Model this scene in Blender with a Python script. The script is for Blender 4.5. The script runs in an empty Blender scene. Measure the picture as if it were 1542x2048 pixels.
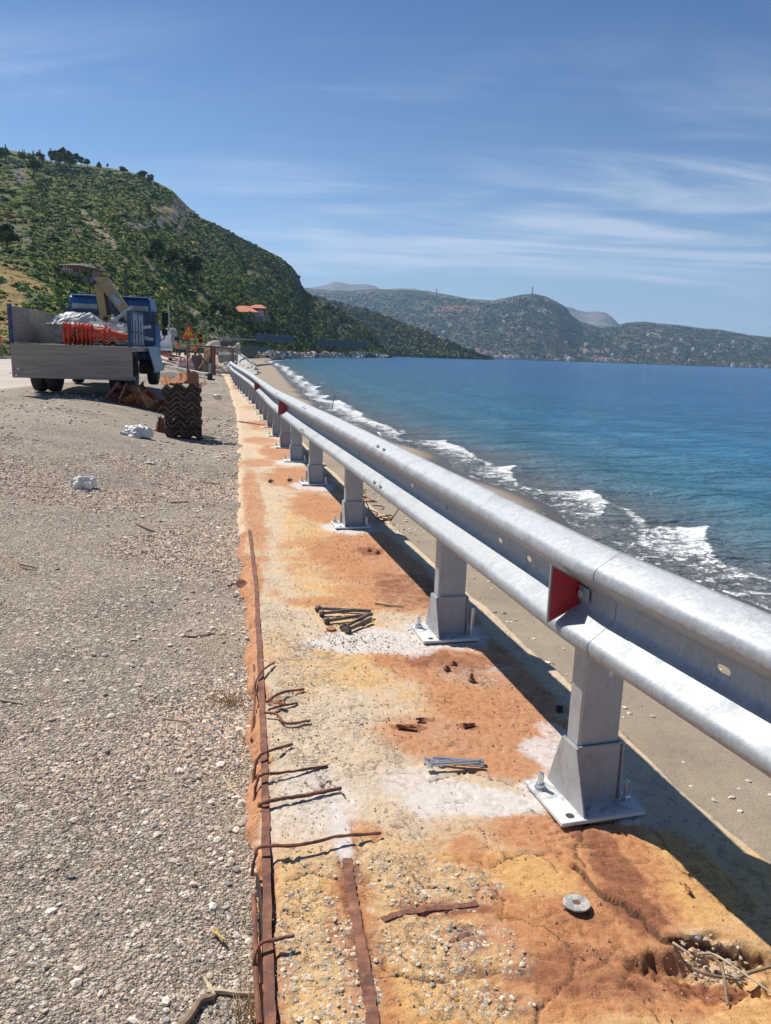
import bpy, bmesh, math, random
import numpy as np
from mathutils import Vector, Matrix
random.seed(7); rng = np.random.default_rng(7)
sc = bpy.context.scene; col = sc.collection
R_ = math.radians

# ------------------------------------------------------------------ camera
CF = 1540.0; PITCH = R_(11.57); ROLL = R_(2.0); H = 1.3
_F = np.array([0, math.cos(PITCH), -math.sin(PITCH)])
_R0 = np.array([1.0, 0, 0]); _U0 = np.cross(_R0, _F)
_R = _R0*math.cos(ROLL)+_U0*math.sin(ROLL); _U = -_R0*math.sin(ROLL)+_U0*math.cos(ROLL)
cam = bpy.data.cameras.new('camera'); camo = bpy.data.objects.new('camera', cam); col.objects.link(camo)
cam.sensor_fit = 'VERTICAL'; cam.sensor_height = 36; cam.lens = CF/2048*36
cam.clip_start = 0.05; cam.clip_end = 20000
camo.matrix_world = Matrix(((_R[0], _U[0], -_F[0], 0), (_R[1], _U[1], -_F[1], 0), (_R[2], _U[2], -_F[2], H), (0, 0, 0, 1)))
sc.camera = camo
def ray(x, y): return _F+_R*(x-771)/CF+_U*(1024-y)/CF
def gnd(x, y, z=0.0):
    d = ray(x, y); t = (z-H)/d[2]; return (d[0]*t, d[1]*t)
def at(x, y, Y):
    d = ray(x, y); t = Y/d[1]; return np.array([d[0]*t, Y, H+d[2]*t])

# ------------------------------------------------------------------ light
SUN_EL = R_(51); SUN_DIR = np.array([-0.74, 0.67])            # horizontal direction towards the sun
sc.view_settings.view_transform = 'Standard'; sc.view_settings.look = 'None'
sc.view_settings.exposure = 0.48; sc.view_settings.gamma = 1
sc.render.engine = 'CYCLES'; sc.cycles.volume_bounces = 0
w = bpy.data.worlds.new('World'); sc.world = w; w.use_nodes = True
nt = w.node_tree; nt.nodes.clear()
def wn(t, **k):
    n = nt.nodes.new(t)
    for a, b in k.items(): setattr(n, a, b)
    return n
sky = wn('ShaderNodeTexSky', sky_type='NISHITA', sun_disc=False, sun_elevation=SUN_EL)
sky.sun_rotation = math.atan2(SUN_DIR[0], SUN_DIR[1]); sky.altitude = 0; sky.air_density = 1.0; sky.dust_density = 0.25; sky.ozone_density = 3.0
bg = wn('ShaderNodeBackground'); out = wn('ShaderNodeOutputWorld')
bg.inputs['Strength'].default_value = 0.066
tc = wn('ShaderNodeTexCoord')
sep = wn('ShaderNodeSeparateXYZ'); nt.links.new(tc.outputs['Generated'], sep.inputs[0])
# project the view direction on a cloud deck, thin wind-drawn cirrus
def wm(op, a, b=None, clamp=False):
    n = wn('ShaderNodeMath', operation=op, use_clamp=clamp)
    for i, v in enumerate((a, b)):
        if v is None: continue
        if isinstance(v, (int, float)): n.inputs[i].default_value = v
        else: nt.links.new(v, n.inputs[i])
    return n.outputs[0]
zz = wm('ADD', wm('MAXIMUM', sep.outputs['Z'], 0.0), 0.12)
cx_ = wm('DIVIDE', sep.outputs['X'], zz); cy_ = wm('DIVIDE', sep.outputs['Y'], zz)
comb = wn('ShaderNodeCombineXYZ'); nt.links.new(cx_, comb.inputs[0]); nt.links.new(cy_, comb.inputs[1])
def cloud(rot, sx, sy, scale, lo, hi, offs=(0, 0, 0), detail=7, dist=0.9):
    mp = wn('ShaderNodeMapping'); mp.inputs['Rotation'].default_value = (0, 0, R_(rot)); mp.inputs['Scale'].default_value = (sx, sy, 1)
    mp.inputs['Location'].default_value = offs
    nt.links.new(comb.outputs[0], mp.inputs[0])
    nz = wn('ShaderNodeTexNoise'); nz.inputs['Scale'].default_value = scale; nz.inputs['Detail'].default_value = detail
    nz.inputs['Roughness'].default_value = 0.55; nz.inputs['Distortion'].default_value = dist
    nt.links.new(mp.outputs[0], nz.inputs[0])
    mr = wn('ShaderNodeMapRange', interpolation_type='SMOOTHSTEP'); mr.inputs[1].default_value = lo; mr.inputs[2].default_value = hi
    nt.links.new(nz.outputs[0], mr.inputs[0]); return mr.outputs[0]
c1 = cloud(-24, 0.30, 1.15, 1.05, 0.44, 0.68, (1.3, 0.4, 0), dist=2.2)
c2 = cloud(-36, 0.42, 1.5, 1.9, 0.42, 0.74, (4.2, 1.9, 0), dist=2.6)
c3 = cloud(-15, 0.35, 0.6, 0.7, 0.30, 0.60, (7.7, 2.2, 0), detail=3)
cm = wm('ADD', wm('MULTIPLY', c1, c3), wm('MULTIPLY', wm('MULTIPLY', c2, c3), 0.45), clamp=True)
fadeh = wn('ShaderNodeMapRange'); fadeh.inputs[1].default_value = 0.37; fadeh.inputs[2].default_value = 0.12
nt.links.new(sep.outputs['Z'], fadeh.inputs[0])
cm = wm('MULTIPLY', wm('MULTIPLY', cm, fadeh.outputs[0]), 0.74)
tint = wn('ShaderNodeMix', data_type='RGBA', blend_type='MULTIPLY'); tint.inputs[0].default_value = 1.0
nt.links.new(sky.outputs[0], tint.inputs['A']); tr = wn('ShaderNodeValToRGB'); tr.color_ramp.elements[0].position = .10; tr.color_ramp.elements[0].color = (.80, .93, 1.04, 1); tr.color_ramp.elements[1].position = .40; tr.color_ramp.elements[1].color = (.28, .52, .78, 1); nt.links.new(sep.outputs['Z'], tr.inputs[0]); nt.links.new(tr.outputs[0], tint.inputs['B'])
hzn = wn('ShaderNodeMapRange', interpolation_type='SMOOTHSTEP'); hzn.inputs[1].default_value = .22; hzn.inputs[2].default_value = -.02; hzn.inputs[4].default_value = .85; nt.links.new(sep.outputs['Z'], hzn.inputs[0])
hm_ = wn('ShaderNodeMix', data_type='RGBA'); nt.links.new(hzn.outputs[0], hm_.inputs[0]); nt.links.new(tint.outputs['Result'], hm_.inputs['A']); hm_.inputs['B'].default_value = (4.4, 6.2, 8.6, 1)
mx = wn('ShaderNodeMix', data_type='RGBA')
nt.links.new(cm, mx.inputs[0]); nt.links.new(hm_.outputs['Result'], mx.inputs['A']); mx.inputs['B'].default_value = (8.2, 9.0, 10.4, 1)
nt.links.new(mx.outputs['Result'], bg.inputs['Color']); nt.links.new(bg.outputs[0], out.inputs[0])
sl = bpy.data.lights.new('sun', 'SUN'); sl.energy = 4.6; sl.angle = R_(0.53); sl.color = (1.0, 0.945, 0.86)
so = bpy.data.objects.new('sun', sl); col.objects.link(so)
sd = SUN_DIR/np.linalg.norm(SUN_DIR)
tosun = Vector((sd[0]*math.cos(SUN_EL), sd[1]*math.cos(SUN_EL), math.sin(SUN_EL)))
so.rotation_euler = tosun.to_track_quat('Z', 'Y').to_euler(); so.location = (-20, 20, 40)

# ------------------------------------------------------------------ helpers
def tag(o, label=None, cat=None, group=None, kind=None):
    if label: o['label'] = label; o['kind'] = 'thing'
    if cat: o['category'] = cat
    if group: o['group'] = group
    if kind: o['kind'] = kind
    return o
def empty(name, loc, rz=0, label=None, cat=None, group=None):
    o = bpy.data.objects.new(name, None); col.objects.link(o); o.location = loc; o.rotation_euler = (0, 0, rz)
    o.empty_display_size = 0.1
    return tag(o, label, cat, group)
def npmesh(name, V, Fq, mats, parent=None, smooth=False, attrs=None, midx=None):
    """V (n,3); Fq list of int arrays (k,3)/(k,4)"""
    me = bpy.data.meshes.new(name); V = np.asarray(V, dtype=np.float32)
    if not isinstance(Fq, (list, tuple)): Fq = [Fq]
    Fq = [np.asarray(f, dtype=np.int32) for f in Fq if len(f)]
    loops = np.concatenate([f.ravel() for f in Fq]); tot = np.concatenate([np.full(len(f), f.shape[1], dtype=np.int32) for f in Fq])
    st = np.concatenate([[0], np.cumsum(tot)[:-1]]).astype(np.int32)
    me.vertices.add(len(V)); me.vertices.foreach_set('co', V.ravel())
    me.loops.add(len(loops)); me.loops.foreach_set('vertex_index', loops)
    me.polygons.add(len(tot)); me.polygons.foreach_set('loop_start', st); me.polygons.foreach_set('loop_total', tot)
    if midx is not None: me.polygons.foreach_set('material_index', np.asarray(midx, dtype=np.int32))
    me.update(calc_edges=True); me.validate()
    me.polygons.foreach_set('use_smooth', np.full(len(me.polygons), smooth))
    if attrs:
        for k, a in attrs.items():
            a = np.asarray(a, dtype=np.float32)
            if a.ndim == 1:
                at_ = me.attributes.new(k, 'FLOAT', 'POINT'); at_.data.foreach_set('value', a)
            else:
                at_ = me.attributes.new(k, 'FLOAT_COLOR', 'POINT')
                if a.shape[1] == 3: a = np.concatenate([a, np.ones((len(a), 1), np.float32)], 1)
                at_.data.foreach_set('color', a.ravel())
    for m in (mats if isinstance(mats, (list, tuple)) else [mats]): me.materials.append(m)
    o = bpy.data.objects.new(name, me); col.objects.link(o)
    if parent: o.parent = parent
    return o
class MB:
    def __init__(s): s.v = []; s.f = []; s.m = []; s.cur = 0
    def add(s, vs, fs):
        n = len(s.v); s.v += [tuple(map(float, p)) for p in vs]; s.f += [tuple(i+n for i in f) for f in fs]; s.m += [s.cur]*len(fs)
    def box(s, c, d, rot=None, bev=0.0):
        """box centre c, full size d; bev chamfers the vertical-ish edges"""
        x, y, z = [q/2 for q in d]; b = min(bev, x*0.9, y*0.9, z*0.9)
        if b <= 0:
            P = [(-x,-y,-z),(x,-y,-z),(x,y,-z),(-x,y,-z),(-x,-y,z),(x,-y,z),(x,y,z),(-x,y,z)]
            Fs = [(3,2,1,0),(4,5,6,7),(0,1,5,4),(1,2,6,5),(2,3,7,6),(3,0,4,7)]
        else:
            bm = bmesh.new(); bmesh.ops.create_cube(bm, size=1)
            for v in bm.verts: v.co = Vector((v.co.x*2*x, v.co.y*2*y, v.co.z*2*z))
            bmesh.ops.bevel(bm, geom=list(bm.edges)+list(bm.verts), offset=b, segments=1, affect='EDGES')
            bm.verts.index_update(); P = [tuple(v.co) for v in bm.verts]; Fs = [tuple(v.index for v in f.verts) for f in bm.faces]; bm.free()
        M = Matrix.Identity(3) if rot is None else (rot if isinstance(rot, Matrix) else Matrix.Rotation(rot, 3, 'Z'))
        s.add([M @ Vector(p)+Vector(c) for p in P], Fs)
    def tube(s, pts, r, n=8, caps=True):
        pts = [Vector(p) for p in pts]; rs = r if isinstance(r, (list, tuple)) else [r]*len(pts); V = []
        up = None
        for i, p in enumerate(pts):
            d = (pts[min(i+1, len(pts)-1)]-pts[max(i-1, 0)]).normalized()
            if up is None: up = Vector((0, 0, 1)) if abs(d.z) < 0.9 else Vector((1, 0, 0))
            a = d.cross(up).normalized(); b = a.cross(d).normalized(); up = b
            for k in range(n):
                t = 2*math.pi*k/n; V.append(p+a*math.cos(t)*rs[i]+b*math.sin(t)*rs[i])
        Fs = [(i*n+k, i*n+(k+1) % n, (i+1)*n+(k+1) % n, (i+1)*n+k) for i in range(len(pts)-1) for k in range(n)]
        if caps: Fs += [tuple(range(n-1, -1, -1)), tuple((len(pts)-1)*n+k for k in range(n))]
        s.add(V, Fs)
    def lathe(s, prof, c=(0, 0, 0), n=20, axis='Z', M=None):
        V = []
        for r, z in prof:
            for k in range(n):
                t = 2*math.pi*k/n; V.append(Vector((r*math.cos(t), r*math.sin(t), z)))
        if axis == 'X': V = [Vector((p.z, p.y, -p.x)) for p in V]
        if axis == 'Y': V = [Vector((p.x, p.z, -p.y)) for p in V]
        if M is not None: V = [M @ p for p in V]
        V = [p+Vector(c) for p in V]
        Fs = [(i*n+k, i*n+(k+1) % n, (i+1)*n+(k+1) % n, (i+1)*n+k) for i in range(len(prof)-1) for k in range(n)]
        if prof[0][0] > 1e-5: Fs.append(tuple(range(n-1, -1, -1)))
        if prof[-1][0] > 1e-5: Fs.append(tuple((len(prof)-1)*n+k for k in range(n)))
        s.add(V, Fs)
    def prism(s, poly, z0, z1, M=None):
        n = len(poly); V = [Vector((x, y, z0)) for x, y in poly]+[Vector((x, y, z1)) for x, y in poly]
        if M is not None: V = [M @ p for p in V]
        s.add(V, [tuple(range(n-1, -1, -1)), tuple(range(n, 2*n))]+[(i, (i+1) % n, n+(i+1) % n, n+i) for i in range(n)])
    def build(s, name, mats, parent=None, smooth=False):
        me = bpy.data.meshes.new(name); me.from_pydata(s.v, [], s.f); me.validate()
        bm = bmesh.new(); bm.from_mesh(me); bmesh.ops.recalc_face_normals(bm, faces=bm.faces); bm.to_mesh(me); bm.free()
        for m in (mats if isinstance(mats, (list, tuple)) else [mats]): me.materials.append(m)
        if len(me.polygons) == len(s.m): me.polygons.foreach_set('material_index', s.m)
        if smooth:
            me.polygons.foreach_set('use_smooth', [True]*len(me.polygons))
            try: me.set_sharp_from_angle(angle=R_(38))
            except Exception: pass
        o = bpy.data.objects.new(name, me); col.objects.link(o)
        if parent: o.parent = parent
        return o
def copy_tree(o, parent=None):
    c = o.copy(); col.objects.link(c); c.parent = parent
    for ch in [q for q in list(col.objects) if q.parent == o]: copy_tree(ch, c)
    return c
# value noise in numpy
_perm = rng.permutation(65536).astype(np.int64)
def vnoise(x, y, seed=0):
    x = np.asarray(x, float); y = np.asarray(y, float)
    xi = np.floor(x).astype(np.int64); yi = np.floor(y).astype(np.int64); xf = x-xi; yf = y-yi
    u = xf*xf*(3-2*xf); v = yf*yf*(3-2*yf)
    def h(a, b): return _perm[(a*7919+b*104729+seed*1299721) & 65535]/65535.0
    return (h(xi, yi)*(1-u)+h(xi+1, yi)*u)*(1-v)+(h(xi, yi+1)*(1-u)+h(xi+1, yi+1)*u)*v
def fbm(x, y, o=4, seed=0):
    a = 0.5; s = 0; f = 1.0; t = 0
    for i in range(o): s = s+a*vnoise(x*f, y*f, seed+i*13); t += a; a *= 0.5; f *= 2.03
    return s/t                      # 0..1
def sstep(a, b, x):
    t = np.clip((x-a)/(b-a), 0, 1); return t*t*(3-2*t)
def grid_faces(nr, nc):
    i = np.arange(nr-1)[:, None]*nc+np.arange(nc-1)[None, :]
    return np.stack([i, i+1, i+nc+1, i+nc], -1).reshape(-1, 4)

# ------------------------------------------------------------------ node material mini language
class Mat:
    def __init__(s, name):
        s.m = bpy.data.materials.new(name); s.m.use_nodes = True; s.t = s.m.node_tree; s.t.nodes.clear()
        s.o = s.n('ShaderNodeOutputMaterial'); s.b = s.n('ShaderNodeBsdfPrincipled'); s.t.links.new(s.b.outputs[0], s.o.inputs[0])
        s.tc = s.n('ShaderNodeTexCoord')
    def n(s, t, **k):
        q = s.t.nodes.new(t)
        for a, b in k.items(): setattr(q, a, b)
        return q
    def put(s, sock, v):
        if isinstance(v, (int, float)): sock.default_value = v
        elif isinstance(v, (tuple, list)): sock.default_value = (tuple(v)+(1,)) if (len(v) == 3 and sock.type == 'RGBA') else tuple(v)
        else: s.t.links.new(v, sock)
    def co(s, space='Object', scale=(1, 1, 1), rot=(0, 0, 0)):
        c = s.tc.outputs[space]
        if scale == (1, 1, 1) and rot == (0, 0, 0): return c
        mp = s.n('ShaderNodeMapping'); mp.inputs['Scale'].default_value = scale; mp.inputs['Rotation'].default_value = rot
        s.t.links.new(c, mp.inputs[0]); return mp.outputs[0]
    def noise(s, scale, detail=4, rough=0.55, co=None, dist=0.0, color=False):
        q = s.n('ShaderNodeTexNoise'); q.inputs['Scale'].default_value = scale; q.inputs['Detail'].default_value = detail
        q.inputs['Roughness'].default_value = rough; q.inputs['Distortion'].default_value = dist
        s.put(q.inputs['Vector'], co if co is not None else s.co()); return q.outputs[1 if color else 0]
    def vor(s, scale, co=None, feature='F1', out=0, rnd=1.0):
        q = s.n('ShaderNodeTexVoronoi', feature=feature); q.inputs['Scale'].default_value = scale; q.inputs['Randomness'].default_value = rnd
        s.put(q.inputs['Vector'], co if co is not None else s.co()); return q.outputs[out]
    def ramp(s, fac, stops, interp='LINEAR'):
        q = s.n('ShaderNodeValToRGB'); q.color_ramp.interpolation = interp; e = q.color_ramp.elements
        while len(e) < len(stops): e.new(0.5)
        for i, (p, c) in enumerate(stops):
            e[i].position = p; e[i].color = (c, c, c, 1) if isinstance(c, (int, float)) else tuple(c)+(1,)
        s.put(q.inputs[0], fac); return q.outputs[0]
    def mr(s, v, a, b, c=0.0, d=1.0, smooth=True):
        q = s.n('ShaderNodeMapRange', interpolation_type='SMOOTHSTEP' if smooth else 'LINEAR')
        s.put(q.inputs[0], v)
        for i, x in enumerate((a, b, c, d)): q.inputs[i+1].default_value = x
        return q.outputs[0]
    def math(s, op, a, b=0.0, clamp=False):
        q = s.n('ShaderNodeMath', operation=op, use_clamp=clamp); s.put(q.inputs[0], a); s.put(q.inputs[1], b); return q.outputs[0]
    def mix(s, f, a, b, mode='MIX'):
        q = s.n('ShaderNodeMix', data_type='RGBA', blend_type=mode); s.put(q.inputs[0], f); s.put(q.inputs['A'], a); s.put(q.inputs['B'], b); return q.outputs['Result']
    def attr(s, name, out='Fac'):
        q = s.n('ShaderNodeAttribute', attribute_name=name); return q.outputs[out]
    def sepc(s, c):
        q = s.n('ShaderNodeSeparateColor'); s.put(q.inputs[0], c); return q.outputs
    def bump(s, h, dist, strength=1.0, normal=None):
        q = s.n('ShaderNodeBump'); q.inputs['Strength'].default_value = strength; q.inputs['Distance'].default_value = dist
        s.put(q.inputs['Height'], h)
        if normal is not None: s.put(q.inputs['Normal'], normal)
        return q.outputs[0]
    def done(s, color=None, rough=None, metal=None, normal=None, spec=None, **k):
        b = s.b.inputs
        if color is not None: s.put(b['Base Color'], color)
        if rough is not None: s.put(b['Roughness'], rough)
        if metal is not None: s.put(b['Metallic'], metal)
        if normal is not None: s.put(b['Normal'], normal)
        if spec is not None: s.put(b['Specular IOR Level'], spec)
        for a, v in k.items(): s.put(b[a], v)
        return s.m
def simple(name, c, rough=0.7, metal=0.0, var=0.25, scale=6.0, bump=0.0, bscale=40, dirt=None):
    """a painted/plain surface with uneven tone, a little dirt and relief"""
    m = Mat(name); n = m.noise(scale, 5, 0.6)
    hi = tuple(min(1, x*(1+var)) for x in c); lo = tuple(x*(1-var) for x in c)
    cc = m.ramp(n, [(0.3, lo), (0.7, hi)])
    if dirt: cc = m.mix(m.mr(m.noise(scale*2.3, 6, 0.65), 0.52, 0.68, 0, 0.8), cc, dirt)
    nm = m.bump(m.noise(bscale, 4), bump, 0.6) if bump else None
    return m.done(cc, rough, metal, nm)
# ------------------------------------------------------------------ plan of the wall (from the photograph, in metres)
def zdip(Y): return np.interp(Y, [0, 6, 9, 12, 17, 22, 28, 36], [0, 0, -.03, -.08, -.12, -.10, -.05, 0])
def g2(x, y, it=3):
    z = 0.0
    for _ in range(it):
        p = gnd(x, y, z); z = float(zdip(p[1]))
    return p
LP = [g2(*p) for p in [(522, 2048), (507, 1700), (499, 1350), (487, 1130), (478, 1020), (476, 940), (478, 880), (474, 840), (466, 800), (457, 770), (448, 752)]]
LY = np.array([-3.0, 0.4]+[p[1] for p in LP]+[60, 90, 132, 205, 352, 600]); LX = np.array([0.95, 0.03]+[p[0] for p in LP]+[-13.6, -20.5, -29, -46, -60, -60])
POST_PX = [(1185, 1598), (895, 1268), (708, 1052), (632, 968), (587, 922), (572, 895), (557, 872), (543, 854), (533, 840), (526, 828), (518, 818), (509, 807), (501, 800), (496, 793), (490, 787), (484, 782), (479, 777), (474, 771), (470, 766), (467, 760), (464, 754)]
PP = [g2(*p) for p in POST_PX]
PY = np.array([p[1] for p in PP]); PX = np.array([p[0] for p in PP])
# smooth the post line
PX[0] = .640
cs = np.polyfit(PY, PX, 6); 
def postX(Y): return float(np.polyval(cs, Y)) if Y > PY[0] else float(np.polyval(cs, PY[0])-(Y-PY[0])*0.30)
def postD(Y): return float(np.polyval(np.polyder(cs), max(Y, PY[0])) if Y > PY[0] else -.30)
def XL(Y): return np.interp(Y, LY, LX)
def XR(Y):
    Y = np.atleast_1d(np.asarray(Y, float)); return np.array([postX(y) for y in Y])+0.36
def zg(X, Y):
    """height of the verge and road surface"""
    d = XL(Y)-X
    base = np.interp(d, [-1, -.4, 0, .35, 1.1, 2.2, 3.0, 5.5, 8, 12, 16, 60], [-.25, -.14, -.055, -.045, -.0, .17, .245, .28, .28, .16, .08, .0])
    return base+sstep(5, 9, Y)*.14*(fbm(np.asarray(Y)*1.6, np.asarray(X)*3, 4, 57)-.40)*np.interp(d, [-.5, -.2, .25, .6], [0, 1, 1, 0])+zdip(Y)*np.interp(d, [0, 3], [1, 0])

# ------------------------------------------------------------------ materials: metals, rust, concrete
def galv_mat(name, tint=(0.56, 0.58, 0.60), warm=0.0):
    m = Mat(name); g = m.co('Generated'); o = m.co('Object')
    n1 = m.noise(9, 6, 0.62, co=o, dist=0.4); v = m.vor(95, co=o, out=1); vs = m.sepc(v)[0]
    n2 = m.noise(55, 5, 0.7, co=m.co('Object', (1, .35, 1)))
    c = m.ramp(n1, [(0.3, tuple(t*0.78 for t in tint)), (0.52, tint), (0.72, tuple(min(1, t*1.18) for t in tint))])
    c = m.mix(m.mr(vs, 0, 1, 0, 0.20), c, (0.46, 0.48, 0.51))
    c = m.mix(m.mr(n2, 0.56, 0.74, 0, 0.5), c, (0.50, 0.50, 0.47))
    c = m.mix(m.mr(m.noise(3.1, 6, 0.7, co=o, dist=1.5), 0.60, 0.74, 0, 0.55 if not warm else 0.8), c, (0.48, 0.42, 0.33))
    c = m.mix(m.mr(m.noise(17, 5, 0.7, co=m.co('Object', (.3, .08, 1.0))), 0.60, 0.68, 0, 0.45), c, (0.24, 0.25, 0.26)); c = m.mix(m.mr(m.noise(70, 4, .75, co=m.co('Object', (1, 1.6, .45)), dist=.6), .40, .66, 0, .5), c, (.43, .45, .47)); c = m.mix(m.mr(m.noise(26, 6, .8, co=m.co('Object', (1, 1, .5))), .58, .64, 0, .35), c, (.22, .22, .22))
    c = m.mix(m.mr(m.noise(2.2, 8, 0.75, co=o), 0.655, 0.70, 0, 0.6), c, (0.30, 0.22, 0.16))
    r = m.mr(n1, 0.3, 0.75, 0.50, 0.72)
    return m.done(c, r, 0.35, m.bump(m.math('ADD', m.noise(30, 5, 0.6), m.math('MULTIPLY', n2, 0.4)), 0.0035, 0.5))
M_galv = galv_mat('galvanised_steel', (0.30, 0.315, 0.335), 1); M_post = galv_mat('post_steel', (0.37, 0.37, 0.37))
def rust_mat(name, a=(0.19, 0.080, 0.052), b=(0.36, 0.16, 0.085), c=(0.085, 0.040, 0.030)):
    m = Mat(name); n = m.noise(14, 7, 0.65)
    cc = m.ramp(n, [(0.28, c), (0.5, a), (0.72, b)]); cc = m.mix(m.mr(m.noise(60, 4), 0.55, 0.7, 0, 0.5), cc, b)
    return m.done(cc, 0.9, 0.0, m.bump(m.noise(90, 5, 0.7), 0.002, 0.7))
M_rust = rust_mat('rusty_iron'); M_rustb = rust_mat('orange_rust', (0.42, 0.17, 0.07), (0.60, 0.30, 0.13), (0.22, 0.08, 0.04)); M_rustd = rust_mat('dark_rust', (0.035, 0.024, 0.020), (0.075, 0.042, 0.03), (0.016, 0.012, 0.012))
def plate_mat():
    m = Mat('dusty_base_plate'); n = m.noise(11, 6, 0.65, dist=1.0)
    c = m.mix(m.mr(n, 0.50, 0.60, 0, 0.95), (0.66, 0.64, 0.61), (0.38, 0.40, 0.41))
    return m.done(c, 0.75, 0.1, m.bump(m.noise(40, 4), 0.003, 0.5))
M_plate = plate_mat()
M_zinc = simple('zinc_bolt', (0.62, 0.64, 0.66), 0.32, 0.85, 0.12, 40)
M_steeld = simple('old_dark_bolt', (0.17, 0.14, 0.12), 0.6, 0.35, 0.35, 40, dirt=(0.30, 0.22, 0.16), bump=.001)

def wall_mat():
    m = Mat('rust_stained_concrete'); A = m.attr('stain', 'Color'); B = m.attr('wear', 'Color')
    a = m.sepc(A); b = m.sepc(B)      # a: rust, deep rust, ochre ; b: white dust, exposed stones, crack dirt
    P = m.co('Object')
    nf = m.noise(38, 8, 0.7, co=P); nm_ = m.noise(9, 7, 0.65, co=P, dist=0.6); ng = m.noise(150, 5, 0.75, co=P); n3 = m.noise(3.0, 6, 0.6, co=P, dist=1.0)
    base = m.ramp(nm_, [(0.25, (0.48, 0.365, 0.25)), (0.45, (0.60, 0.48, 0.345)), (0.62, (0.66, 0.55, 0.415)), (0.8, (0.71, 0.62, 0.49))])
    def thr(mask, noise, k=0.55, w=0.30):
        k = k*1.15
        q = m.math('ADD', mask, m.math('MULTIPLY', m.math('SUBTRACT', noise, 0.5), k)); return m.mr(q, 0.5-w, 0.5+w)
    och = m.ramp(nf, [(0.3, (0.55, 0.26, 0.055)), (0.55, (0.70, 0.40, 0.11)), (0.75, (0.78, 0.53, 0.20))])
    c = m.mix(m.math('MULTIPLY', thr(a[2], nm_, 0.9, 0.34), 0.85), base, och)
    rst = m.ramp(nf, [(0.25, (0.34, 0.115, 0.045)), (0.5, (0.50, 0.205, 0.085)), (0.75, (0.60, 0.31, 0.15))])
    c = m.mix(m.math('MULTIPLY', thr(a[0], m.math('ADD', m.math('MULTIPLY', nm_, 0.6), m.math('MULTIPLY', n3, 0.4)), 1.0, 0.36), 0.88), c, rst)
    dp = m.ramp(nf, [(0.3, (0.17, 0.055, 0.03)), (0.7, (0.34, 0.12, 0.05))])
    c = m.mix(m.math('MULTIPLY', thr(a[1], nm_, 1.1, 0.28), 0.9), c, dp)
    # exposed stones in the broken concrete
    mpv = m.n('ShaderNodeVectorMath', operation='ADD'); m.put(mpv.inputs[0], P); dv_ = m.n('ShaderNodeVectorMath', operation='SCALE'); m.put(dv_.inputs[0], m.noise(45, 4, .6, co=P, color=True)); dv_.inputs['Scale'].default_value = .030; m.put(mpv.inputs[1], dv_.outputs[0]); Q = mpv.outputs[0]
    vc = m.vor(62, co=Q, out=1); vd = m.vor(62, co=Q, out=0); gs = m.sepc(vc)
    stone = m.ramp(gs[0], [(0.0, (0.24, 0.225, 0.20)), (0.35, (0.38, 0.34, 0.285)), (0.7, (0.54, 0.47, 0.375)), (0.9, (0.64, 0.58, 0.48))])
    sm = m.math('MULTIPLY', m.mr(vd, 0.50, 0.30), m.mr(gs[1], 0.45, 0.60)); sm = m.math('MULTIPLY', sm, m.mr(b[1], 0.15, 0.6)); 
    c = m.mix(m.math('MULTIPLY', b[1], 0.45), c, m.mix(0.5, c, (0.64, 0.56, 0.44), 'MIX'))
    c = m.mix(m.math('MULTIPLY', sm, 0.62), c, stone)
    # small dark pits and grains everywhere
    c = m.mix(m.mr(ng, 0.56, 0.68, 0, 0.60), c, (0.16, 0.095, 0.055)); c = m.mix(m.mr(m.noise(330, 3, .7, co=P), .42, .30, 0, .45), c, (.72, .62, .48)); c = m.mix(m.mr(m.noise(24, 8, .8, co=P, dist=.8), .58, .68, 0, .32), c, (.34, .20, .11))
    c = m.mix(m.mr(m.noise(70, 6, 0.7, co=m.co('Object', (1, 1.0, 1))), 0.64, 0.70, 0, 0.75), c, (0.13, 0.065, 0.035))
    wh = m.ramp(nf, [(0.3, (0.52, 0.46, 0.42)), (0.7, (0.70, 0.65, 0.61))])
    c = m.mix(m.math('MULTIPLY', thr(b[0], m.math('ADD', m.math('MULTIPLY', nf, 0.5), m.math('MULTIPLY', nm_, 0.5)), 1.1, 0.25), 0.9), c, wh)
    rl = m.math('ABSOLUTE', m.math('SUBTRACT', m.noise(9, 5, .62, co=Q, dist=.8), .5)); rl2 = m.math('ABSOLUTE', m.math('SUBTRACT', m.noise(30, 4, .6, co=P, dist=.6), .5)); rmk = m.math('MULTIPLY', m.mr(m.noise(4.2, 5, .65, co=P), .44, .60), m.math('ADD', m.math('MULTIPLY', b[1], .75), .25)); cl_ = m.math('MAXIMUM', m.mr(rl, .010, .003), m.math('MULTIPLY', m.mr(rl2, .014, .004), m.mr(b[1], .3, .8))); cl_ = m.math('MULTIPLY', cl_, rmk); c = m.mix(m.math('MULTIPLY', cl_, .85), c, (.15, .085, .045)); sp = m.noise(95, 3, .6, co=P); spm = m.math('MULTIPLY', m.mr(sp, .62, .68), m.mr(m.noise(5, 4, .6, co=P), .42, .62, .15, 1)); c = m.mix(m.math('MULTIPLY', spm, .8), c, (.14, .065, .035))
    c = m.mix(m.mr(b[2], 0.25, 0.8, 0, 0.85), c, (0.13, 0.075, 0.045))
    h = m.math('ADD', m.math('MULTIPLY', nf, .8), m.math('MULTIPLY', ng, 0.6)); vv_ = m.vor(85, co=Q, feature='DISTANCE_TO_EDGE'); h = m.math('ADD', h, m.math('MULTIPLY', m.mr(vv_, 0, .12), .07)); h = m.math('ADD', h, m.math('MULTIPLY', sm, 0.35)); h = m.math('SUBTRACT', h, m.math('MULTIPLY', cl_, .9))
    h = m.math('MULTIPLY', h, m.math('SUBTRACT', 1.0, m.math('MULTIPLY', b[0], .75)))
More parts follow.
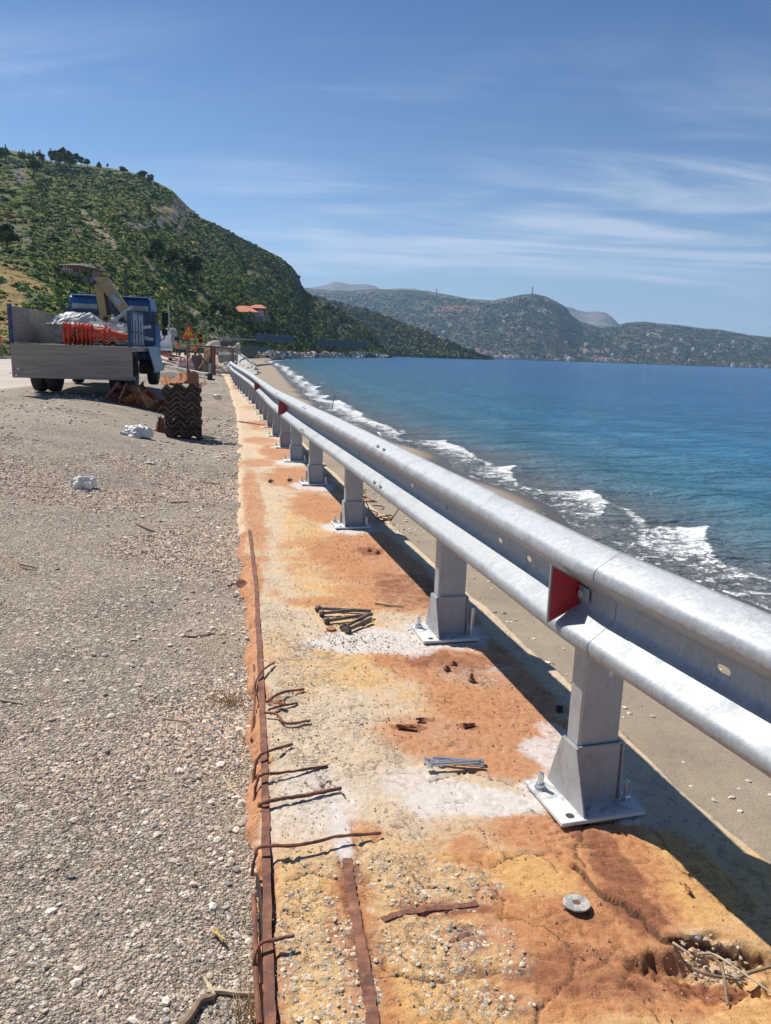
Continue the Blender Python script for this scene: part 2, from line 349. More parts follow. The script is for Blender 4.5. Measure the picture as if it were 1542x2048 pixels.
    return m.done(c, 0.93, 0.0, m.bump(h, 0.0065, 0.85), 0.2)
M_wall = wall_mat()
M_conc = simple('grey_concrete', (0.40, 0.38, 0.34), 0.92, 0, 0.2, 1.2, bump=0.02, bscale=8, dirt=(0.24, 0.22, 0.19))
M_concd = simple('weathered_concrete_side', (0.33, 0.27, 0.2), 0.95, 0, 0.35, 2.0, bump=0.02, bscale=15, dirt=(0.16, 0.11, 0.07))

# ------------------------------------------------------------------ the sea wall: dense top sheet, stains laid down at their places
def blob(X, Y, px, py, rx, ry, s, wob=0.35, seed=0):
    cx, cy = g2(px, py); hx = abs(g2(px+rx, py)[0]-cx); y2 = min(py+ry, 2300); y1 = max(py-ry, 760)
    hy = abs(g2(px, y2)[1]-g2(px, y1)[1])/2
    # the band shears with the wall direction
    dx = (X-cx)+0.20*(Y-cy); dy = Y-cy
    r = np.sqrt((dx/hx)**2+(dy/hy)**2)
    r = r*(1+wob*(fbm(X*7, Y*7, 4, 31+seed)-0.5)*2.2)
    return s*(1-sstep(0.45, 1.15, r))
rows = [0.45]
while rows[-1] < 42: rows.append(rows[-1]+max(0.0052, 0.0030*rows[-1]**1.5))
rows = np.array(rows); NC = 210
tt = np.linspace(0, 1, NC)
Yg = np.repeat(rows[:, None], NC, 1)
xl = XL(rows)+0.036*(fbm(rows*6.5, rows*0, 5, 3)-0.5)*2+.05*(fbm(rows*1.6, rows*0, 3, 36)-.5)*sstep(2.5, 5, rows); xr = XR(rows)+0.022*(fbm(rows*3.3, rows*0+9, 5, 5)-0.5)*2
Xg = xl[:, None]+(xr-xl)[:, None]*tt[None, :]
def bsum(lst, base=0.0):
    a = np.full(Xg.shape, base)
    for i, L in enumerate(lst): a = np.maximum(a, blob(Xg, Yg, *L[:5], seed=i, wob=L[5] if len(L) > 5 else 0.35))
    return a
rust = bsum([(740, 1110, 190, 70, .8), (780, 1180, 160, 55, .7), (650, 1015, 100, 40, .85), (600, 955, 90, 30, .9), (560, 905, 60, 22, .8), (920, 1340, 200, 60, .92), (1010, 1430, 150, 100, 1), (900, 1480, 200, 70, .75), (1030, 1510, 120, 70, .8),
    (1110, 1660, 190, 50, .8), (1190, 1700, 120, 90, .95), (1260, 1800, 120, 90, 1), (1150, 1880, 230, 110, 1), (1270, 1960, 230, 90, 1.0), (1080, 1990, 150, 60, .7), (940, 1700, 60, 50, .5), (720, 1900, 75, 260, .75), (570, 1900, 30, 120, .6), (900, 1815, 130, 25, .7),
    (930, 1880, 55, 40, .9), (510, 1150, 22, 60, .8), (505, 1000, 30, 110, .7), (730, 1660, 60, 30, .6), (1000, 1250, 40, 40, .6), (700, 1205, 200, 16, .7), (530, 850, 50, 12, .8), (520, 880, 50, 10, .7), (515, 925, 60, 10, .7), (490, 775, 40, 10, .8), (505, 1350, 25, 300, .7), (1000, 1800, 70, 50, .8), (520, 815, 50, 8, .6)], 0.20)
rust = np.maximum(rust, .95*(1-sstep(.035, .07, (Xg-xl[:, None])+.03*(fbm(Xg*9, Yg*5, 4, 78)-.5)*2))*(Yg < 5.5)*(.55+.8*fbm(Yg*2, Yg*0, 3, 79)))
rust = np.maximum(rust, 0.62*sstep(0.55, 0.9, tt)[None, :]*sstep(0.35, 0.6, fbm(Xg*1.1, Yg*0.8, 4, 77))*(Yg > 2.7)+0.15)
rim = sstep(.86, .93, tt+.05*(fbm(Yg*4, Yg*0, 4, 33)-.5))[...]
rust = np.clip(rust+.20*sstep(2.15, 1.75, Yg)*sstep(.12, .3, tt)[None, :], 0, 1.15); rust = rust*(1-.85*rim)
deep = bsum([(1230, 1740, 70, 65, .75), (1270, 1820, 60, 60, .6), (1190, 1680, 60, 35, .6), (840, 1180, 120, 50, .45), (900, 1320, 120, 30, .45), (740, 1102, 40, 12, .7), (820, 1455, 45, 10, .8, .2), (850, 1440, 22, 6, .8), (938, 1453, 26, 8, .6), (935, 1875, 45, 30, .8), (712, 1850, 28, 220, .55, .15), (900, 1815, 110, 14, .7), (1200, 1940, 220, 70, .45), (1000, 1945, 160, 22, .5), (900, 1330, 50, 14, .5), (555, 1405, 30, 30, .5), (700, 1700, 26, 60, .5), (1150, 1850, 120, 60, .35), (1420, 1960, 120, 40, .8)])
och = bsum([(1000, 1740, 230, 60, .75), (900, 1960, 260, 160, .85), (1350, 1740, 120, 120, .7), (650, 1850, 120, 160, .55), (1000, 1830, 200, 80, .8), (600, 1370, 60, 30, .55), (700, 1330, 160, 60, .6), (640, 1100, 120, 160, .55), (560, 1300, 60, 60, .5), (900, 1400, 160, 60, .5), (1480, 2000, 100, 80, .8), (640, 2000, 120, 80, .6)], 0.30)
deep = np.clip(deep*1.3, 0, 1)*(1-.6*rim); och = np.clip(och+.36*sstep(2.1, 1.7, Yg), 0, 1)
white = bsum([(760, 1280, 200, 32, .85, .5), (890, 1262, 100, 34, 1, .3), (960, 1600, 220, 42, .95, .5), (860, 1580, 130, 60, .6, .5), (1165, 1585, 150, 55, 1, .3), (1100, 1510, 60, 45, .8, .4), (640, 1590, 130, 90, .55, .5), (610, 1650, 130, 60, .5, .5), (680, 1660, 26, 90, .8, .3), (698, 1055, 65, 16, .95, .3), (626, 972, 55, 10, .95, .3), (582, 926, 45, 7, .95, .3), (740, 1820, 14, 12, .5), (1250, 1630, 40, 22, .8, .3), (1110, 1470, 40, 40, .6), (1000, 1340, 50, 16, .4), (545, 1700, 14, 60, .5)])
for q in PP[5:]:
    white = np.maximum(white, 0.95*(1-sstep(0.6, 1.2, np.hypot((Xg-q[0])/0.26, (Yg-q[1])/0.2))))
expo = bsum([(640, 1420, 120, 160, .8), (600, 1560, 90, 120, .7), (640, 1720, 110, 60, .6), (620, 1890, 120, 200, .9), (850, 1760, 170, 70, .95), (870, 1890, 150, 90, .9), (1000, 1900, 80, 90, .6), (720, 1500, 120, 60, .6), (660, 2000, 120, 100, .9), (560, 1250, 70, 60, .7), (800, 1640, 90, 60, .5), (930, 1350, 90, 26, .7), (600, 1330, 90, 80, .7), (1420, 1900, 110, 50, 1), (940, 2000, 150, 60, .7)], 0.12)
# relief
Z = 0.010*(fbm(Xg*4, Yg*4, 4, 1)-0.5)+0.003*(fbm(Xg*17, Yg*17, 3, 2)-0.5)+(.15+expo)*(0.009*(fbm(Xg*50, Yg*50, 4, 4)-0.5)+0.008*(fbm(Xg*13, Yg*13, 5, 44)-0.62))
lay = fbm(Xg*5.5, Yg*5.5, 5, 46); Z = Z+.006*expo*np.floor(lay*9)/9*1.4-.0008; Z = Z*1.0
pt = fbm(Xg*52, Yg*52, 2, 8); pit = sstep(0.68, 0.76, pt); Z = Z-0.005*pit
Z = Z*(1-.6*np.clip(white, 0, 1))
crack = np.zeros(Xg.shape)
def groove(px, wd, dp, jit=0.012, soft=1.0, off=0.0):
    """a crack or a lip along a pixel polyline"""
    global Z, crack
    P = [np.array(g2(*p)) for p in px]; D = np.full(Xg.shape, 9.0); S = np.zeros(Xg.shape)
    jx = Xg+jit*(fbm(Xg*26, Yg*26, 3, 61)-0.5)*2; jy = Yg+jit*(fbm(Xg*26, Yg*26, 3, 62)-0.5)*2
    for a, b in zip(P[:-1], P[1:]):
        ab = b-a; L2 = ab@ab; t = np.clip(((jx-a[0])*ab[0]+(jy-a[1])*ab[1])/L2, 0, 1)
        dx = jx-a[0]-t*ab[0]; dy = jy-a[1]-t*ab[1]; d = np.hypot(dx, dy); s = (ab[0]*(jy-a[1])-ab[1]*(jx-a[0]))/math.sqrt(L2)
        S = np.where(d < D, s, S); D = np.minimum(D, d)
    g = 1-sstep(wd*0.3, wd, D); Z = Z-dp*g; crack = np.maximum(crack, g*min(1, dp/0.008))
    if off: Z = Z+off*np.clip(1-D/0.10, 0, 1)*(S > 0)
K = groove
K([(1330, 2048), (1290, 1990), (1180, 1890)], .004, .006); K([(1150, 1735), (1180, 1765), (1215, 1795), (1255, 1815), (1300, 1850), (1320, 1875), (1420, 1885), (1475, 1895), (1530, 1915)], .010, .018, off=.012)
K([(1175, 1640), (1150, 1690), (1170, 1740)], .006, .008); K([(970, 1630), (1040, 1640), (1130, 1665)], .004, .005); K([(1110, 1690), (1200, 1690), (1250, 1700)], .004, .005)
K([(960, 1650), (975, 1690), (1030, 1720), (1130, 1700)], .004, .006); K([(1300, 1650), (1350, 1720), (1420, 1790), (1500, 1850)], .004, .005); K([(750, 1715), (800, 1730), (850, 1770), (930, 1790), (1010, 1800)], .005, .007)
K([(890, 1910), (900, 1885), (950, 1870)], .006, .008); K([(680, 1445), (730, 1435), (775, 1440)], .005, .008); K([(480, 1475), (620, 1470), (640, 1500), (700, 1530)], .005, .006)
K([(600, 1560), (640, 1580), (660, 1560), (700, 1600)], .005, .008); K([(570, 1760), (620, 1740), (680, 1760)], .006, .008); K([(560, 1820), (640, 1850), (690, 1840)], .005, .006); K([(780, 1900), (830, 1930), (900, 1990), (960, 2048)], .004, .006)
K([(880, 1600), (930, 1605), (945, 1595)], .004, .006); K([(960, 1720), (1000, 1790), (1010, 1850)], .004, .006); K([(1060, 1620), (1090, 1632), (1140, 1640), (1180, 1650), (1230, 1640)], .006, .009)
K([(800, 1380), (900, 1370), (960, 1380)], .003, .004); K([(700, 1400), (740, 1415), (830, 1400)], .004, .006); K([(880, 1485), (920, 1495), (1000, 1490), (1060, 1500)], .004, .006); K([(860, 1560), (940, 1540), (1000, 1560), (1080, 1590)], .005, .007); K([(560, 1215), (700, 1210), (860, 1216)], .004, .004)
K([(1000, 1830), (1090, 1850), (1150, 1900), (1140, 1960), (1080, 2010), (1060, 2048)], .005, .007); K([(820, 1660), (860, 1700), (960, 1720)], .004, .006); K([(700, 1960), (780, 1950), (900, 1965), (1000, 1945)], .005, .006)
for i in range(46):     # fine crazing all over
    x0 = rng.uniform(540, 1200); y0 = 1000+1048*rng.uniform(0, 1)**1.0; a = rng.uniform(-.35, .35); pts_ = [(x0, y0)]
    for k in range(int(rng.integers(2, 6))):
        a += rng.uniform(-.7, .7); l = rng.uniform(18, 45)*(y0/1700); pts_.append((pts_[-1][0]+l*math.cos(a), min(2200, pts_[-1][1]+l*math.sin(a)*.8)))
    K(pts_, rng.uniform(.003, .005), rng.uniform(.003, .006))
# broken hollow at the lower right edge
hx_, hy_ = g2(1450, 1935); hol = 1-sstep(.5, 1.0, np.hypot((Xg-hx_)/.20, (Yg-hy_)/.085)*(1+1.3*(fbm(Xg*11, Yg*11, 4, 91)-.5)))
Z = Z-.038*hol+hol*(.045*(fbm(Xg*26, Yg*26, 4, 92)-.5)+.03*(fbm(Xg*60, Yg*60, 2, 93)-.5))
# broken, eaten left edge and rounded right edge
ew = 0.035+0.05*fbm(Yg*3.1, Yg*0+2, 4, 12)
Z = Z-0.036*(1-sstep(0, 1, (Xg-xl[:, None])/ew))*(0.3+1.3*fbm(Xg*26, Yg*18, 4, 14))
Z = Z-0.02*(1-sstep(0, 1, (xr[:, None]-Xg)/0.03))
# the far stretch is buckled into ridges and sand lies over it
rid = sstep(7.0, 9.5, Yg)*sstep(.45, .05, tt)[...]*1.0
Z = Z+rid*0.035*(vnoise(Xg*2.5, Yg*5.5, 21)-0.45)
Zw = Z+zdip(Yg)
ext = lambda a, l, r: np.concatenate([l, a, r], 1)
Xe = ext(Xg, Xg[:, :1]-.002, Xg[:, -1:]+.002); Ye = ext(Yg, Yg[:, :1], Yg[:, -1:]); Ze = ext(Zw, Zw[:, :1]-.16, Zw[:, -1:]-.25); NE = NC+2
rust, deep, och, white, expo = [ext(a, a[:, :1], a[:, -1:]) for a in (rust, deep, och, white, expo)]
V = np.stack([Xe, Ye, Ze], -1).reshape(-1, 3); F = grid_faces(len(rows), NE)
wall = empty('sea_wall', (0, 0, 0), 0, 'long low concrete sea wall with a rust stained cracked top carrying the guardrail', 'wall')
hole_dirt = ext(np.clip(crack+0.0*pit, 0, 1), crack[:, :1]*0, crack[:, :1]*0)
o = npmesh('concrete_top', V, F, M_wall, wall, True, attrs={
    'stain': np.stack([rust, deep, och], -1).reshape(-1, 3), 'wear': np.stack([white, expo, hole_dirt], -1).reshape(-1, 3)})
# wall faces below: to the beach and under the verge
m = MB(); ys = np.arange(-2.0, 42.1, 0.25); xrs = XR(ys)+0.0; xls = XL(ys)
ring = []
for i, y in enumerate(ys):
    zt = float(zdip(y))-0.110
    ring.append([(xls[i]+.03, y, zt-.5), (xls[i]+.03, y, zt), (xrs[i]-.02, y, zt), (xrs[i]-.02, y, zt-2.2), (xls[i]+.03, y, zt-2.2)])
VV = [p for r_ in ring for p in r_]; FF = []
for i in range(len(ring)-1):
    for k in range(4): FF.append((i*5+k, i*5+k+1, (i+1)*5+k+1, (i+1)*5+k))
m.add(VV, FF); m.build('wall_body', M_concd, wall)
# stretch of top behind and below the camera
m = MB(); m.add([(float(XL(-2.0)), -2, -.004), (float(XR(-2.0)[0]), -2, -.004), (float(xr[0]), rows[0]+.01, -.012), (float(xl[0]), rows[0]+.01, -.012)], [(0, 1, 2, 3)]); m.build('concrete_top', M_wall, wall)

def px2w(pts, z=0.0):
    r_ = []
    for p in pts:
        zz_ = p[2] if len(p) > 2 else z; q = gnd(p[0], p[1], zz_); r_.append(Vector((q[0], q[1], zz_)))
    return r_
def smooth_path(pts, n=6, jit=0.0):
    P = [Vector(p) for p in pts]; P = [P[0]*2-P[1]]+P+[P[-1]*2-P[-2]]; o_ = []
    for i in range(1, len(P)-2):
        for k in range(n):
            t = k/n; a, b, c, d = P[i-1], P[i], P[i+1], P[i+2]
            o_.append(0.5*((2*b)+(-a+c)*t+(2*a-5*b+4*c-d)*t*t+(-a+3*b-3*c+d)*t**3)+Vector([random.uniform(-jit, jit) for _ in range(3)]))
    return o_+[P[-2]]
# iron edge bar (angle) along the left edge
def bar(name, pix, wdt, hgt, z, mat, parent, jit=.0012):
    P = smooth_path(px2w(pix, z), 8, jit); m = MB(); V = []; n_ = len(P)
    for i, p in enumerate(P):
        d = (P[min(i+1, n_-1)]-P[max(0, i-1)]).normalized(); s = Vector((d.y, -d.x, 0)); k = 1+random.uniform(-.12, .12)
        k2 = 1+random.uniform(-.09, .09)*(name[0] == 'e' and 'emb' in name); zj = Vector((0, 0, random.uniform(-.0015, .001))); V += [p-s*wdt/2*k*k2-Vector((0, 0, hgt)), p-s*wdt/2*k*k2+zj, p+s*wdt/2*k+zj*.5, p+s*wdt/2*k-Vector((0, 0, hgt))]
    m.add(V, [(i*4+k, i*4+k+1, (i+1)*4+k+1, (i+1)*4+k) for i in range(n_-1) for k in range(3)]+[(0, 1, 2, 3), tuple((n_-1)*4+k for k in (3, 2, 1, 0))])
    return m.build(name, mat, parent)
bar('edge_bar', [(547, 2190), (541, 2048), (536, 1900), (532, 1700), (531, 1620), (527, 1480), (521, 1330), (515, 1230), (512, 1170), (506, 1120), (499, 1060)], .022, .04, .0055, M_rust, wall)
bar('edge_bar', [(527, 1900), (522, 1800), (514, 1745)], .006, .04, -.002, M_rustd, wall)
for pl, r0 in [([(506, 1388, -.03), (514, 1358, .012), (526, 1340, .024), (548, 1325, .014)], .0042),
    ([(507, 1565, -.03), (512, 1525, .01), (530, 1505, .026), (585, 1488, .012)], .0050),
    ([(509, 1602, -.03), (513, 1565, .012), (526, 1549, .026), (575, 1544, .018), (655, 1532, .006)], .0045),
    ([(519, 1612, .0), (524, 1606, .018), (560, 1598, .018), (620, 1589, .014), (682, 1576, .010)], .0058),
    ([(503, 1752, -.03), (510, 1715, .01), (524, 1693, .028), (600, 1690, .026), (680, 1672, .022), (762, 1666, .010)], .0045),
    ([(508, 1950, -.02), (511, 1905, .015), (524, 1886, .024), (550, 1879, .026), (588, 1871, .03)], .0042),
    ([(534, 1404, .01), (560, 1386, .022), (608, 1378, .010)], .0052), ([(528, 1425, .018), (552, 1428, .02), (574, 1447, .012), (620, 1441, .008)], .0045), ([(536, 1420, .015), (560, 1412, .016), (595, 1406, .008)], .0045),
    ([(503, 1480, -.03), (509, 1400, -.01), (508, 1330, -.02)], .004), ([(520, 2048, -.03), (512, 1960, -.012), (511, 1880, -.01), (508, 1790, -.022)], .006)]:
    m = MB(); P = smooth_path(px2w(pl), 7, .0010); m.tube(P, [r0*random.uniform(.85, 1.2) for _ in P], 8); m.build('rebar', M_rust, wall, True)
bar('embedded_rebar', [(762, 2200), (748, 2048), (733, 1960), (722, 1890), (706, 1800), (698, 1750), (695, 1715)], .025, .02, .005, M_rust, wall, .0016)
bar('embedded_rebar', [(765, 1838), (800, 1826), (850, 1818), (905, 1812), (955, 1806)], .016, .02, .0035, M_rust, wall)
def stub(x, y, h=.03, r=.008):
    q = g2(x, y); zt = float(zdip(q[1])); m = MB(); m.tube([(q[0], q[1], zt-.02), (q[0]+random.uniform(-.004, .004), q[1], zt+h)], r, 8); m.lathe([(r*1.9, zt-.004), (r*1.9, zt+.008), (r*1.2, zt+.012)], (q[0], q[1], 0), 6); return m
for x, y, h in [(894, 1340, .022), (908, 1330, .02), (943, 1362, .034), (738, 1102, .016), (755, 1106, .018)]:
    stub(x, y, h).build('anchor_stub', M_rust, wall)
# ------------------------------------------------------------------ guardrail
guard = empty('guardrail', (PX[0], PY[0], 0), 0, 'galvanised W-beam crash barrier on steel posts bolted along the sea wall', 'guardrail')
def gpar(o): o.parent = guard; o.matrix_parent_inverse = Matrix.Translation((-PX[0], -PY[0], 0)); return o
YS = np.arange(-1.2, 33.7, 0.02); xs_ = np.array([postX(y) for y in YS]); ss = np.concatenate([[0], np.cumsum(np.hypot(np.diff(YS), np.diff(xs_)))])
s_of_Y = lambda Y: float(np.interp(Y, YS, ss))
ZB = 0.487; RH = 0.325
def rail_map(s, d, z):
    """s along, d towards the road from the post face, z above rail centre"""
    Y = np.interp(s, ss, YS); X = np.interp(s, ss, xs_); k = np.array([postD(y) for y in np.atleast_1d(Y)])
    nx = -1/np.sqrt(1+k*k); ny = k/np.sqrt(1+k*k); off = np.interp(Y, [0, 1.4, 2.1, 2.8, 3.6, 6.3, 9], [.020, .035, .062, .070, .080, .10, .10])+d
    zz_ = zdip(Y)+ZB+RH/2+z
    return np.stack([X+nx*off, Y-(-ny)*off*1.0, zz_], -1)
PROF = [(.000, .1600), (.005, .1610), (.012, .1590), (.040, .1430), (.066, .1275), (.075, .1210), (.080, .1130), (.083, .1040), (.083, .0920), (.080, .0840), (.073, .0770), (.045, .0560), (.018, .0360), (.010, .0280), (.006, .0200), (.006, .014)]
PROF_L = [(d, -z) for d, z in PROF[::-1]]
def rail_segment(Y0, Y1, lift, slots, boltholes):
    V = []; Fs = []
    def sheet(prof, s_arr, t):
        n0 = len(V); npf = len(prof)
        P = np.array(prof); S = np.repeat(s_arr[:, None], npf, 1).ravel(); Dd = np.tile(P[:, 0], len(s_arr))-t+lift; Zz = np.tile(P[:, 1], len(s_arr))
        V.extend(rail_map(S, Dd, Zz).tolist())
        for i in range(len(s_arr)-1):
            for k in range(npf-1):
                a = n0+i*npf+k; f = (a, a+1, a+npf+1, a+npf); Fs.append(f if t == 0 else f[::-1])
        return n0, npf
    s0, s1 = s_of_Y(Y0), s_of_Y(Y1); n = max(8, int((s1-s0)/0.10)); sa = np.linspace(s0, s1, n)
    T = 0.0032
    for prof in (PROF, PROF_L):
        a0, npf = sheet(prof, sa, 0); b0, _ = sheet(prof, sa, T)
        for i in range(n-1):          # close free edge
            k = 0 if prof is PROF else npf-1
            Fs.append((a0+i*npf+k, a0+(i+1)*npf+k, b0+(i+1)*npf+k, b0+i*npf+k))
        for k in range(npf-1):
            for e in (0, n-1): Fs.append((a0+e*npf+k, a0+e*npf+k+1, b0+e*npf+k+1, b0+e*npf+k))
    # valley strip with real slots
    z0 = 0.014; dv = .006+lift
    cur = s0; cells = []
    for sl in sorted(q for q in slots if s0+.05 < q < s1-.05):
        a, b = sl-.035, sl+.035
        if a > cur: cells.append((cur, a, None)); cells.append((a, b, sl)); cur = b
    cells.append((cur, s1, None))
    for a, b, sl in cells:
        if sl is None:
            m_ = max(2, int((b-a)/.1)+1); sb = np.linspace(a, b, m_); n0 = len(V)
            for s in sb:
                V.extend(rail_map(np.array([s, s]), np.array([dv, dv]), np.array([z0, -z0])).tolist())
            for i in range(m_-1): Fs.append((n0+2*i, n0+2*i+1, n0+2*i+3, n0+2*i+2))
        else:
            N = 16; n0 = len(V); hw, hh = .021, .0095; outer = []; inner = []
            for k in range(N):
                t = 2*math.pi*(k+.5)/N; cx, sx = math.cos(t), math.sin(t); m_ = max(abs(cx), abs(sx))
                outer.append((sl+.035*cx/m_, z0*sx/m_)); q = (abs(cx)**3+abs(sx)**3)**(-1/3.); inner.append((sl+hw*cx*q, hh*sx*q))
            for L, dd in ((outer, dv), (inner, dv), (inner, dv-T)):
                L = np.array(L); V.extend(rail_map(L[:, 0], np.full(N, dd), L[:, 1]).tolist())
            for k in range(N):
                k2 = (k+1) % N; Fs.append((n0+k, n0+k2, n0+N+k2, n0+N+k)); Fs.append((n0+N+k, n0+N+k2, n0+2*N+k2, n0+2*N+k))
            # cell corners
            for c4 in ((1, 1), (-1, 1), (-1, -1), (1, -1)):
                nc = len(V); V.extend(rail_map(np.array([sl+.035*c4[0]]), np.array([dv]), np.array([z0*c4[1]])).tolist())
                ks = [k for k in range(N) if (outer[k][0]-sl)*c4[0] > 0 and outer[k][1]*c4[1] > 0]
                cand = sorted(ks, key=lambda k: abs(abs(outer[k][0]-sl)/.035-abs(outer[k][1])/z0))[:2]
                if len(cand) == 2: Fs.append((nc, cand[0]+n0, cand[1]+n0))
    m = MB(); m.add(V, Fs); o = m.build('rail_beam', M_galv, None, True); gpar(o)
    return o
joints = [-1.2, 2.12, 4.35, 7.45, 10.6, 13.7, 16.8, 19.9, 23.0, 26.2, 29.6, 33.4]
slots = [s_of_Y(y) for y in [1.60, 2.5, 2.75, 3.35, 3.9, 4.25, 5.15, 5.7, 6.6, 7.3, 8.3, 8.9, 9.8, 10.4]]
slots = [s for s in slots if min(abs(s-s_of_Y(q)) for q in PY) > .09]
for i in range(len(joints)-1):
    rail_segment(joints[i]-(0.14 if i else 0), joints[i+1]+.14*(i < len(joints)-2), 0.0016*(i % 2), slots, [])
# lapped joint: oblong splice-bolt slots on both bulges (raised rim, dark mouth), bolts below
M_dark = simple('shadowed_slot', (0.05, 0.05, 0.052), 0.8)
def splice(Yj, two=True):
    for dy in (-.07, .07) if two else (-.05,):
        for zc, dd, nz in ((.136, .0600, .8), (.060, .058, -.75), (-.072, .0735, .55), (-.128, .069, -.75)):
            m = MB(); dk = MB(); s = s_of_Y(Yj+dy); N = 14; ring = []; c = rail_map(np.array([s]), np.array([dd+.0045]), np.array([zc]))[0]
            ex = rail_map(np.array([s+.01]), np.array([dd+.0045]), np.array([zc]))[0]-c; ex = Vector(ex).normalized()
            tz = rail_map(np.array([s]), np.array([dd+.0045-.01*nz]), np.array([zc+.01*math.sqrt(max(.05, 1-nz*nz))]))[0]-c; tz = Vector(tz).normalized()
            nn = ex.cross(tz).normalized(); 
            if nn.x > 0: nn = -nn
            for r1, h in ((1.0, .0005), (1.0, .003), (.72, .003), (.72, .0012)):
                ring.append([Vector(c)+ex*.021*r1*math.cos(2*math.pi*k/N)+tz*.0085*r1*math.sin(2*math.pi*k/N)+nn*h for k in range(N)])
            n0 = len(m.v); m.add([p for r_ in ring for p in r_], [(i*N+k, i*N+(k+1) % N, (i+1)*N+(k+1) % N, (i+1)*N+k) for i in range(3) for k in range(N)])
            dk.add(ring[3], [tuple(range(N))]); so_ = gpar(m.build('splice_bolt', M_galv)); dk.build('bolt_recess', M_dark, so_)
for j in joints[2:10]: splice(j)
# post with sleeve, plate, bolts
def hexbolt(m, x, y, z, stud=.045, r=.0085, tilt=0):
    m.lathe([(.019, z), (.019, z+.003)], (x, y, 0), 16); m.lathe([(.0148, z+.003), (.0155, z+.006), (.0155, z+.015), (.013, z+.018)], (x, y, 0), 6)
    m.lathe([(r, z+.018), (r, z+stud), (r*.7, z+stud+.003)], (x, y, 0), 10)
PH = ZB+RH-.13
def make_post():
    """local: x along the rail normal (towards the sea +), y along the rail"""
    w2, dp, th = .0675, .065, .004
    m = MB()
    # C section: web faces the camera (-y), flanges run back
    prof = [(-w2, dp/2), (-w2, -dp/2+.006), (-w2+.006, -dp/2), (w2-.006, -dp/2), (w2, -dp/2+.006), (w2, dp/2), (w2-th, dp/2), (w2-th, -dp/2+.009), (w2-.009, -dp/2+th), (-w2+.009, -dp/2+th), (-w2+th, -dp/2+.009), (-w2+th, dp/2)]
    m.prism(prof, .012, PH)
    post = m.build('post', M_post)
    s = MB(); a, b = w2+.007, dp/2+.008
    sp = [(-a, b), (-a, -b+.004), (-a+.004, -b), (a-.004, -b), (a, -b+.004), (a, b), (a-th, b), (a-th, -b+.008), (-a+.009, -b+th), (-a+th, -b+.008), (-a+th, b)]
    s.prism(sp, .012, .192)
    s.tube([(-a, -b-.001, .192), (a, -b-.001, .192)], .0035, 6)
    for sx in (-1, 1):     # flared cheek plates
        x0 = sx*(a+.001); x1 = x0+sx*.005
        pl = [(-.115 if sx < 0 else -.05, .012), (-b-.004, .19), (b, .19), (.105 if sx < 0 else .05, .012)]
        V = [(x0, y, z) for y, z in pl]+[(x1, y, z) for y, z in pl]; s.add(V, [(0, 1, 2, 3), (7, 6, 5, 4)]+[(i, (i+1) % 4, 4+(i+1) % 4, 4+i) for i in range(4)])
    sl = s.build('sleeve', M_post, post)
    p = MB(); p.box((-.018, -.005, .006), (.272, .235, .012), bev=.0015); pl = p.build('base_plate', M_plate, post)
    for bx_, by2, hh_ in ((-.128, .060, .05), (.095, -.055, .06)): q = MB(); hexbolt(q, bx_, by2, .012, hh_); q.build('anchor_bolt', M_zinc, post, True)
    h = MB(); h.lathe([(.0001, .0135), (.0115, .0135), (.013, .0125)], (-.112, -.092, 0), 14); h.build('plate_hole', M_dark, pl)
    # slot in the web, washer and splice bolt against the rail
    u = MB(); N = 12; u.add([(.018+.0085*math.cos(2*math.pi*k/N), -dp/2-.0012, ZB-.07+.017*math.sin(2*math.pi*k/N)) for k in range(N)], [tuple(range(N))]); u.build('post_slot', M_slot, post)
    u = MB(); u.box((-w2-.010, 0, ZB+RH/2), (.004, .062, .040), bev=.001); u.lathe([(.013, 0), (.013, .006), (.009, .010)], (-w2-.012, 0, ZB+RH/2), 12, M=Matrix.Rotation(R_(-90), 3, 'Y')); u.build('rail_washer', M_galv, post, True)
    return post
M_slot = simple('slot_edge_bright', (0.62, 0.60, 0.52), 0.7, 0, 0.2, 50)
p0 = make_post()
for i in range(len(PP)):
    Y = PY[i]; r_ = math.atan2(-postD(Y), 1.0)
    o = p0 if i == 0 else copy_tree(p0)
    o.parent = guard; o.matrix_parent_inverse = Matrix.Translation((-PX[0], -PY[0], 0))
    o.location = (postX(Y), Y, float(zdip(Y))+.006); o.rotation_euler = (0, 0, r_)
# tall loose studs seen at the third and fourth plates
for i, dx, h in ((2, -.10, .10), (3, -.10, .11), (1, .105, .15)):
    m = MB(); Y = PY[i]; m.tube([(postX(Y)+dx, Y+(.03 if i != 1 else -.05), .0), (postX(Y)+dx+.003, Y+(.03 if i != 1 else -.05), h)], .008, 8); gpar(m.build('anchor_stud', M_zinc, None, True))
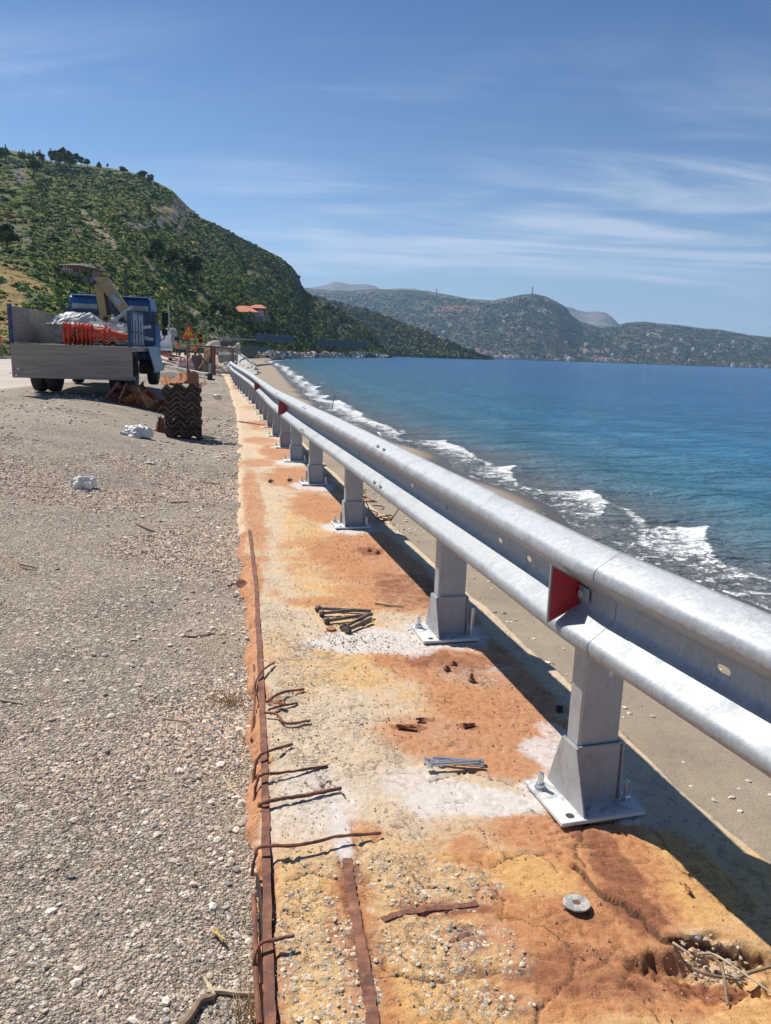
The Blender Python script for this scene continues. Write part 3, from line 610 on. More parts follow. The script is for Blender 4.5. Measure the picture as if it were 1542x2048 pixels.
# red reflectors on bent brackets in the valley
m_ = Mat('red_reflector'); v = m_.vor(260, out=0); M_refl = m_.done(m_.ramp(v, [(0.0, (0.50, 0.012, 0.02)), (0.6, (0.30, 0.008, 0.015))]), 0.22, 0.0, m_.bump(v, .001, .6), 0.7)
M_reflb = simple('reflector_frame', (0.34, 0.34, 0.33), 0.5, 0.3, 0.1)
def reflector(Yp, k=1.0):
    s = s_of_Y(Yp); c = Vector(rail_map(np.array([s]), np.array([.05]), np.array([0.0]))[0])
    fx = Vector(rail_map(np.array([s]), np.array([.06]), np.array([0.0]))[0])-Vector(rail_map(np.array([s]), np.array([.05]), np.array([0.0]))[0]); fx.normalize()   # towards road
    al = Vector((-fx.y, fx.x, 0)); al = al if al.y < 0 else -al     # towards the camera
    # plate stands across the valley: wide edge towards the road, short edge inside
    def P(u, v, t): return c+fx*u+Vector((0, 0, v))+al*t
    out_ = [(.052*k, .078*k), (-.038*k, .030*k), (-.038*k, -.030*k), (.052*k, -.078*k)]
    m = MB(); A = [P(u, v, 0) for u, v in out_]; B = [P(u, v, .006) for u, v in out_]; m.add(A+B, [(0, 1, 2, 3), (7, 6, 5, 4)]+[(i, (i+1) % 4, 4+(i+1) % 4, 4+i) for i in range(4)])
    o = gpar(m.build('reflector', M_reflb)); 
    inn = [(u*.90+.0005, v*.91) for u, v in out_]; m = MB(); A = [P(u, v, .006) for u, v in inn]; B = [P(u, v, .009) for u, v in inn]; m.add(A+B, [(0, 1, 2, 3), (7, 6, 5, 4)]+[(i, (i+1) % 4, 4+(i+1) % 4, 4+i) for i in range(4)])
    q = m.build('lens', M_refl); q.parent = o; q.matrix_parent_inverse = Matrix.Translation((-PX[0], -PY[0], 0)).inverted() if False else Matrix.Identity(4)
    return o
for y in (2.14, 9.6, 16.8): reflector(y, 1.12 if y < 5 else 1.35)
# ------------------------------------------------------------------ verge, road, beach
def asph(X, Y):      # signed: >0 on the asphalt
    e = np.interp(Y, [-5, 8, 16.5, 22, 30, 45, 70, 200], [-5.2, -6.3, -8.2, -8.6, -10.5, -13.5, -19, -50]) + 0.25*(fbm(Y*0.9, Y*0, 3, 5)-.5)
    return e-X
def stone_col(n, warm=1.0):
    t = rng.random(n); base = np.empty((n, 3)); pal = np.array([(.53, .435, .345), (.67, .56, .455), (.37, .305, .25), (.76, .66, .54), (.58, .465, .36), (.82, .75, .65), (.20, .185, .175), (.50, .30, .19), (.33, .33, .34)])
    p = np.array([.22, .22, .12, .14, .12, .06, .05, .02, .05]); idx = rng.choice(len(pal), n, p=p/p.sum()); base = pal[idx]*(0.8+0.4*rng.random((n, 1))); return base
def gravel_mat(name, sand=False):
    m = Mat(name); P = m.co('Object')
    pat = m.noise(0.55, 4, 0.6, co=P, dist=0.5)
    v1 = m.vor(190, co=P, out=1); d1 = m.vor(190, co=P, out=0); g1 = m.sepc(v1); v2 = m.vor(80, co=P, out=1); d2 = m.vor(80, co=P, out=0); g2_ = m.sepc(v2)
    if sand:
        c = m.ramp(m.noise(1.3, 6, 0.6, co=P), [(0.3, (0.31, 0.245, 0.175)), (0.7, (0.40, 0.325, 0.24))])
        c = m.mix(m.mr(m.noise(220, 3, 0.7, co=P), 0.45, 0.7, 0, .6), c, (0.17, 0.135, 0.10))
        c = m.mix(m.mr(m.noise(14, 6, 0.75, co=P, dist=1.0), 0.63, 0.70, 0, 0.65), c, (0.12, 0.09, 0.06))
        wet = m.attr('wet'); c = m.mix(wet, c, (0.10, 0.082, 0.062)); h = m.math('ADD', m.noise(60, 5, 0.7, co=P), m.math('MULTIPLY', m.noise(5, 4, 0.5, co=P), 3.0))
        return m.done(c, m.math('SUBTRACT', 0.92, m.math('MULTIPLY', wet, 0.55)), 0.0, m.bump(h, .012, .7), 0.35)
    st = [(0.0, (0.25, 0.20, 0.16)), (0.2, (0.45, 0.37, 0.29)), (0.5, (0.61, 0.50, 0.40)), (0.8, (0.72, 0.61, 0.495)), (1.0, (0.84, 0.76, 0.65))]
    c1 = m.mix(m.mr(d1, 0.55, 0.30), (0.16, 0.135, 0.105), m.ramp(g1[0], st)); c2 = m.mix(m.mr(d2, 0.60, 0.35), (0.17, 0.145, 0.115), m.ramp(g2_[0], st))
    v3 = m.vor(34, co=P, out=1); d3 = m.vor(34, co=P, out=0); g3_ = m.sepc(v3); c3 = m.mix(m.mr(d3, .62, .40), (.17, .14, .11), m.ramp(g3_[0], st))
    c = m.mix(m.mr(g2_[1], 0.50, 0.60), c1, c2); c = m.mix(m.math('MULTIPLY', m.mr(g3_[1], .52, .60), .75), c, c3)
    c = m.mix(m.mr(pat, 0.35, 0.65, 0.0, 0.45), c, (0.52, 0.43, 0.335))
    c = m.mix(m.mr(m.noise(2.2, 5, 0.6, co=P), 0.45, 0.75, 0.0, 0.35), c, (0.56, 0.48, 0.38))
    c = m.mix(m.mr(m.noise(0.9, 5, 0.65, co=P, dist=1), 0.56, 0.72, 0.0, 0.35), c, (0.42, 0.32, 0.20))
    h = m.math('ADD', m.math('MULTIPLY', m.math('SUBTRACT', 0.6, d2), 1.2), m.math('MULTIPLY', m.math('SUBTRACT', 0.6, d1), 0.6)); h = m.math('ADD', h, m.math('MULTIPLY', m.noise(25, 5, 0.7, co=P), 1.1))
    return m.done(c, 0.95, 0.0, m.bump(h, .013, .8), 0.2)
M_gravel = gravel_mat('pale_gravel'); M_sand = gravel_mat('beach_sand', True)
def road_mat():
    m = Mat('worn_asphalt'); P = m.co('Object'); n = m.noise(0.5, 5, .6, co=P); f = m.noise(90, 4, .7, co=P)
    c = m.ramp(n, [(0.3, (0.42, 0.36, 0.305)), (0.7, (0.52, 0.455, 0.39))]); c = m.mix(m.mr(f, .5, .75, 0, .5), c, (.45, .42, .37)); c = m.mix(m.mr(m.noise(1.3, 8, .7, co=m.co('Object', (1, .3, 1)), dist=2), .62, .66, 0, .5), c, (.13, .12, .11))
    return m.done(c, .9, 0, m.bump(f, .006, .6), .25)
M_road = road_mat()
ry = [-2.0]
while ry[-1] < 260: ry.append(ry[-1]+max(0.02, 0.012*abs(ry[-1])**1.05))
ry = np.array(ry); dd = np.concatenate([np.linspace(-.45, .3, 34), np.geomspace(.32, 60, 150)])
X = XL(ry)[:, None]-dd[None, :]; Y = np.repeat(ry[:, None], len(dd), 1)
Z = zg(X, Y)+(0.02*(fbm(X*2.2, Y*2.2, 4, 51)-.5)+0.010*(fbm(X*14, Y*14, 3, 52)-.5)+.035*(fbm(X*.8, Y*.8, 3, 53)-.5)*sstep(.2, 1.5, dd)[None, :])*(1-sstep(0, .4, asph(X, Y))*.9)
Z = Z+0.025*np.exp(-((dd-.55)/.35)**2)[None, :]*(fbm(Y*.7, Y*0, 3, 54)-.3)
g = npmesh('gravel_verge', np.stack([X, Y, Z], -1).reshape(-1, 3), grid_faces(len(ry), len(dd)), M_gravel, None, True); tag(g, kind='structure'); g.name = 'ground'
# asphalt sheet a few millimetres proud
yy = np.concatenate([np.arange(8, 60, .5), np.geomspace(60, 255, 60)]); uu = np.concatenate([[0], np.geomspace(.05, 9.5, 26)])
ex = np.interp(yy, [-5, 8, 16.5, 22, 30, 45, 70, 200], [-5.2, -6.3, -8.2, -8.6, -10.5, -13.5, -19, -50])+0.25*(fbm(yy*0.9, yy*0, 3, 5)-.5)
wd = np.interp(yy, [0, 30, 60, 255], [14, 12, 10, 9.0]); X = ex[:, None]-uu[None, :]/9.5*wd[:, None]; Y = np.repeat(yy[:, None], len(uu), 1)
ZR = zg(X, Y)+.022-.05*(uu[None, :] < .01)
tag(npmesh('road', np.stack([X, Y, ZR], -1).reshape(-1, 3), grid_faces(len(yy), len(uu)), M_road, None, True), kind='structure')
m = MB()
for a in range(0, 46):
    y = 24+a*1.0; x = float(np.interp(y, yy, ex-wd)); x2 = float(np.interp(y+.98, yy, ex-wd)); z = float(zg(x, y))
    m.add([(x, y, z-.1), (x-.3, y, z-.1), (x2-.3, y+.98, z-.1), (x2, y+.98, z-.1), (x, y, z+.16), (x-.3, y, z+.16), (x2-.3, y+.98, z+.16), (x2, y+.98, z+.16)], [(3, 2, 1, 0), (4, 5, 6, 7), (0, 1, 5, 4), (1, 2, 6, 5), (2, 3, 7, 6), (3, 0, 4, 7)])
tag(m.build('kerb', M_conc), kind='structure')

# beach and sea
SY = np.array([-40, -5, 4, 8.5, 11.3, 14.9, 17.8, 22.6, 28.9, 38.3, 51, 84, 132, 205, 352, 420, 560, 800, 5000, 7000]); SX = np.array([9, 7.2, 5.6, 4.45, 3.75, 3.1, 2.4, 1.3, -.7, -3.1, -5.5, -11, -19, -32.8, -42, -40, -20, -60, -400, -500])
def shoreX(Y): return np.interp(Y, SY, SX)+0.25*np.sin(np.asarray(Y)*.9)*np.clip(30/np.maximum(Y, 30), .0, 1)
WL = -1.55
by = np.concatenate([np.arange(-4, 12, .05), np.geomspace(12, 420, 170)]); bt = np.concatenate([np.linspace(0, 1, 90), [1.12, 1.3]])
x0 = XR(np.clip(by, -3, 42))-.05; x0 = np.where(by > 38, XL(by)+.4, x0); sx = shoreX(by)
X = x0[:, None]+(sx-x0)[:, None]*bt[None, :]; Y = np.repeat(by[:, None], len(bt), 1)
Zb = -.95+(WL+.95)*bt[None, :]**1.3+0.05*(fbm(X*.9, Y*.9, 4, 71)-.5)*(1-sstep(.8, 1, bt))[None, :]+.008*(fbm(X*9, Y*9, 3, 72)-.5)
Zb = Zb-.25*sstep(1, 1.3, bt)[None, :]
Zb = Zb+np.where(Y > 38, .95*(1-sstep(0, .30, bt))[None, :], 0)
wet = sstep(-.9, -.15, -(sx[:, None]-X)+.4*(fbm(X*0+Y*.5, Y*0, 3, 73)-.5))
tag(npmesh('beach', np.stack([X, Y, Zb], -1).reshape(-1, 3), grid_faces(len(by), len(bt)), M_sand, None, True, {'wet': wet.ravel()}), kind='structure')

def sea_mat():
    m = Mat('sea_water'); P = m.co('Object'); d = m.attr('dist'); fo = m.attr('foam')
    c = m.ramp(m.mr(d, 0, 120, 0, 1, False), [(0.0, (0.17, 0.165, 0.15)), (0.014, (0.14, 0.165, 0.17)), (0.035, (0.055, 0.185, 0.25)), (0.09, (0.018, 0.165, 0.30)), (0.30, (0.005, 0.128, 0.30)), (1.0, (0.004, 0.110, 0.28))])
    c = m.mix(m.mr(m.noise(.05, 5, .6, co=m.co('Object', (1, .4, 1))), .35, .7, 0, .45), c, (0.003, 0.080, 0.21), 'MIX')
    w1 = m.noise(.55, 5, .62, co=m.co('Object', (1.0, 1.9, 1), (0, 0, .25)), dist=.5); w2 = m.noise(3.2, 5, .6, co=m.co('Object', (1, 1.6, 1), (0, 0, -.2)), dist=.3); w3 = m.noise(.11, 4, .6, co=m.co('Object', (1, 2.2, 1)))
    h = m.math('ADD', m.math('MULTIPLY', w1, .85), m.math('MULTIPLY', w2, .22)); h = m.math('ADD', h, m.math('MULTIPLY', w3, 1.6))
    cap = m.mr(m.noise(.33, 9, .72, co=m.co('Object', (1, 3.0, 1))), .74, .79, 0, .55)
    n1 = m.noise(7, 8, .75, co=m.co('Object', (1, .8, 1)), dist=1.2); n2 = m.noise(1.6, 6, .65, co=P, dist=1.5)
    thr = m.math('ADD', fo, m.math('MULTIPLY', m.math('SUBTRACT', m.math('ADD', m.math('MULTIPLY', n1, .6), m.math('MULTIPLY', n2, .4)), .5), 2.3)); fm = m.mr(thr, .46, .70)
    fm = m.math('MULTIPLY', fm, m.mr(fo, .03, .2)); fm = m.math('MAXIMUM', fm, cap)
    col_ = m.mix(fm, c, (.78, .80, .80)); r = m.mr(fm, 0, 1, .13, .8, False)
    return m.done(col_, r, 0, m.bump(m.math('ADD', h, m.math('MULTIPLY', fm, .06)), .85, 1.0), .36, IOR=1.33)
M_sea = sea_mat()
wy = np.concatenate([np.arange(-4, 30, .10), np.geomspace(30, 5200, 330)]); wd_ = np.concatenate([[-2.5, -1.5], np.arange(-1.0, 9, .10), np.geomspace(9.1, 9000, 130)])
sxw = shoreX(wy); X = sxw[:, None]+wd_[None, :]; Y = np.repeat(wy[:, None], len(wd_), 1); D = np.repeat(wd_[None, :], len(wy), 0)
# swash lobes, small breakers at an angle to the beach
lob = np.zeros(X.shape); foam = np.zeros(X.shape); Zs = np.full(X.shape, WL)
saw = [(1.5, 4.6, 2.4), (5.2, 9.3, 2.9), (8.9, 13.6, 2.8), (12.8, 17.0, 2.0), (16.5, 20.6, 1.8), (20.0, 26.5, 2.2), (25, 33, 1.2), (30.5, 39, 1.7), (35, 47, 1.9), (43, 52, 1.4), (50, 66, 2.2), (61, 75, 1.6), (70, 92, 2.2), (90, 110, 1.6), (105, 140, 2.4), (138, 180, 2.2), (176, 230, 3)]
for y0, y1, dm in saw:
    t = (Y-y0)/(y1-y0); inside = (t > -.02) & (t < 1.02)
    front = .45+.75*dm*np.clip(t, 0, 1)**1.3           # front edge goes outward with Y, back to the beach at y0 of the next
    wob = .45*(fbm(Y*1.1, Y*0+y0, 4, 81)-.5)
    q = D-front-wob; f = np.exp(-np.clip(-q, 0, 9)/(.75+dm*.60))*(q < .03)*inside*sstep(-.02, .12, t)*sstep(1.02, .985, t)
    foam = np.maximum(foam, f*(.55+.42*t)); Zs += .07*np.exp(-(q/.28)**2)*inside*sstep(.15, .8, t)*sstep(1.02, .97, t)
farb = sstep(22, 32, Y)*np.exp(-((D-.9-1.4*(fbm(Y*.25, Y*0, 4, 88)-.5))/(.5+.01*Y))**2); foam = np.maximum(foam, farb*(.45+.7*(fbm(Y*.5, D*1.2, 3, 89)-.3)))
edge = np.exp(-((D-.02-.35*(fbm(Y*.8, Y*0, 3, 82)-.5))/.09)**2); foam = np.maximum(foam, .72*edge); foam = np.maximum(foam, .33*sstep(3.0, .1, D)*(D > -.1)*(.6+.8*fbm(Y*.35, D*.5, 3, 90)))
ln2 = np.exp(-((D-.9-.9*(fbm(Y*.33, Y*0, 4, 96)-.5)*2)/.22)**2); foam = np.maximum(foam, .66*ln2*(Y < 30))
Zs += .035*(fbm(X*.9, Y*1.8, 3, 83)-.5)*sstep(0, 2, D)*(Y < 80)+.05*np.sin(D*1.5+.6*fbm(X*.3, Y*.3, 3, 84)*6)*sstep(1, 4, D)*sstep(26, 9, D)
Zs = Zs-.06*sstep(.6, -1.2, D)
tag(npmesh('sea', np.stack([X, Y, Zs], -1).reshape(-1, 3), grid_faces(len(wy), len(wd_)), M_sea, None, True, {'dist': np.clip(D, 0, 1e4).ravel(), 'foam': foam.ravel()}), kind='structure')

# ------------------------------------------------------------------ loose stones (nobody could count them)
def scatter(name, pos, size, colr, tmpl_v, tmpl_f, mat, flat=(.9, .35), label=None, cat=None, squash=None):
    n = len(pos); k = len(tmpl_v); V = np.repeat(tmpl_v[None], n, 0)*(1+.45*(rng.random((n, k, 1))-.5))
    sc3 = np.stack([size*(.75+.5*rng.random(n)), size*(.75+.6*rng.random(n)), size*(flat[1]+(flat[0]-flat[1])*rng.random(n))], -1); V = V*sc3[:, None, :]
    a = rng.random(n)*6.283; t = (rng.random(n)-.5)*.7; ca, sa = np.cos(a), np.sin(a); ct, s_ = np.cos(t), np.sin(t)
    x, y, z = V[..., 0].copy(), V[..., 1].copy(), V[..., 2].copy(); x2 = x*ct[:, None]+z*s_[:, None]; z2 = -x*s_[:, None]+z*ct[:, None]
    V[..., 0] = x2*ca[:, None]-y*sa[:, None]; V[..., 1] = x2*sa[:, None]+y*ca[:, None]; V[..., 2] = z2
    V += pos[:, None, :]; Fq = (tmpl_f[None]+(np.arange(n)*k)[:, None, None]).reshape(-1, tmpl_f.shape[1])
    o = npmesh(name, V.reshape(-1, 3), Fq, mat, None, False, {'tint': np.repeat(colr, k, 0)}); tag(o, label, cat, None, 'stuff'); return o
def ico(sub):
    bm = bmesh.new(); bmesh.ops.create_icosphere(bm, subdivisions=sub, radius=1); v = np.array([tuple(q.co) for q in bm.verts]); bm.verts.index_update(); f = np.array([[q.index for q in p.verts] for p in bm.faces]); bm.free(); return v, f
ICO1 = ico(1); OCT = (np.array([(1, 0, 0), (-1, 0, 0), (0, 1, 0), (0, -1, 0), (0, 0, 1), (0, 0, -1)], float), np.array([(0, 2, 4), (2, 1, 4), (1, 3, 4), (3, 0, 4), (2, 0, 5), (1, 2, 5), (3, 1, 5), (0, 3, 5)]))
m = Mat('stone'); tn = m.attr('tint', 'Color'); M_stone = m.done(m.mix(m.mr(m.noise(120, 4, .7), .4, .7, 0, .35), tn, (.5, .46, .4)), .88, 0, None, .3)
def gravel_pos(n, ymax, pw=2.0, dmax=9):
    y = .75+(ymax-.75)*rng.random(n)**pw; lo = XL(y); left = -(.56*y+.4); x = lo+.02-(lo-left+.02)*rng.random(n)**1.25
    keep = (asph(x, y) < 0) & (y > .8); return x[keep], y[keep]
def gz(x, y):
    d = XL(y)-x; Z = zg(x, y)+(0.02*(fbm(x*2.2, y*2.2, 4, 51)-.5)+0.010*(fbm(x*14, y*14, 3, 52)-.5)+.035*(fbm(x*.8, y*.8, 3, 53)-.5)*sstep(.2, 1.5, d))
    return Z+0.025*np.exp(-((d-.55)/.35)**2)*(fbm(y*.7, y*0, 3, 54)-.3)
x, y = gravel_pos(105000, 9, 2.0); coarse = sstep(.42, .6, fbm(x*.8, y*.8, 4, 93))*(.12+.88*sstep(1.75, 2.4, y+.5*(XL(y)-x-.6))); k = rng.random(len(x)) < .45+.55*coarse; x, y, coarse = x[k], y[k], coarse[k]
s = (.0014+.0018*rng.random(len(x))+.0028*coarse)*(1+.24*y); scatter('gravel_stones', np.stack([x, y, gz(x, y)+s*.15], -1), s, stone_col(len(x))*(.80+.20*sstep(1.6, 2.5, y))[:, None]*np.array([1.03, .96, .89]), *OCT, M_stone, label='loose pale gravel covering the verge left of the wall', cat='gravel')
x, y = gravel_pos(9500, 17, 1.9); near = sstep(.9, .05, (XL(y)-x)/(1+.1*y)); c_ = sstep(.42, .65, fbm(x*.8, y*.8, 4, 93)); k = rng.random(len(x)) < .03+.32*near+.30*c_*sstep(1.7, 2.4, y); x, y = x[k], y[k]
s = .0035+.007*rng.random(len(x))**3*(1+.05*y)+.0012*y; scatter('pebbles', np.stack([x, y, gz(x, y)+s*.2], -1), s, stone_col(len(x))*1.08, *ICO1, M_stone, label='larger mixed pebbles scattered on the gravel beside the wall', cat='pebbles')
na = 3600; ix = rng.integers(0, len(rows)-1, 60000); jx = rng.integers(3, NC-3, 60000); k = (expo[ix, jx] > .35+.5*rng.random(60000)) & (Yg[ix, jx] < 4.5); ix, jx = ix[k][:na], jx[k][:na]; s = .002+.0055*rng.random(len(ix))**2.2; q_ = np.array([(.56, .45, .31), (.48, .385, .26), (.40, .34, .26), (.62, .50, .34), (.66, .56, .41), (.30, .275, .24)])
ao = scatter('exposed_aggregate', np.stack([Xg[ix, jx], Yg[ix, jx], Zw[ix, jx]-s*.22], -1), s, q_[rng.integers(0, 6, len(ix))]*(.8+.4*rng.random((len(ix), 1))), *ICO1, M_stone, flat=(.7, .4)); ao.parent = wall
nd = 2600; px_ = np.concatenate([rng.normal(700, 60, nd//2), rng.uniform(540, 1080, nd//2)]); py_ = np.concatenate([rng.normal(1285, 16, nd//4), rng.normal(1105, 22, nd//2-nd//4), rng.uniform(980, 1500, nd//2)]); gp = np.array([g2(a, b, 1) for a, b in zip(px_, py_)]); s = .0015+.0030*rng.random(nd)**2
scatter('rust_crumbs', np.stack([gp[:, 0], gp[:, 1], zdip(gp[:, 1])+s*.3+.001], -1), s, np.array([.16, .08, .05])*(.5+.9*rng.random((nd, 1))), *OCT, M_stone, label='dark crumbs and flakes of rust lying on the wall top', cat='rubble')
# rubble grains on the concrete top and shells on the sand
y = .9+9*rng.random(3200)**1.8; t = rng.random(len(y))**1.6; x = XL(y)+(XR(y)-XL(y))*t*.9+.03; s = .0012+.0028*rng.random(len(y))**3+.0002*y
scatter('concrete_crumbs', np.stack([x, y, zdip(y)+s*.3+.001], -1), s, np.array([.5, .38, .24])*(0.4+.8*rng.random((len(y), 1)))*np.array([1, .9+.0, .85]), *OCT, M_stone, label='small crumbs of broken concrete on the wall top', cat='rubble')
y = 1.2+13*rng.random(3200)**1.5; x0_ = XR(y)+.25; x = x0_+(shoreX(y)-x0_)*rng.random(len(y))**1.2; tb = (x-XR(y)+.05)/(shoreX(y)-XR(y)+.05); zz2 = -.95+(WL+.95)*np.clip(tb, 0, 1)**1.3+0.05*(fbm(x*.9, y*.9, 4, 71)-.5)
s = .006+.012*rng.random(len(y))**2.2+.001*y; k = rng.random(len(y)) < .15+.85*sstep(.45, .6, fbm(x*1.3, y*1.3, 3, 95)); cc = stone_col(len(y))*1.15; x, y, zz2, s, cc = x[k], y[k], zz2[k], s[k], cc[k]
scatter('beach_pebbles', np.stack([x, y, zz2+s*.15], -1), s, cc, *ICO1, M_stone, flat=(.6, .3), label='flat pebbles and shells lying on the brown beach sand', cat='pebbles')
# ------------------------------------------------------------------ hills (lofted from foot to ridge, with a back slope)
class Hill:
    """columns: photo x -> foot (y, distance) and ridge (y, distance); points lie on a real sloping surface"""
    def __init__(s, cols, p=1.0, amp=0.02, seed=1, gully=1.0, nf=1.0):
        s.c = np.array(cols, float); s.p = p; s.amp = amp; s.seed = seed; s.g = gully; s.nf = nf
    def par(s, x): return [np.interp(x, s.c[:, 0], s.c[:, i]) for i in range(1, 5)]
    def depth(s, x, y):
        yf, df, yr, dr = s.par(x); t = np.clip((yf-y)/(yf-yr), 0, 1); return df*(dr/df)**(t**s.p)
    def pt(s, x, t):
        """t 0 foot .. 1 ridge; >1 runs down the back"""
        yf, df, yr, dr = s.par(x); tc = np.clip(t, 0, 1); y = yf+(yr-yf)*tc; D = df*(dr/df)**(tc**s.p)
        d = _F[:, None]+_R[:, None]*((x-771)/CF)[None]+_U[:, None]*((1024-y)/CF)[None]
        k = D/d[1]; P = np.stack([d[0]*k, D, H+d[2]*k], -1)
        back = np.clip(t-1, 0, 9)[:, None]; P = P+back*np.stack([np.zeros_like(D), dr*.55, -np.maximum(P[:, 2], 1)*1.6], -1)
        e = np.sin(np.clip(tc, 0, 1)*math.pi)**.5*(t <= 1)+0.0
        q = s.nf*170/np.maximum(D, 60)**.75
        n = (fbm(P[:, 0]*.012*s.nf, P[:, 2]*.03*s.nf+P[:, 1]*.004, 5, s.seed)-.5)*1.3+(fbm(P[:, 0]*.07*s.nf, P[:, 2]*.10*s.nf+P[:, 1]*.03, 4, s.seed+5)-.5)*.45
        gl = abs(fbm((P[:, 0]*.03+P[:, 2]*.02)*s.nf, P[:, 1]*.006, 4, s.seed+9)-.5)*1.6
        P[:, 2] += s.amp*D*(n-gl*s.g*.6)*e; P[:, 1] -= s.amp*D*n*1.0*e
        return P
    def at(s, x, y):
        yf, df, yr, dr = s.par(x); t = float(np.clip((yf-y)/(yf-yr), 0, 1)); return s.pt(np.array([float(x)]), np.array([t]))[0]
    def build(s, name, xs, nt, mat, blobs=(), base=0.0, kind='structure'):
        t = np.concatenate([[-.02], np.linspace(0, 1, nt), [1.04, 1.12, 1.3, 1.6, 2.0]]); T, Xp = np.meshgrid(t, xs, indexing='ij')
        P = s.pt(Xp.ravel(), np.maximum(T.ravel(), 0)); P[:, 2] -= (T.ravel() < 0)*3.0
        yf, df, yr, dr = s.par(Xp.ravel()); yp = yf+(yr-yf)*np.clip(T.ravel(), 0, 1); s_ = [np.full(len(P), base) for _ in range(4)]
        s.blobs = blobs
        for ch in range(4): s_[ch] = s.mask(Xp.ravel(), yp, ch, base if ch == 0 else 0)
        return tag(npmesh(name, P, grid_faces(len(t), len(xs))[:, ::-1], mat, None, True, {'cover': np.stack(s_[:4], -1)}), kind=kind)
    def mask(s, x, y, ch, base=0.0):
        m_ = np.full(np.shape(x), base, float)
        for (c, bx, by_, rx, ry_, ang, st) in s.blobs:
            if c != ch: continue
            a = R_(ang); u = (x-bx)*math.cos(a)+(y-by_)*math.sin(a); v = -(x-bx)*math.sin(a)+(y-by_)*math.cos(a)
            r = np.sqrt((u/rx)**2+(v/ry_)**2)*(1+1.1*(fbm(x/9., y/9., 4, 17)-.5)); m_ = np.maximum(m_, st*(1-sstep(.5, 1.1, r)))
        return m_
def hill_mat(name, green=((.06, .10, .03), (.125, .165, .05), (.235, .24, .09)), scale=1.0, earth=(.34, .28, .18)):
    m = Mat(name); P = m.co('Object'); cv = m.attr('cover', 'Color'); s = m.sepc(cv)
    n1 = m.noise(.035*scale, 7, .68, co=P, dist=.6); n2 = m.noise(.22*scale, 6, .7, co=m.co('Object', (1, 1, 1.3)), dist=.5); v = m.vor(.28*scale, co=P, out=0)
    c = m.ramp(m.math('ADD', m.math('MULTIPLY', n1, .5), m.math('MULTIPLY', n2, .5)), [(.30, green[0]), (.5, green[1]), (.68, green[2])])
    c = m.mix(m.mr(m.noise(.09*scale, 7, .75, co=P), .50, .60, 0, .8), c, tuple(q*.72 for q in earth))
    e = m.ramp(n2, [(.3, tuple(q*.62 for q in earth)), (.6, earth), (.8, tuple(q*1.25 for q in earth))])
    k = m.math('ADD', s[0], m.math('MULTIPLY', m.math('SUBTRACT', n2, .5), 2.4)); c = m.mix(m.mr(k, .38, .60), c, e)
    g = m.ramp(m.noise(.15*scale, 7, .75, co=m.co('Object', (1, 1, 2.2))), [(.3, (.09, .088, .075)), (.55, (.19, .18, .155)), (.75, (.31, .29, .25))])
    k = m.math('ADD', s[1], m.math('MULTIPLY', m.math('SUBTRACT', n2, .5), 1.8)); c = m.mix(m.mr(k, .38, .6), c, g)
    gr = m.ramp(n2, [(.3, (.24, .17, .06)), (.7, (.42, .31, .13))]); k = m.math('ADD', s[2], m.math('MULTIPLY', m.math('SUBTRACT', n2, .5), .9)); c = m.mix(m.mr(k, .35, .7), c, gr)
    h = m.math('ADD', m.math('MULTIPLY', n2, 1.0), m.math('MULTIPLY', n1, 3.0))
    return m.done(c, .97, 0, m.bump(h, 3.0/scale, .9), .1)
M_hill = hill_mat('scrub_hillside'); M_hillb = hill_mat('wooded_slope', ((.03, .05, .022), (.055, .08, .03), (.10, .12, .05)), .6)
M_hillc = hill_mat('far_slope', ((.032, .048, .026), (.052, .072, .036), (.11, .115, .065)), .22, (.36, .31, .22)); M_mtn = hill_mat('bare_mountain', ((.22, .21, .19), (.28, .27, .24), (.33, .31, .28)), .12, (.36, .34, .30))
A = Hill([(-500, 735, 48, 330, 300), (-150, 722, 50, 292, 360), (0, 713, 54, 298, 430), (60, 705, 60, 306, 440), (100, 704, 66, 322, 450), (200, 704, 85, 333, 470), (250, 703, 95, 341, 480), (290, 702, 110, 352, 490), (345, 699, 135, 381, 500), (375, 697, 150, 412, 505), (400, 696, 160, 434, 510), (440, 697, 180, 452, 520), (480, 699, 210, 474, 530),
    (520, 703, 260, 494, 540), (560, 708, 300, 514, 550), (585, 711, 330, 534, 555), (598, 713, 345, 553, 560), (606, 714, 350, 577, 565), (640, 715, 390, 600, 590), (680, 716, 450, 616, 620), (710, 716, 500, 640, 640), (745, 717, 560, 668, 660), (765, 717, 600, 694, 670), (785, 718, 640, 712, 680)], 1.15, .020, 3)
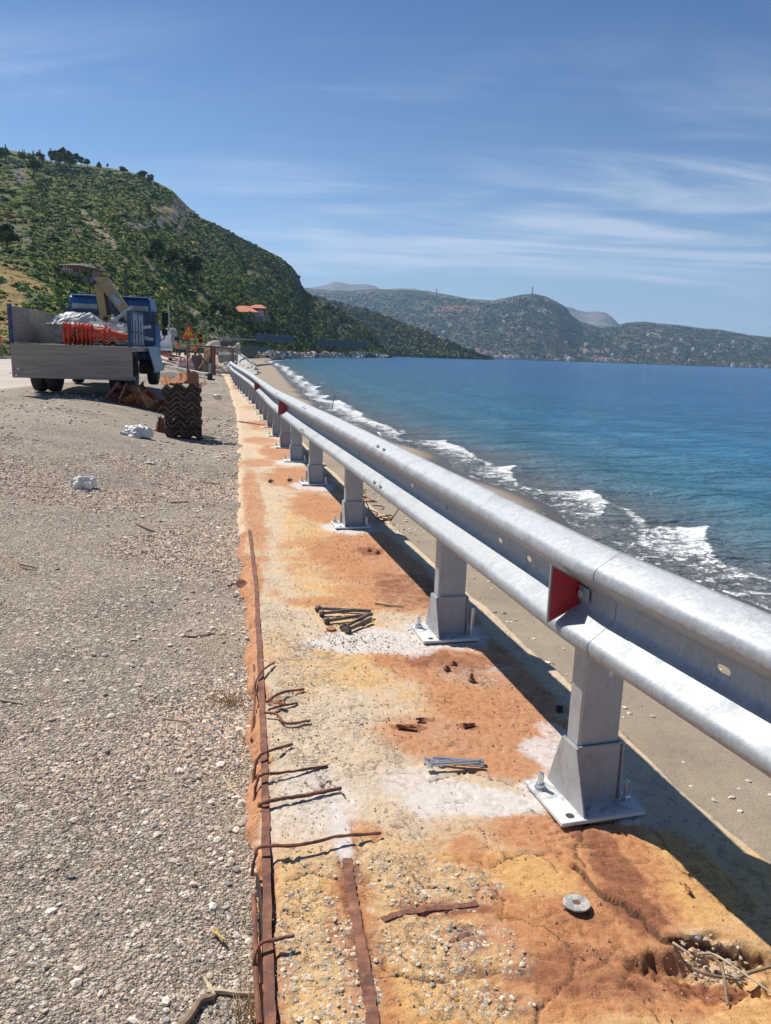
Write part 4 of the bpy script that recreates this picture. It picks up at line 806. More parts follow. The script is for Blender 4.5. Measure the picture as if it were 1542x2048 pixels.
A_bl = [(0, 440, 665, 38, 20, 35, .95), (0, 470, 690, 60, 8, 5, .9), (1, 470, 668, 26, 10, 30, .7), (0, 30, 580, 50, 16, 40, .8), (1, 20, 590, 40, 14, 40, .6), (2, 40, 555, 90, 20, 22, .9), (2, 20, 620, 40, 90, 0, .85), (2, 110, 610, 50, 16, 25, .5), (0, 205, 470, 10, 90, -40, .75), (0, 300, 530, 30, 8, 40, .6),
    (1, 305, 438, 60, 9, -12, 1), (1, 258, 452, 26, 14, -20, .9), (1, 365, 415, 16, 40, -25, .9), (0, 330, 418, 42, 7, 20, .7), (0, 355, 440, 14, 30, -20, .8), (0, 500, 540, 40, 6, 5, .8), (0, 540, 580, 12, 16, 0, .8), (2, 630, 605, 26, 10, 5, .8), (0, 690, 655, 22, 18, 45, .9), (1, 590, 545, 10, 30, -15, .9), (1, 596, 570, 14, 16, 0, .7),
    (0, 250, 640, 30, 10, 30, .4), (0, 375, 615, 40, 10, 30, .6), (1, 400, 640, 24, 10, 35, .6), (0, 420, 605, 60, 8, 35, .6), (2, 560, 700, 60, 8, 3, .7), (2, 660, 702, 70, 7, 2, .6), (0, 480, 690, 40, 6, 5, .9), (2, 690, 700, 26, 6, 0, .7), (2, 60, 345, 40, 12, 30, .5), (2, 130, 420, 50, 10, 20, .4), (0, 10, 455, 20, 5, 0, .7), (1, 40, 345, 16, 16, 40, .8), (1, 30, 470, 26, 24, 30, .7), (1, 60, 480, 14, 22, -40, .6), (1, 210, 560, 8, 30, -35, .5)]
A.build('hillside', np.concatenate([np.arange(-500, 0, 10), np.arange(0, 786, 2.5)]), 150, M_hill, A_bl, .10)
Bh = Hill([(560, 712, 900, 600, 1500), (620, 713, 950, 590, 1500), (660, 714, 980, 600, 1450), (700, 715, 1000, 612, 1400), (740, 715, 1020, 622, 1350), (780, 714, 1050, 636, 1300), (820, 714, 1080, 652, 1300), (860, 715, 1100, 668, 1250), (900, 716, 1130, 684, 1200), (940, 717, 1150, 700, 1180), (985, 719, 1180, 716, 1200)], 1.0, .014, 11, nf=.5)
Bh.build('wooded_spur', np.arange(560, 986, 3), 50, M_hillb, [(0, 640, 625, 16, 8, 0, .7), (0, 860, 705, 40, 4, 0, .5)], .05)
Ch = Hill([(560, 712, 2400, 574, 3900), (610, 713, 2400, 576, 3900), (650, 713, 2400, 579, 3900), (700, 713, 2400, 582, 3800), (740, 713, 2400, 578, 3800), (800, 714, 2400, 579, 3700), (860, 715, 2450, 583, 3700), (900, 716, 2500, 590, 3600), (940, 716, 2500, 598, 3500), (985, 717, 2550, 601, 3300), (1020, 718, 2550, 594, 3250), (1045, 719, 2550, 589, 3200), (1064, 719, 2550, 587, 3200), (1090, 720, 2600, 592, 3200), (1115, 721, 2600, 604, 3200), (1135, 722, 2650, 616, 3250), (1142, 722, 2650, 630, 3300),
    (1160, 722, 2700, 642, 3400), (1200, 724, 2700, 655, 3500), (1225, 725, 2700, 653, 3600), (1255, 726, 2700, 645, 3700), (1290, 727, 2700, 643, 3700), (1320, 728, 2700, 647, 3700), (1360, 730, 2700, 650, 3700), (1400, 731, 2750, 656, 3700), (1440, 733, 2750, 659, 3700), (1500, 735, 2750, 670, 3700), (1542, 737, 2800, 674, 3700), (1700, 743, 2800, 690, 3700), (2100, 757, 2800, 745, 3600)], .9, .010, 23, nf=.16)
C_bl = [(1, 1128, 612, 12, 10, 30, 1), (0, 1125, 606, 14, 8, 30, .8), (0, 900, 620, 60, 8, 0, .4), (2, 1000, 603, 60, 5, -5, .45), (0, 1180, 700, 40, 5, 0, .6), (0, 1310, 670, 26, 6, 20, .5), (0, 1350, 703, 16, 6, 0, .5), (0, 1420, 700, 16, 14, 40, .4), (0, 1085, 622, 14, 5, 0, .7), (2, 1160, 696, 26, 4, 0, .6), (0, 880, 630, 40, 5, 0, .4), (0, 1500, 690, 40, 8, 0, .4), (2, 860, 705, 50, 6, 0, .5)]
Ch.build('far_hills', np.arange(560, 2101, 4), 90, M_hillc, C_bl, .06)
Dh = Hill([(560, 640, 5000, 577, 5600), (620, 640, 5000, 575, 5600), (650, 640, 5000, 570, 5600), (668, 640, 5000, 563.5, 5600), (680, 640, 5000, 564, 5600), (700, 640, 5000, 568.5, 5600), (735, 640, 5000, 568, 5600), (748, 640, 5000, 571, 5600), (765, 640, 5000, 580, 5600), (800, 640, 5000, 576, 5600), (830, 640, 5000, 577, 5600), (845, 640, 5000, 580.5, 5600), (858, 640, 5000, 581, 5600), (880, 640, 5000, 592, 5600)], 1.0, .004, 31, nf=.12)
Dh.build('grey_mountains', np.arange(560, 881, 4), 24, M_mtn)
Dh2 = Hill([(1110, 690, 4700, 620, 5200), (1136, 690, 4700, 613, 5200), (1142, 690, 4700, 614, 5200), (1155, 690, 4700, 620, 5200), (1175, 690, 4700, 624.5, 5200), (1195, 690, 4700, 622.5, 5200), (1210, 690, 4700, 625, 5200), (1222, 690, 4700, 632, 5200), (1235, 690, 4700, 645, 5200), (1260, 690, 4700, 668, 5200)], 1.0, .006, 37, nf=.14)
Dh2.build('rocky_mountain', np.arange(1110, 1261, 3), 30, M_mtn)

# ------------------------------------------------------------------ scrub and woods (masses of shrubs, uncountable)
def clump_template(n, seed, q=.30, up=.75):
    r_ = np.random.default_rng(seed); V = []; Fc = []
    for i in range(n):
        u = r_.normal(size=3); u /= np.linalg.norm(u); u[2] = abs(u[2])*1.1-.15; rr = .55+.5*r_.random(); c = u*rr*np.array([1, 1, up])
        a = r_.normal(size=3); a -= a@u*u*.6; a /= np.linalg.norm(a); b = np.cross(u, a); b /= np.linalg.norm(b)+1e-9; w_ = q*(.6+.8*r_.random()); k = len(V)
        V += [c-a*w_-b*w_*.6, c+a*w_-b*w_*.5, c+a*w_*.8+b*w_*.7+u*w_*.3, c-a*w_*.7+b*w_*.6]; Fc.append((k, k+1, k+2, k+3))
    return np.array(V), np.array(Fc)
def leaf_mat(name, k=1.0):
    m = Mat(name); tn = m.attr('tint', 'Color'); n = m.noise(1.7, 5, .7)
    c = m.mix(1.0, tn, m.ramp(n, [(.3, .60), (.7, 1.35)]), 'MULTIPLY'); return m.done(c, .85, 0, None, .15)
M_leaf = leaf_mat('foliage')
def place(name, P, size, tint, tv, tf, label, cat, stretch=1.0):
    n = len(P); k = len(tv); a = rng.random(n)*6.283; ca, sa = np.cos(a)[:, None], np.sin(a)[:, None]
    V = np.repeat(tv[None], n, 0); V = V*(1+.25*(rng.random((n, 1, 3))-.5)); x = V[..., 0]*ca-V[..., 1]*sa; y = V[..., 0]*sa+V[..., 1]*ca
    V = np.stack([x, y, V[..., 2]*stretch], -1)*size[:, None, None]+P[:, None, :]
    Fq = (tf[None]+(np.arange(n)*k)[:, None, None]).reshape(-1, tf.shape[1])
    tt_ = np.repeat(tint, k, 0)*(0.8+.4*np.tile(rng.random(k)[:, None], (n, 1))); return tag(npmesh(name, V.reshape(-1, 3), Fq, M_leaf, None, False, {'tint': tt_}), label, cat, None, 'stuff')
def greens(n, warm=.3, dark=1.0):
    pal = np.array([(.045, .080, .028), (.10, .155, .036), (.18, .235, .050), (.26, .30, .070), (.33, .31, .10), (.42, .35, .15)]); p = np.array([.26, .26, .2, .13, .08+.1*warm, .06*warm+.01]); return pal[rng.choice(6, n, p=p/p.sum())]*(.75+.5*rng.random((n, 1)))*dark
def shrubs(hill, name, n, x0, x1, t0, t1, px, tmpl, label, cat, warm=.3, dark=1.0, seed=5, bare=.45, dens=True, stretch=1.0):
    x = rng.uniform(x0, x1, n); t = rng.uniform(t0, t1, n); yf, df, yr, dr = hill.par(x); y = yf+(yr-yf)*t
    keep = np.ones(n, bool); 
    for ch in (0, 1, 2): keep &= (hill.mask(x, y, ch) < bare*(1 if ch < 2 else 1.2)+.25*(rng.random(n)-.5)) | (rng.random(n) < .22)
    if dens: keep &= fbm(x/26., y/13., 4, seed) > .24+.25*(rng.random(n)-.35)
    x, t, y = x[keep], t[keep], y[keep]; P = hill.pt(x, t); D = P[:, 1]; dpx = rng.uniform(px[0], px[1], len(x))*(.7+.6*rng.random(len(x)))
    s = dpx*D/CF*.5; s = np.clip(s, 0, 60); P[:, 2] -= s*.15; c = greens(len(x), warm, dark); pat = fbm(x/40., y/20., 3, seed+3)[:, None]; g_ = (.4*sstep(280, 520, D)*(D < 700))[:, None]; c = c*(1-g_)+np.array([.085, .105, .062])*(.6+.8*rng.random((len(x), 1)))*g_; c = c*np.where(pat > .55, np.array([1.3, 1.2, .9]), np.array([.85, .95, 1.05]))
    return place(name, P, s, c, *tmpl, label, cat, stretch)
T70 = clump_template(70, 1, .26); T30 = clump_template(30, 2, .36); T14 = clump_template(16, 3, .50, .9)
shrubs(A, 'thickets', 900, -60, 700, .12, .97, (9, 19), T70, 'dark merged thickets in the folds of the steep hillside', 'scrub', .1, .75, 12, .5)
shrubs(A, 'near_scrub', 1500, -200, 330, 0.0, .38, (9, 22), T70, 'green scrub covering the lower hillside behind the blue truck', 'scrub', .9, 1.35, 5, .6)
shrubs(A, 'hill_scrub', 17000, -100, 610, .05, .995, (3, 10), T30, 'dark green scrub covering the steep hillside', 'scrub', .6, 1.1, 6)
shrubs(A, 'hill_bushes', 7500, 60, 610, .2, .99, (3, 7), T14, 'small bushes dotted over the steep hillside', 'scrub', .3, .75, 8)
shrubs(A, 'headland_scrub', 4200, 430, 785, .08, .995, (4, 10), T30, 'dense green scrub covering the headland above the rocks', 'scrub', .4, .85, 7, .45, False)
shrubs(Bh, 'spur_woods', 6500, 600, 985, .02, 1, (3.5, 8), T14, 'dark trees covering the low spur behind the headland', 'woodland', .1, .58, 9, .5, False, 1.5)
shrubs(Ch, 'far_woods', 15000, 620, 1700, .01, .95, (2.2, 5.2), T14, 'dark olive groves and woods on the far hills across the bay', 'woodland', .25, .50, 10, .5, True, 1.1)

# ------------------------------------------------------------------ trees one can tell apart
M_trunk = simple('bark', (.12, .085, .06), .95, 0, .3, 3)
def tree(name, label, cat, P, h, wid, kind, group=None, dark=1.0):
    """P base point; crown of leaf clumps around limbs"""
    t = empty(name, tuple(P), rng.random()*6, label, cat, group); m = MB(); th = h*(.35 if kind == 'round' else .25)
    m.tube([(0, 0, -h*.1), (h*.01, 0, th*.5), (0, h*.012, th), (0, 0, h*.8)], [h*.035, h*.03, h*.024, h*.008], 7)
    for k in range(5):
        a = k*1.3; z0 = th*(.6+.12*k); m.tube([(0, 0, z0), (math.cos(a)*wid*.3, math.sin(a)*wid*.3, z0+h*.13)], [h*.014, h*.005], 5)
    m.build('trunk', M_trunk, t)
    n = 26 if kind != 'cone' else 22; pos = []; sz = []
    for i in range(n):
        if kind == 'cone': z = h*(.18+.82*i/n); r = wid*.5*(1-(i/n))**.8*.75; a = rng.random()*6.28; pos.append((math.cos(a)*r*.6, math.sin(a)*r*.6, z)); sz.append(max(wid*.10, wid*.38*(1-i/n)+.06*wid))
        else:
            u = rng.normal(size=3); u /= np.linalg.norm(u); r = rng.random()**.5; z = h*.62+u[2]*h*.30*r; pos.append((u[0]*wid*.36*r, u[1]*wid*.36*r, z)); sz.append(wid*(.13+.10*rng.random()))
    pos = np.array(pos); sz = np.array(sz); tv, tf = T30; k = len(tv); V = np.repeat(tv[None], n, 0)*sz[:, None, None]*(1+.3*(rng.random((n, 1, 3))-.5))+pos[:, None, :]
    c = greens(n, .0, .62*dark); npmesh('crown', V.reshape(-1, 3), (tf[None]+(np.arange(n)*k)[:, None, None]).reshape(-1, 4), M_leaf, t, False, {'tint': np.repeat(c, k, 0)})
    return t
def tree_px(name, label, x, yt, yb, wpx, kind, group=None, hill=A, dark=1.0, cat='tree', D=None):
    if D is None: P = hill.at(x, yb)
    else: P = at(x, yb, D)
    k = P[1]/CF; return tree(name, label, cat, P-np.array([0, 0, .3]), (yb-yt)*k*1.3, wpx*k*1.55, kind, group, dark)
G = 'dark pines along the hilltop ridge'
for i, (x, yt, yb, wp, kd, lab) in enumerate([(9, 296, 318, 17, 'round', 'dark pine at the left end of the hilltop skyline'), (2, 300, 322, 12, 'round', 'pine cut by the left edge of the photo on the ridge'), (38, 300, 312, 4, 'cone', 'first thin cypress of the row on the hilltop'), (44.5, 300, 316, 4, 'cone', 'thin cypress beside the leftmost cypress on the ridge'),
    (48.5, 299, 316, 4, 'cone', 'tallest thin cypress left of the hilltop pines'), (57, 304, 315, 3.5, 'cone', 'very small cypress on the ridge skyline'), (66, 301, 316, 4.5, 'cone', 'lone cypress between thin cypresses and the tall dark pine'), (78, 302, 324, 9, 'round', 'tall dark pine left of the big pine clump'), (84, 306, 326, 7, 'round', 'narrow pine leaning against the tall dark pine'),
    (101, 303, 325, 7, 'round', 'upright pine just left of the big pine clump'), (112, 306, 336, 17, 'round', 'left pine of the big dark clump on the ridge'), (120, 303, 337, 18, 'round', 'tallest middle pine of the big dark clump on the ridge'), (131, 306, 337, 17, 'round', 'right middle pine of the big dark clump'), (140, 314, 337, 12, 'round', 'lowest pine at the right end of the big clump'),
    (147, 313, 331, 6, 'cone', 'pointed tree just right of the big pine clump'), (152, 312, 332, 9, 'round', 'rounded pine right of the pointed tree on the ridge'), (162, 316, 332, 9, 'round', 'middle tree of the three right of the big clump'), (174, 320, 333, 10, 'round', 'low bushy tree right of the pine group'), (198, 325, 333, 6, 'cone', 'small pointed tree alone on the ridge'),
    (215, 328, 335, 4, 'round', 'tiny tree on the sloping ridge skyline'), (246, 335, 344, 11, 'round', 'round shrub tree on the ridge above the slope'), (284, 343, 356, 14, 'round', 'flat topped tree where the ridge turns down'), (300, 350, 362, 10, 'round', 'dark tree on the skyline above the cliff')]):
    tree_px('pine_tree' if kd == 'round' else 'cypress_tree', lab, x, yt, yb, wp, kd, G)
for x, yt, yb, wp, lab in [(66, 318, 350, 18, 'dark tree in the gully below the ridge pines'), (318, 500, 538, 24, 'dark green tree left of the small orange roof'), (345, 512, 548, 22, 'pale green round tree beside the small orange roof'), (392, 530, 572, 26, 'dark shaggy tree below the small orange roof'), (375, 522, 560, 16, 'small dark tree between the two shaggy trees'), (305, 508, 532, 14, 'dark tree at the left end of the hillside grove'), (428, 604, 632, 18, 'dark bushy tree on the slope left of the villa'), (447, 609, 636, 14, 'dark tree touching the slope beside the villa'), (512, 614, 636, 16, 'dark tree in front of the villa corner'), (15, 455, 498, 30, 'dark tree on the slope at the left edge')]:
    tree_px('hillside_tree', lab, x, yt, yb, wp, 'round', 'trees standing on the hillside', dark=.9)

# haze: one even body of air over the whole scene
# ------------------------------------------------------------------ blue flatbed truck with loader crane
RY = lambda a: Matrix.Rotation(a, 3, 'Y'); RX = lambda a: Matrix.Rotation(a, 3, 'X'); RZ = lambda a: Matrix.Rotation(a, 3, 'Z')
def board_mat():
    m = Mat('weathered_board'); a = m.noise(3, 7, .7, co=m.co('Object', (.35, 1, 7))); b = m.noise(26, 5, .7, co=m.co('Object', (.3, 1, 3)))
    c = m.ramp(a, [(.3, (.20, .18, .15)), (.5, (.31, .28, .24)), (.7, (.40, .365, .31))]); c = m.mix(m.mr(b, .55, .7, 0, .6), c, (.14, .12, .10)); return m.done(c, .85, .05, m.bump(b, .004, .6))
M_blue = simple('blue_cab_paint', (.022, .105, .30), .35, .1, .2, 3, dirt=(.12, .15, .2)); M_blued = simple('dark_blue_frame', (.02, .05, .13), .5, .1, .3, 5, dirt=(.1, .1, .1))
M_board = simple('weathered_board', (.36, .33, .285), .8, .1, .22, 2.2, bump=.006, bscale=14, dirt=(.13, .11, .09)); M_board = board_mat(); M_boardb = simple('blue_grey_panel', (.27, .33, .38), .55, .2, .18, 4, dirt=(.12, .12, .12)) 
M_tyre = simple('tyre_rubber', (.035, .034, .033), .9, 0, .3, 8, bump=.004, dirt=(.12, .11, .09)); M_rim = simple('wheel_rim', (.09, .12, .18), .6, .3, .3, 8); M_black = simple('black_metal', (.03, .03, .032), .6, .2, .3, 6, dirt=(.1, .08, .06))
M_tan = simple('tan_crane_paint', (.34, .25, .125), .5, .1, .14, 4, dirt=(.22, .16, .10)); M_white = simple('white_paint', (.74, .74, .72), .4, 0, .08, 4, dirt=(.45, .42, .36)); M_red = simple('dull_red_paint', (.35, .06, .04), .5, 0, .2, 6)
m = Mat('dark_glass'); M_glass = m.done((.06, .075, .07), .06, 0, None, .6); M_pale = simple('pale_backed_glass', (.34, .36, .33), .25, 0, .3, 3)
def wheel(parent, x, y, z, r, w_, dual=False):
    o = None
    m = MB(); m.lathe([(r*.55, -w_/2), (r*.86, -w_/2), (r*.97, -w_*.42), (r, -w_*.25), (r, w_*.25), (r*.97, w_*.42), (r*.86, w_/2), (r*.55, w_/2)], (x, y, z), 28, 'X'); 
    if dual: m.lathe([(r*.55, -w_/2), (r*.86, -w_/2), (r*.97, -w_*.42), (r, -w_*.25), (r, w_*.25), (r*.97, w_*.42), (r*.86, w_/2), (r*.55, w_/2)], (x-math.copysign(w_*1.15, x), y, z), 28, 'X')
    o = m.build('wheel', M_tyre, parent, True); q = MB(); s = math.copysign(1, x)
    q.lathe([(r*.56, -w_*.35*s), (r*.5, w_*.1*s), (r*.3, w_*.12*s), (r*.18, w_*.32*s), (.001, w_*.34*s)], (x, y, z), 20, 'X'); q.build('rim', M_rim, o, True); return o
TR = empty('flatbed_truck', (-6.33, 15.6, .27), R_(11), 'blue cab flatbed truck seen from behind with tan crane and lowered tailgate', 'truck')
W2 = 1.125; DK = 1.0
m = MB(); m.box((0, 2.3, DK-.05), (2*W2, 4.7, .10), bev=.01); m.build('deck', M_board, TR)
m = MB(); [m.box((sx*.38, 3.25, .78), (.09, 6.2, .2)) for sx in (-1, 1)]; [m.box((0, y, .86), (2.0, .08, .09)) for y in (.2, 1.1, 2.0, 2.9, 3.8)]; m.box((0, .35, .52), (1.9, .1, .12)); m.tube([(0, 1.4, .5), (0, 5.6, .5)], .06); m.lathe([(.001, -.16), (.12, -.12), (.18, 0), (.12, .12), (.001, .16)], (0, 1.3, .48), 14, 'X'); m.tube([(-.8, 1.3, .48), (.8, 1.3, .48)], .07); m.build('chassis', M_black, TR)
for s in (-1, 1): wheel(TR, s*.93, 1.3, .47, .47, .25, True)
for s in (-1, 1): wheel(TR, s*.97, 5.55, .47, .47, .27)
for s in (-1, 1): m = MB(); m.box((s*.9, .72, .62), (.5, .015, .42)); m.build('mudguard', M_black, TR)
tg = MB(); tg.box((-.0, -.03, .66), (2.28, .035, .66), RX(R_(2)), .006); tg.box((0, -.055, .975), (2.24, .02, .035)); tgo = tg.build('tailgate', M_board, TR)
m = MB(); [m.box((x, -.052, z), (.035, .012, .035), bev=.003) for x, z in ((-1.02, .50), (-1.06, .38))]; m.tube([(-1.15, -.03, .42), (-1.19, -.04, .42)], .012); m.tube([(1.14, -.03, .40), (1.17, -.05, .37), (1.19, -.02, .34)], .012); m.build('latch', M_zinc, tgo)
m = MB(); m.box((-W2+.01, 2.35, 1.36), (.03, 4.6, .70), RZ(0), .005); sb = m.build('side_board', M_board, TR)
m = MB(); [m.box((-W2-.012+.006, y, 1.34), (.05, .06, .80), bev=.004) for y in (2.3, 4.6)]; m.box((-W2, .0, 1.25), (.07, .07, 1.0), bev=.008); m.build('board_post', M_blued, TR)
m = MB(); m.box((W2-.0, 1.05, 1.37), (.022, 2.0, .66), bev=.004); rb = m.build('side_board', M_boardb, TR)
m = MB(); [m.box((W2+.012, y, 1.37), (.03, .05, .70)) for y in (.1, 1.05, 2.05)]; [m.box((W2+.014, 1.05, z), (.026, 2.0, .04)) for z in (1.05, 1.30, 1.70)]; [m.box((W2+.013, y, 1.3), (.02, .03, .5)) for y in (.55, 1.5)]; m.build('board_frame', M_blued, rb)
m = MB(); m.box((W2-.03, -.0, 1.22), (.07, .07, .98), bev=.008); m.box((W2-.03, 2.2, 1.22), (.06, .06, .95)); m.build('board_post', M_blued, TR)
m = MB(); m.box((W2+.15, 3.35, .72), (.025, 2.2, .60), RY(R_(-14)), .005); m.build('side_board', M_boardb, TR)
m = MB(); m.box((0, 4.72, 1.45), (2.2, .05, .8), bev=.01); m.box((0, 4.70, 1.86), (2.25, .07, .07)); m.build('headboard', M_blued, TR)
# cab: shaped shell
cab = MB(); prof = [(4.92, 1.0), (4.92, 2.05), (4.98, 2.38), (5.10, 2.47), (6.2, 2.50), (6.42, 2.40), (6.72, 1.75), (6.80, 1.45), (6.84, .62), (5.1, .62)]
def shell(mb, prof, w_, inset=.10, zt=2.1):
    L = []; 
    for sx in (-1, 1): L.append([(sx*(w_-(max(0, z-1.5)*inset)), y, z) for y, z in prof])
    n = len(prof); mb.add(L[0]+L[1], [tuple(range(n)), tuple(range(2*n-1, n-1, -1))]+[(i, (i+1) % n, n+(i+1) % n, n+i) for i in range(n)])
prof = [(y, z if z < 1 else 1+(z-1)*.86) for y, z in prof]; shell(cab, prof, 1.05); cab.box((0, 5.0, 2.24), (1.9, .16, .05), bev=.02); co_ = cab.build('cab', M_blue, TR)
bmod = co_.modifiers.new('round', 'BEVEL'); bmod.width = .05; bmod.segments = 3; bmod.limit_method = 'ANGLE'; bmod.angle_limit = R_(35)
for x, w_ in ((-.62, .62), (.70, .50)):
    m = MB(); m.box((x, 4.905, 1.86), (w_, .03, .36), bev=.03); q = m.build('rear_window', M_pale, co_)
    m = MB(); m.box((x+.03, 4.888, 1.80), (w_*.66, .012, .22), bev=.03); m.build('dark_window_inset', M_black, q)  # dark inset laid over the lower part of the opaque pale pane
m = MB(); [m.box((s*1.045, 5.85, 1.75), (.03, .8, .4), RY(s*R_(-4)), .02) for s in (-1, 1)]; m.box((0, 6.60, 1.84), (1.8, .03, .55), RX(R_(-27)), .02); m.build('cab_glass', M_glass, co_)
for s in (-1, 1): m = MB(); m.box((s*1.06, 5.8, 1.1), (.03, .95, 1.0), bev=.02); m.build('door', M_blue, co_)
for x in (-.7, -.35, .35, .7, .9): m = MB(); m.box((x, 4.905, 2.17), (.22, .02, .035), bev=.008); m.build('roof_vent', M_blued, co_)
m = MB(); m.tube([(1.02, 6.2, 1.95), (1.20, 6.35, 2.0), (1.20, 6.35, 1.25), (1.04, 6.3, 1.15)], .018); m.box((1.24, 6.33, 1.80), (.17, .06, .34), bev=.02); m.box((1.22, 6.33, 1.42), (.15, .06, .18), bev=.02); m.build('mirror', M_black, TR)
m = MB(); m.box((.98, 4.05, .52), (.35, .6, .35), bev=.03); m.build('fuel_tank', M_black, TR)
# folded loader crane
cr = MB()
def beam(mb, a, b, w0, w1, d, bev=.01):
    a, b = Vector(a), Vector(b); u = (b-a).normalized(); s = Vector((u.z, 0, -u.x)); n_ = Vector((0, 1, 0)); V = []
    for p, ww in ((a, w0), (b, w1)):
        for i, j in ((-1, -1), (1, -1), (1, 1), (-1, 1)): V.append(p+s*ww/2*i+n_*d/2*j)
    mb.add(V, [(3, 2, 1, 0), (4, 5, 6, 7), (0, 1, 5, 4), (1, 2, 6, 5), (2, 3, 7, 6), (3, 0, 4, 7)])
beam(cr, (.0, 4.25, 1.0), (.0, 4.25, 1.75), .34, .30, .34); cro = cr.build('crane', M_tan, TR)
m = MB(); beam(m, (.05, 4.2, 1.50), (-.10, 4.1, 2.47), .27, .26, .22); beam(m, (-.20, 4.09, 2.50), (.12, 4.09, 2.53), .24, .24, .225); m.build('boom', M_tan, cro)
m = MB(); beam(m, (.02, 4.02, 2.52), (.74, 3.9, 1.52), .28, .21, .20); bo = m.build('boom', M_tan, cro)
m = MB(); m.box((.30, 3.86, 2.12), (.13, .01, .30), RY(R_(-36)), .003); m.box((.52, 3.82, 1.82), (.10, .01, .16), RY(R_(-36)), .003); m.build('faded_plate', M_boardb, bo)
m = MB(); m.tube([(.10, 4.05, 1.75), (.03, 4.02, 2.32)], .045); m.tube([(.14, 4.0, 1.8), (.20, 3.98, 2.0), (.05, 4.0, 2.4)], .018); m.tube([(.22, 4.0, 1.8), (.28, 3.98, 1.9), (.1, 4.0, 2.35)], .018); m.tube([(.30, 3.98, 1.75), (.34, 3.98, 1.8), (.16, 4.0, 2.25)], .022); m.build('hydraulic_hose', M_black, cro, True)
m = MB(); [m.lathe([(.05, -.13), (.05, .13)], (x, 4.08, z), 12, 'Y') for x, z in ((-.20, 2.50), (.12, 2.53), (.02, 1.65))]; m.build('pivot_pin', M_black, cro)
TM = TR.matrix_basis.copy(); TRM = Matrix.Translation((-6.33, 15.6, .27)) @ Matrix.Rotation(R_(11), 4, 'Z')
def onT(p): return TRM @ Vector(p)
def rest(name, mb, mats, p, label, cat, group=None, rz=0.0, smooth=False):
    """a thing lying at p (truck coordinates)"""
    o = mb.build(name, mats, None, smooth); o.location = onT(p); o.rotation_euler = (0, 0, R_(11)+rz); return tag(o, label, cat, group)
# load: traffic cones lying nested across the tail
M_cone = simple('orange_cone_plastic', (.62, .07, .025), .45, 0, .15, 6, dirt=(.35, .12, .07)); M_coneb = simple('dirty_cone_base', (.10, .09, .08), .8, 0, .4, 8, dirt=(.3, .1, .05))
labs = ['leftmost orange cone of the nested row on the truck tail', 'second orange cone from the left end of the nested row', 'cone with a dark muddy base near the left end of the row', 'cone with a dark base right of the muddy one in the row', 'middle orange cone nested in the row on the truck tail', 'widest crumpled orange cone in the middle of the row', 'orange cone whose smooth body shows right of the crumpled one', 'short orange cone showing only its base before the last one', 'last orange cone of the row with its long tip pointing right']
for i, (x, hgt, db) in enumerate([(-.20, .5, 0), (-.12, .5, 0), (-.02, .5, 1), (.06, .5, 1), (.14, .50, 0), (.22, .46, 0), (.30, .42, 0), (.54, .24, 0), (.63, .52, 0)]):
    k = 1.12 if i < 7 else .98; m = MB(); N = 20; r0 = .205*k
    m.lathe([(r0*.98, .0), (r0*.95, .035), (r0*.72, .05), (r0*.62, .12), (r0*(.60 if hgt < .5 else .42), hgt*.5), (r0*.40 if hgt < .5 else r0*.16, hgt*.96), (r0*.36 if hgt < .5 else r0*.10, hgt), (.001, hgt)], (0, 0, 0), N, 'X')
    t = rest('traffic_cone', m, M_cone, (x, .32+.03*(i % 3), DK+.19*k+.005), labs[i], 'traffic cone', 'orange cones nested on the truck tail', smooth=True)
    m = MB(); m.box((.012, 0, -.0), (.030, .325*k, .325*k), RX(R_(random.uniform(-20, 50))), .008); q = m.build('cone_base', M_coneb if db else M_cone, t)
# white plastic bundle, steel angles and rails
def cloth(name, w_, d_, h_, seed, mat, n=26, sag=.5, parent=None):
    u = np.linspace(-1, 1, n); U, Vv = np.meshgrid(u, u); r = np.maximum(abs(U), abs(Vv)); z = h_*(1-sstep(.45, 1.0, r))+h_*.55*(fbm(U*2.2+seed, Vv*2.2, 4, seed)-.5)+h_*.22*(abs(fbm(U*5, Vv*5, 3, seed+2)-.5)*2)
    z = np.maximum(z, .005); x = U*w_/2*(1+.22*(fbm(U*2, Vv*2+3, 3, seed+4)-.5)); y = Vv*d_/2*(1+.22*(fbm(U*2+5, Vv*2, 3, seed+6)-.5))
    return npmesh(name, np.stack([x, y, z], -1).reshape(-1, 3), grid_faces(n, n), mat, parent, False)
M_plas = simple('crumpled_white_plastic', (.66, .65, .62), .5, 0, .10, 9, dirt=(.55, .52, .45)); M_plas2 = simple('dusty_sheet', (.50, .50, .46), .6, 0, .2, 5, dirt=(.3, .3, .28))
o = cloth('plastic_sheet', 1.25, 1.0, .26, 3, M_plas2); o.location = onT((-.22, 1.9, DK+.40)); o.rotation_euler = (0, 0, R_(11)); tag(o, 'dusty white plastic sheeting draped over the crate on the truck bed', 'sheeting')
m = MB(); m.box((0, 0, .19), (.86, .7, .36), bev=.02); [m.box((x, -.36, .2), (.05, .02, .36)) for x in (-.3, 0, .3)]; m.box((0, -.365, .25), (.86, .02, .08)); rest('load_crate', m, M_boardb, (-.22, 1.9, DK+.01), 'grey crate under plastic sheeting behind the orange cones', 'crate')
M_bright = simple('new_zinc_steel', (.50, .53, .56), .45, .3, .15, 6)
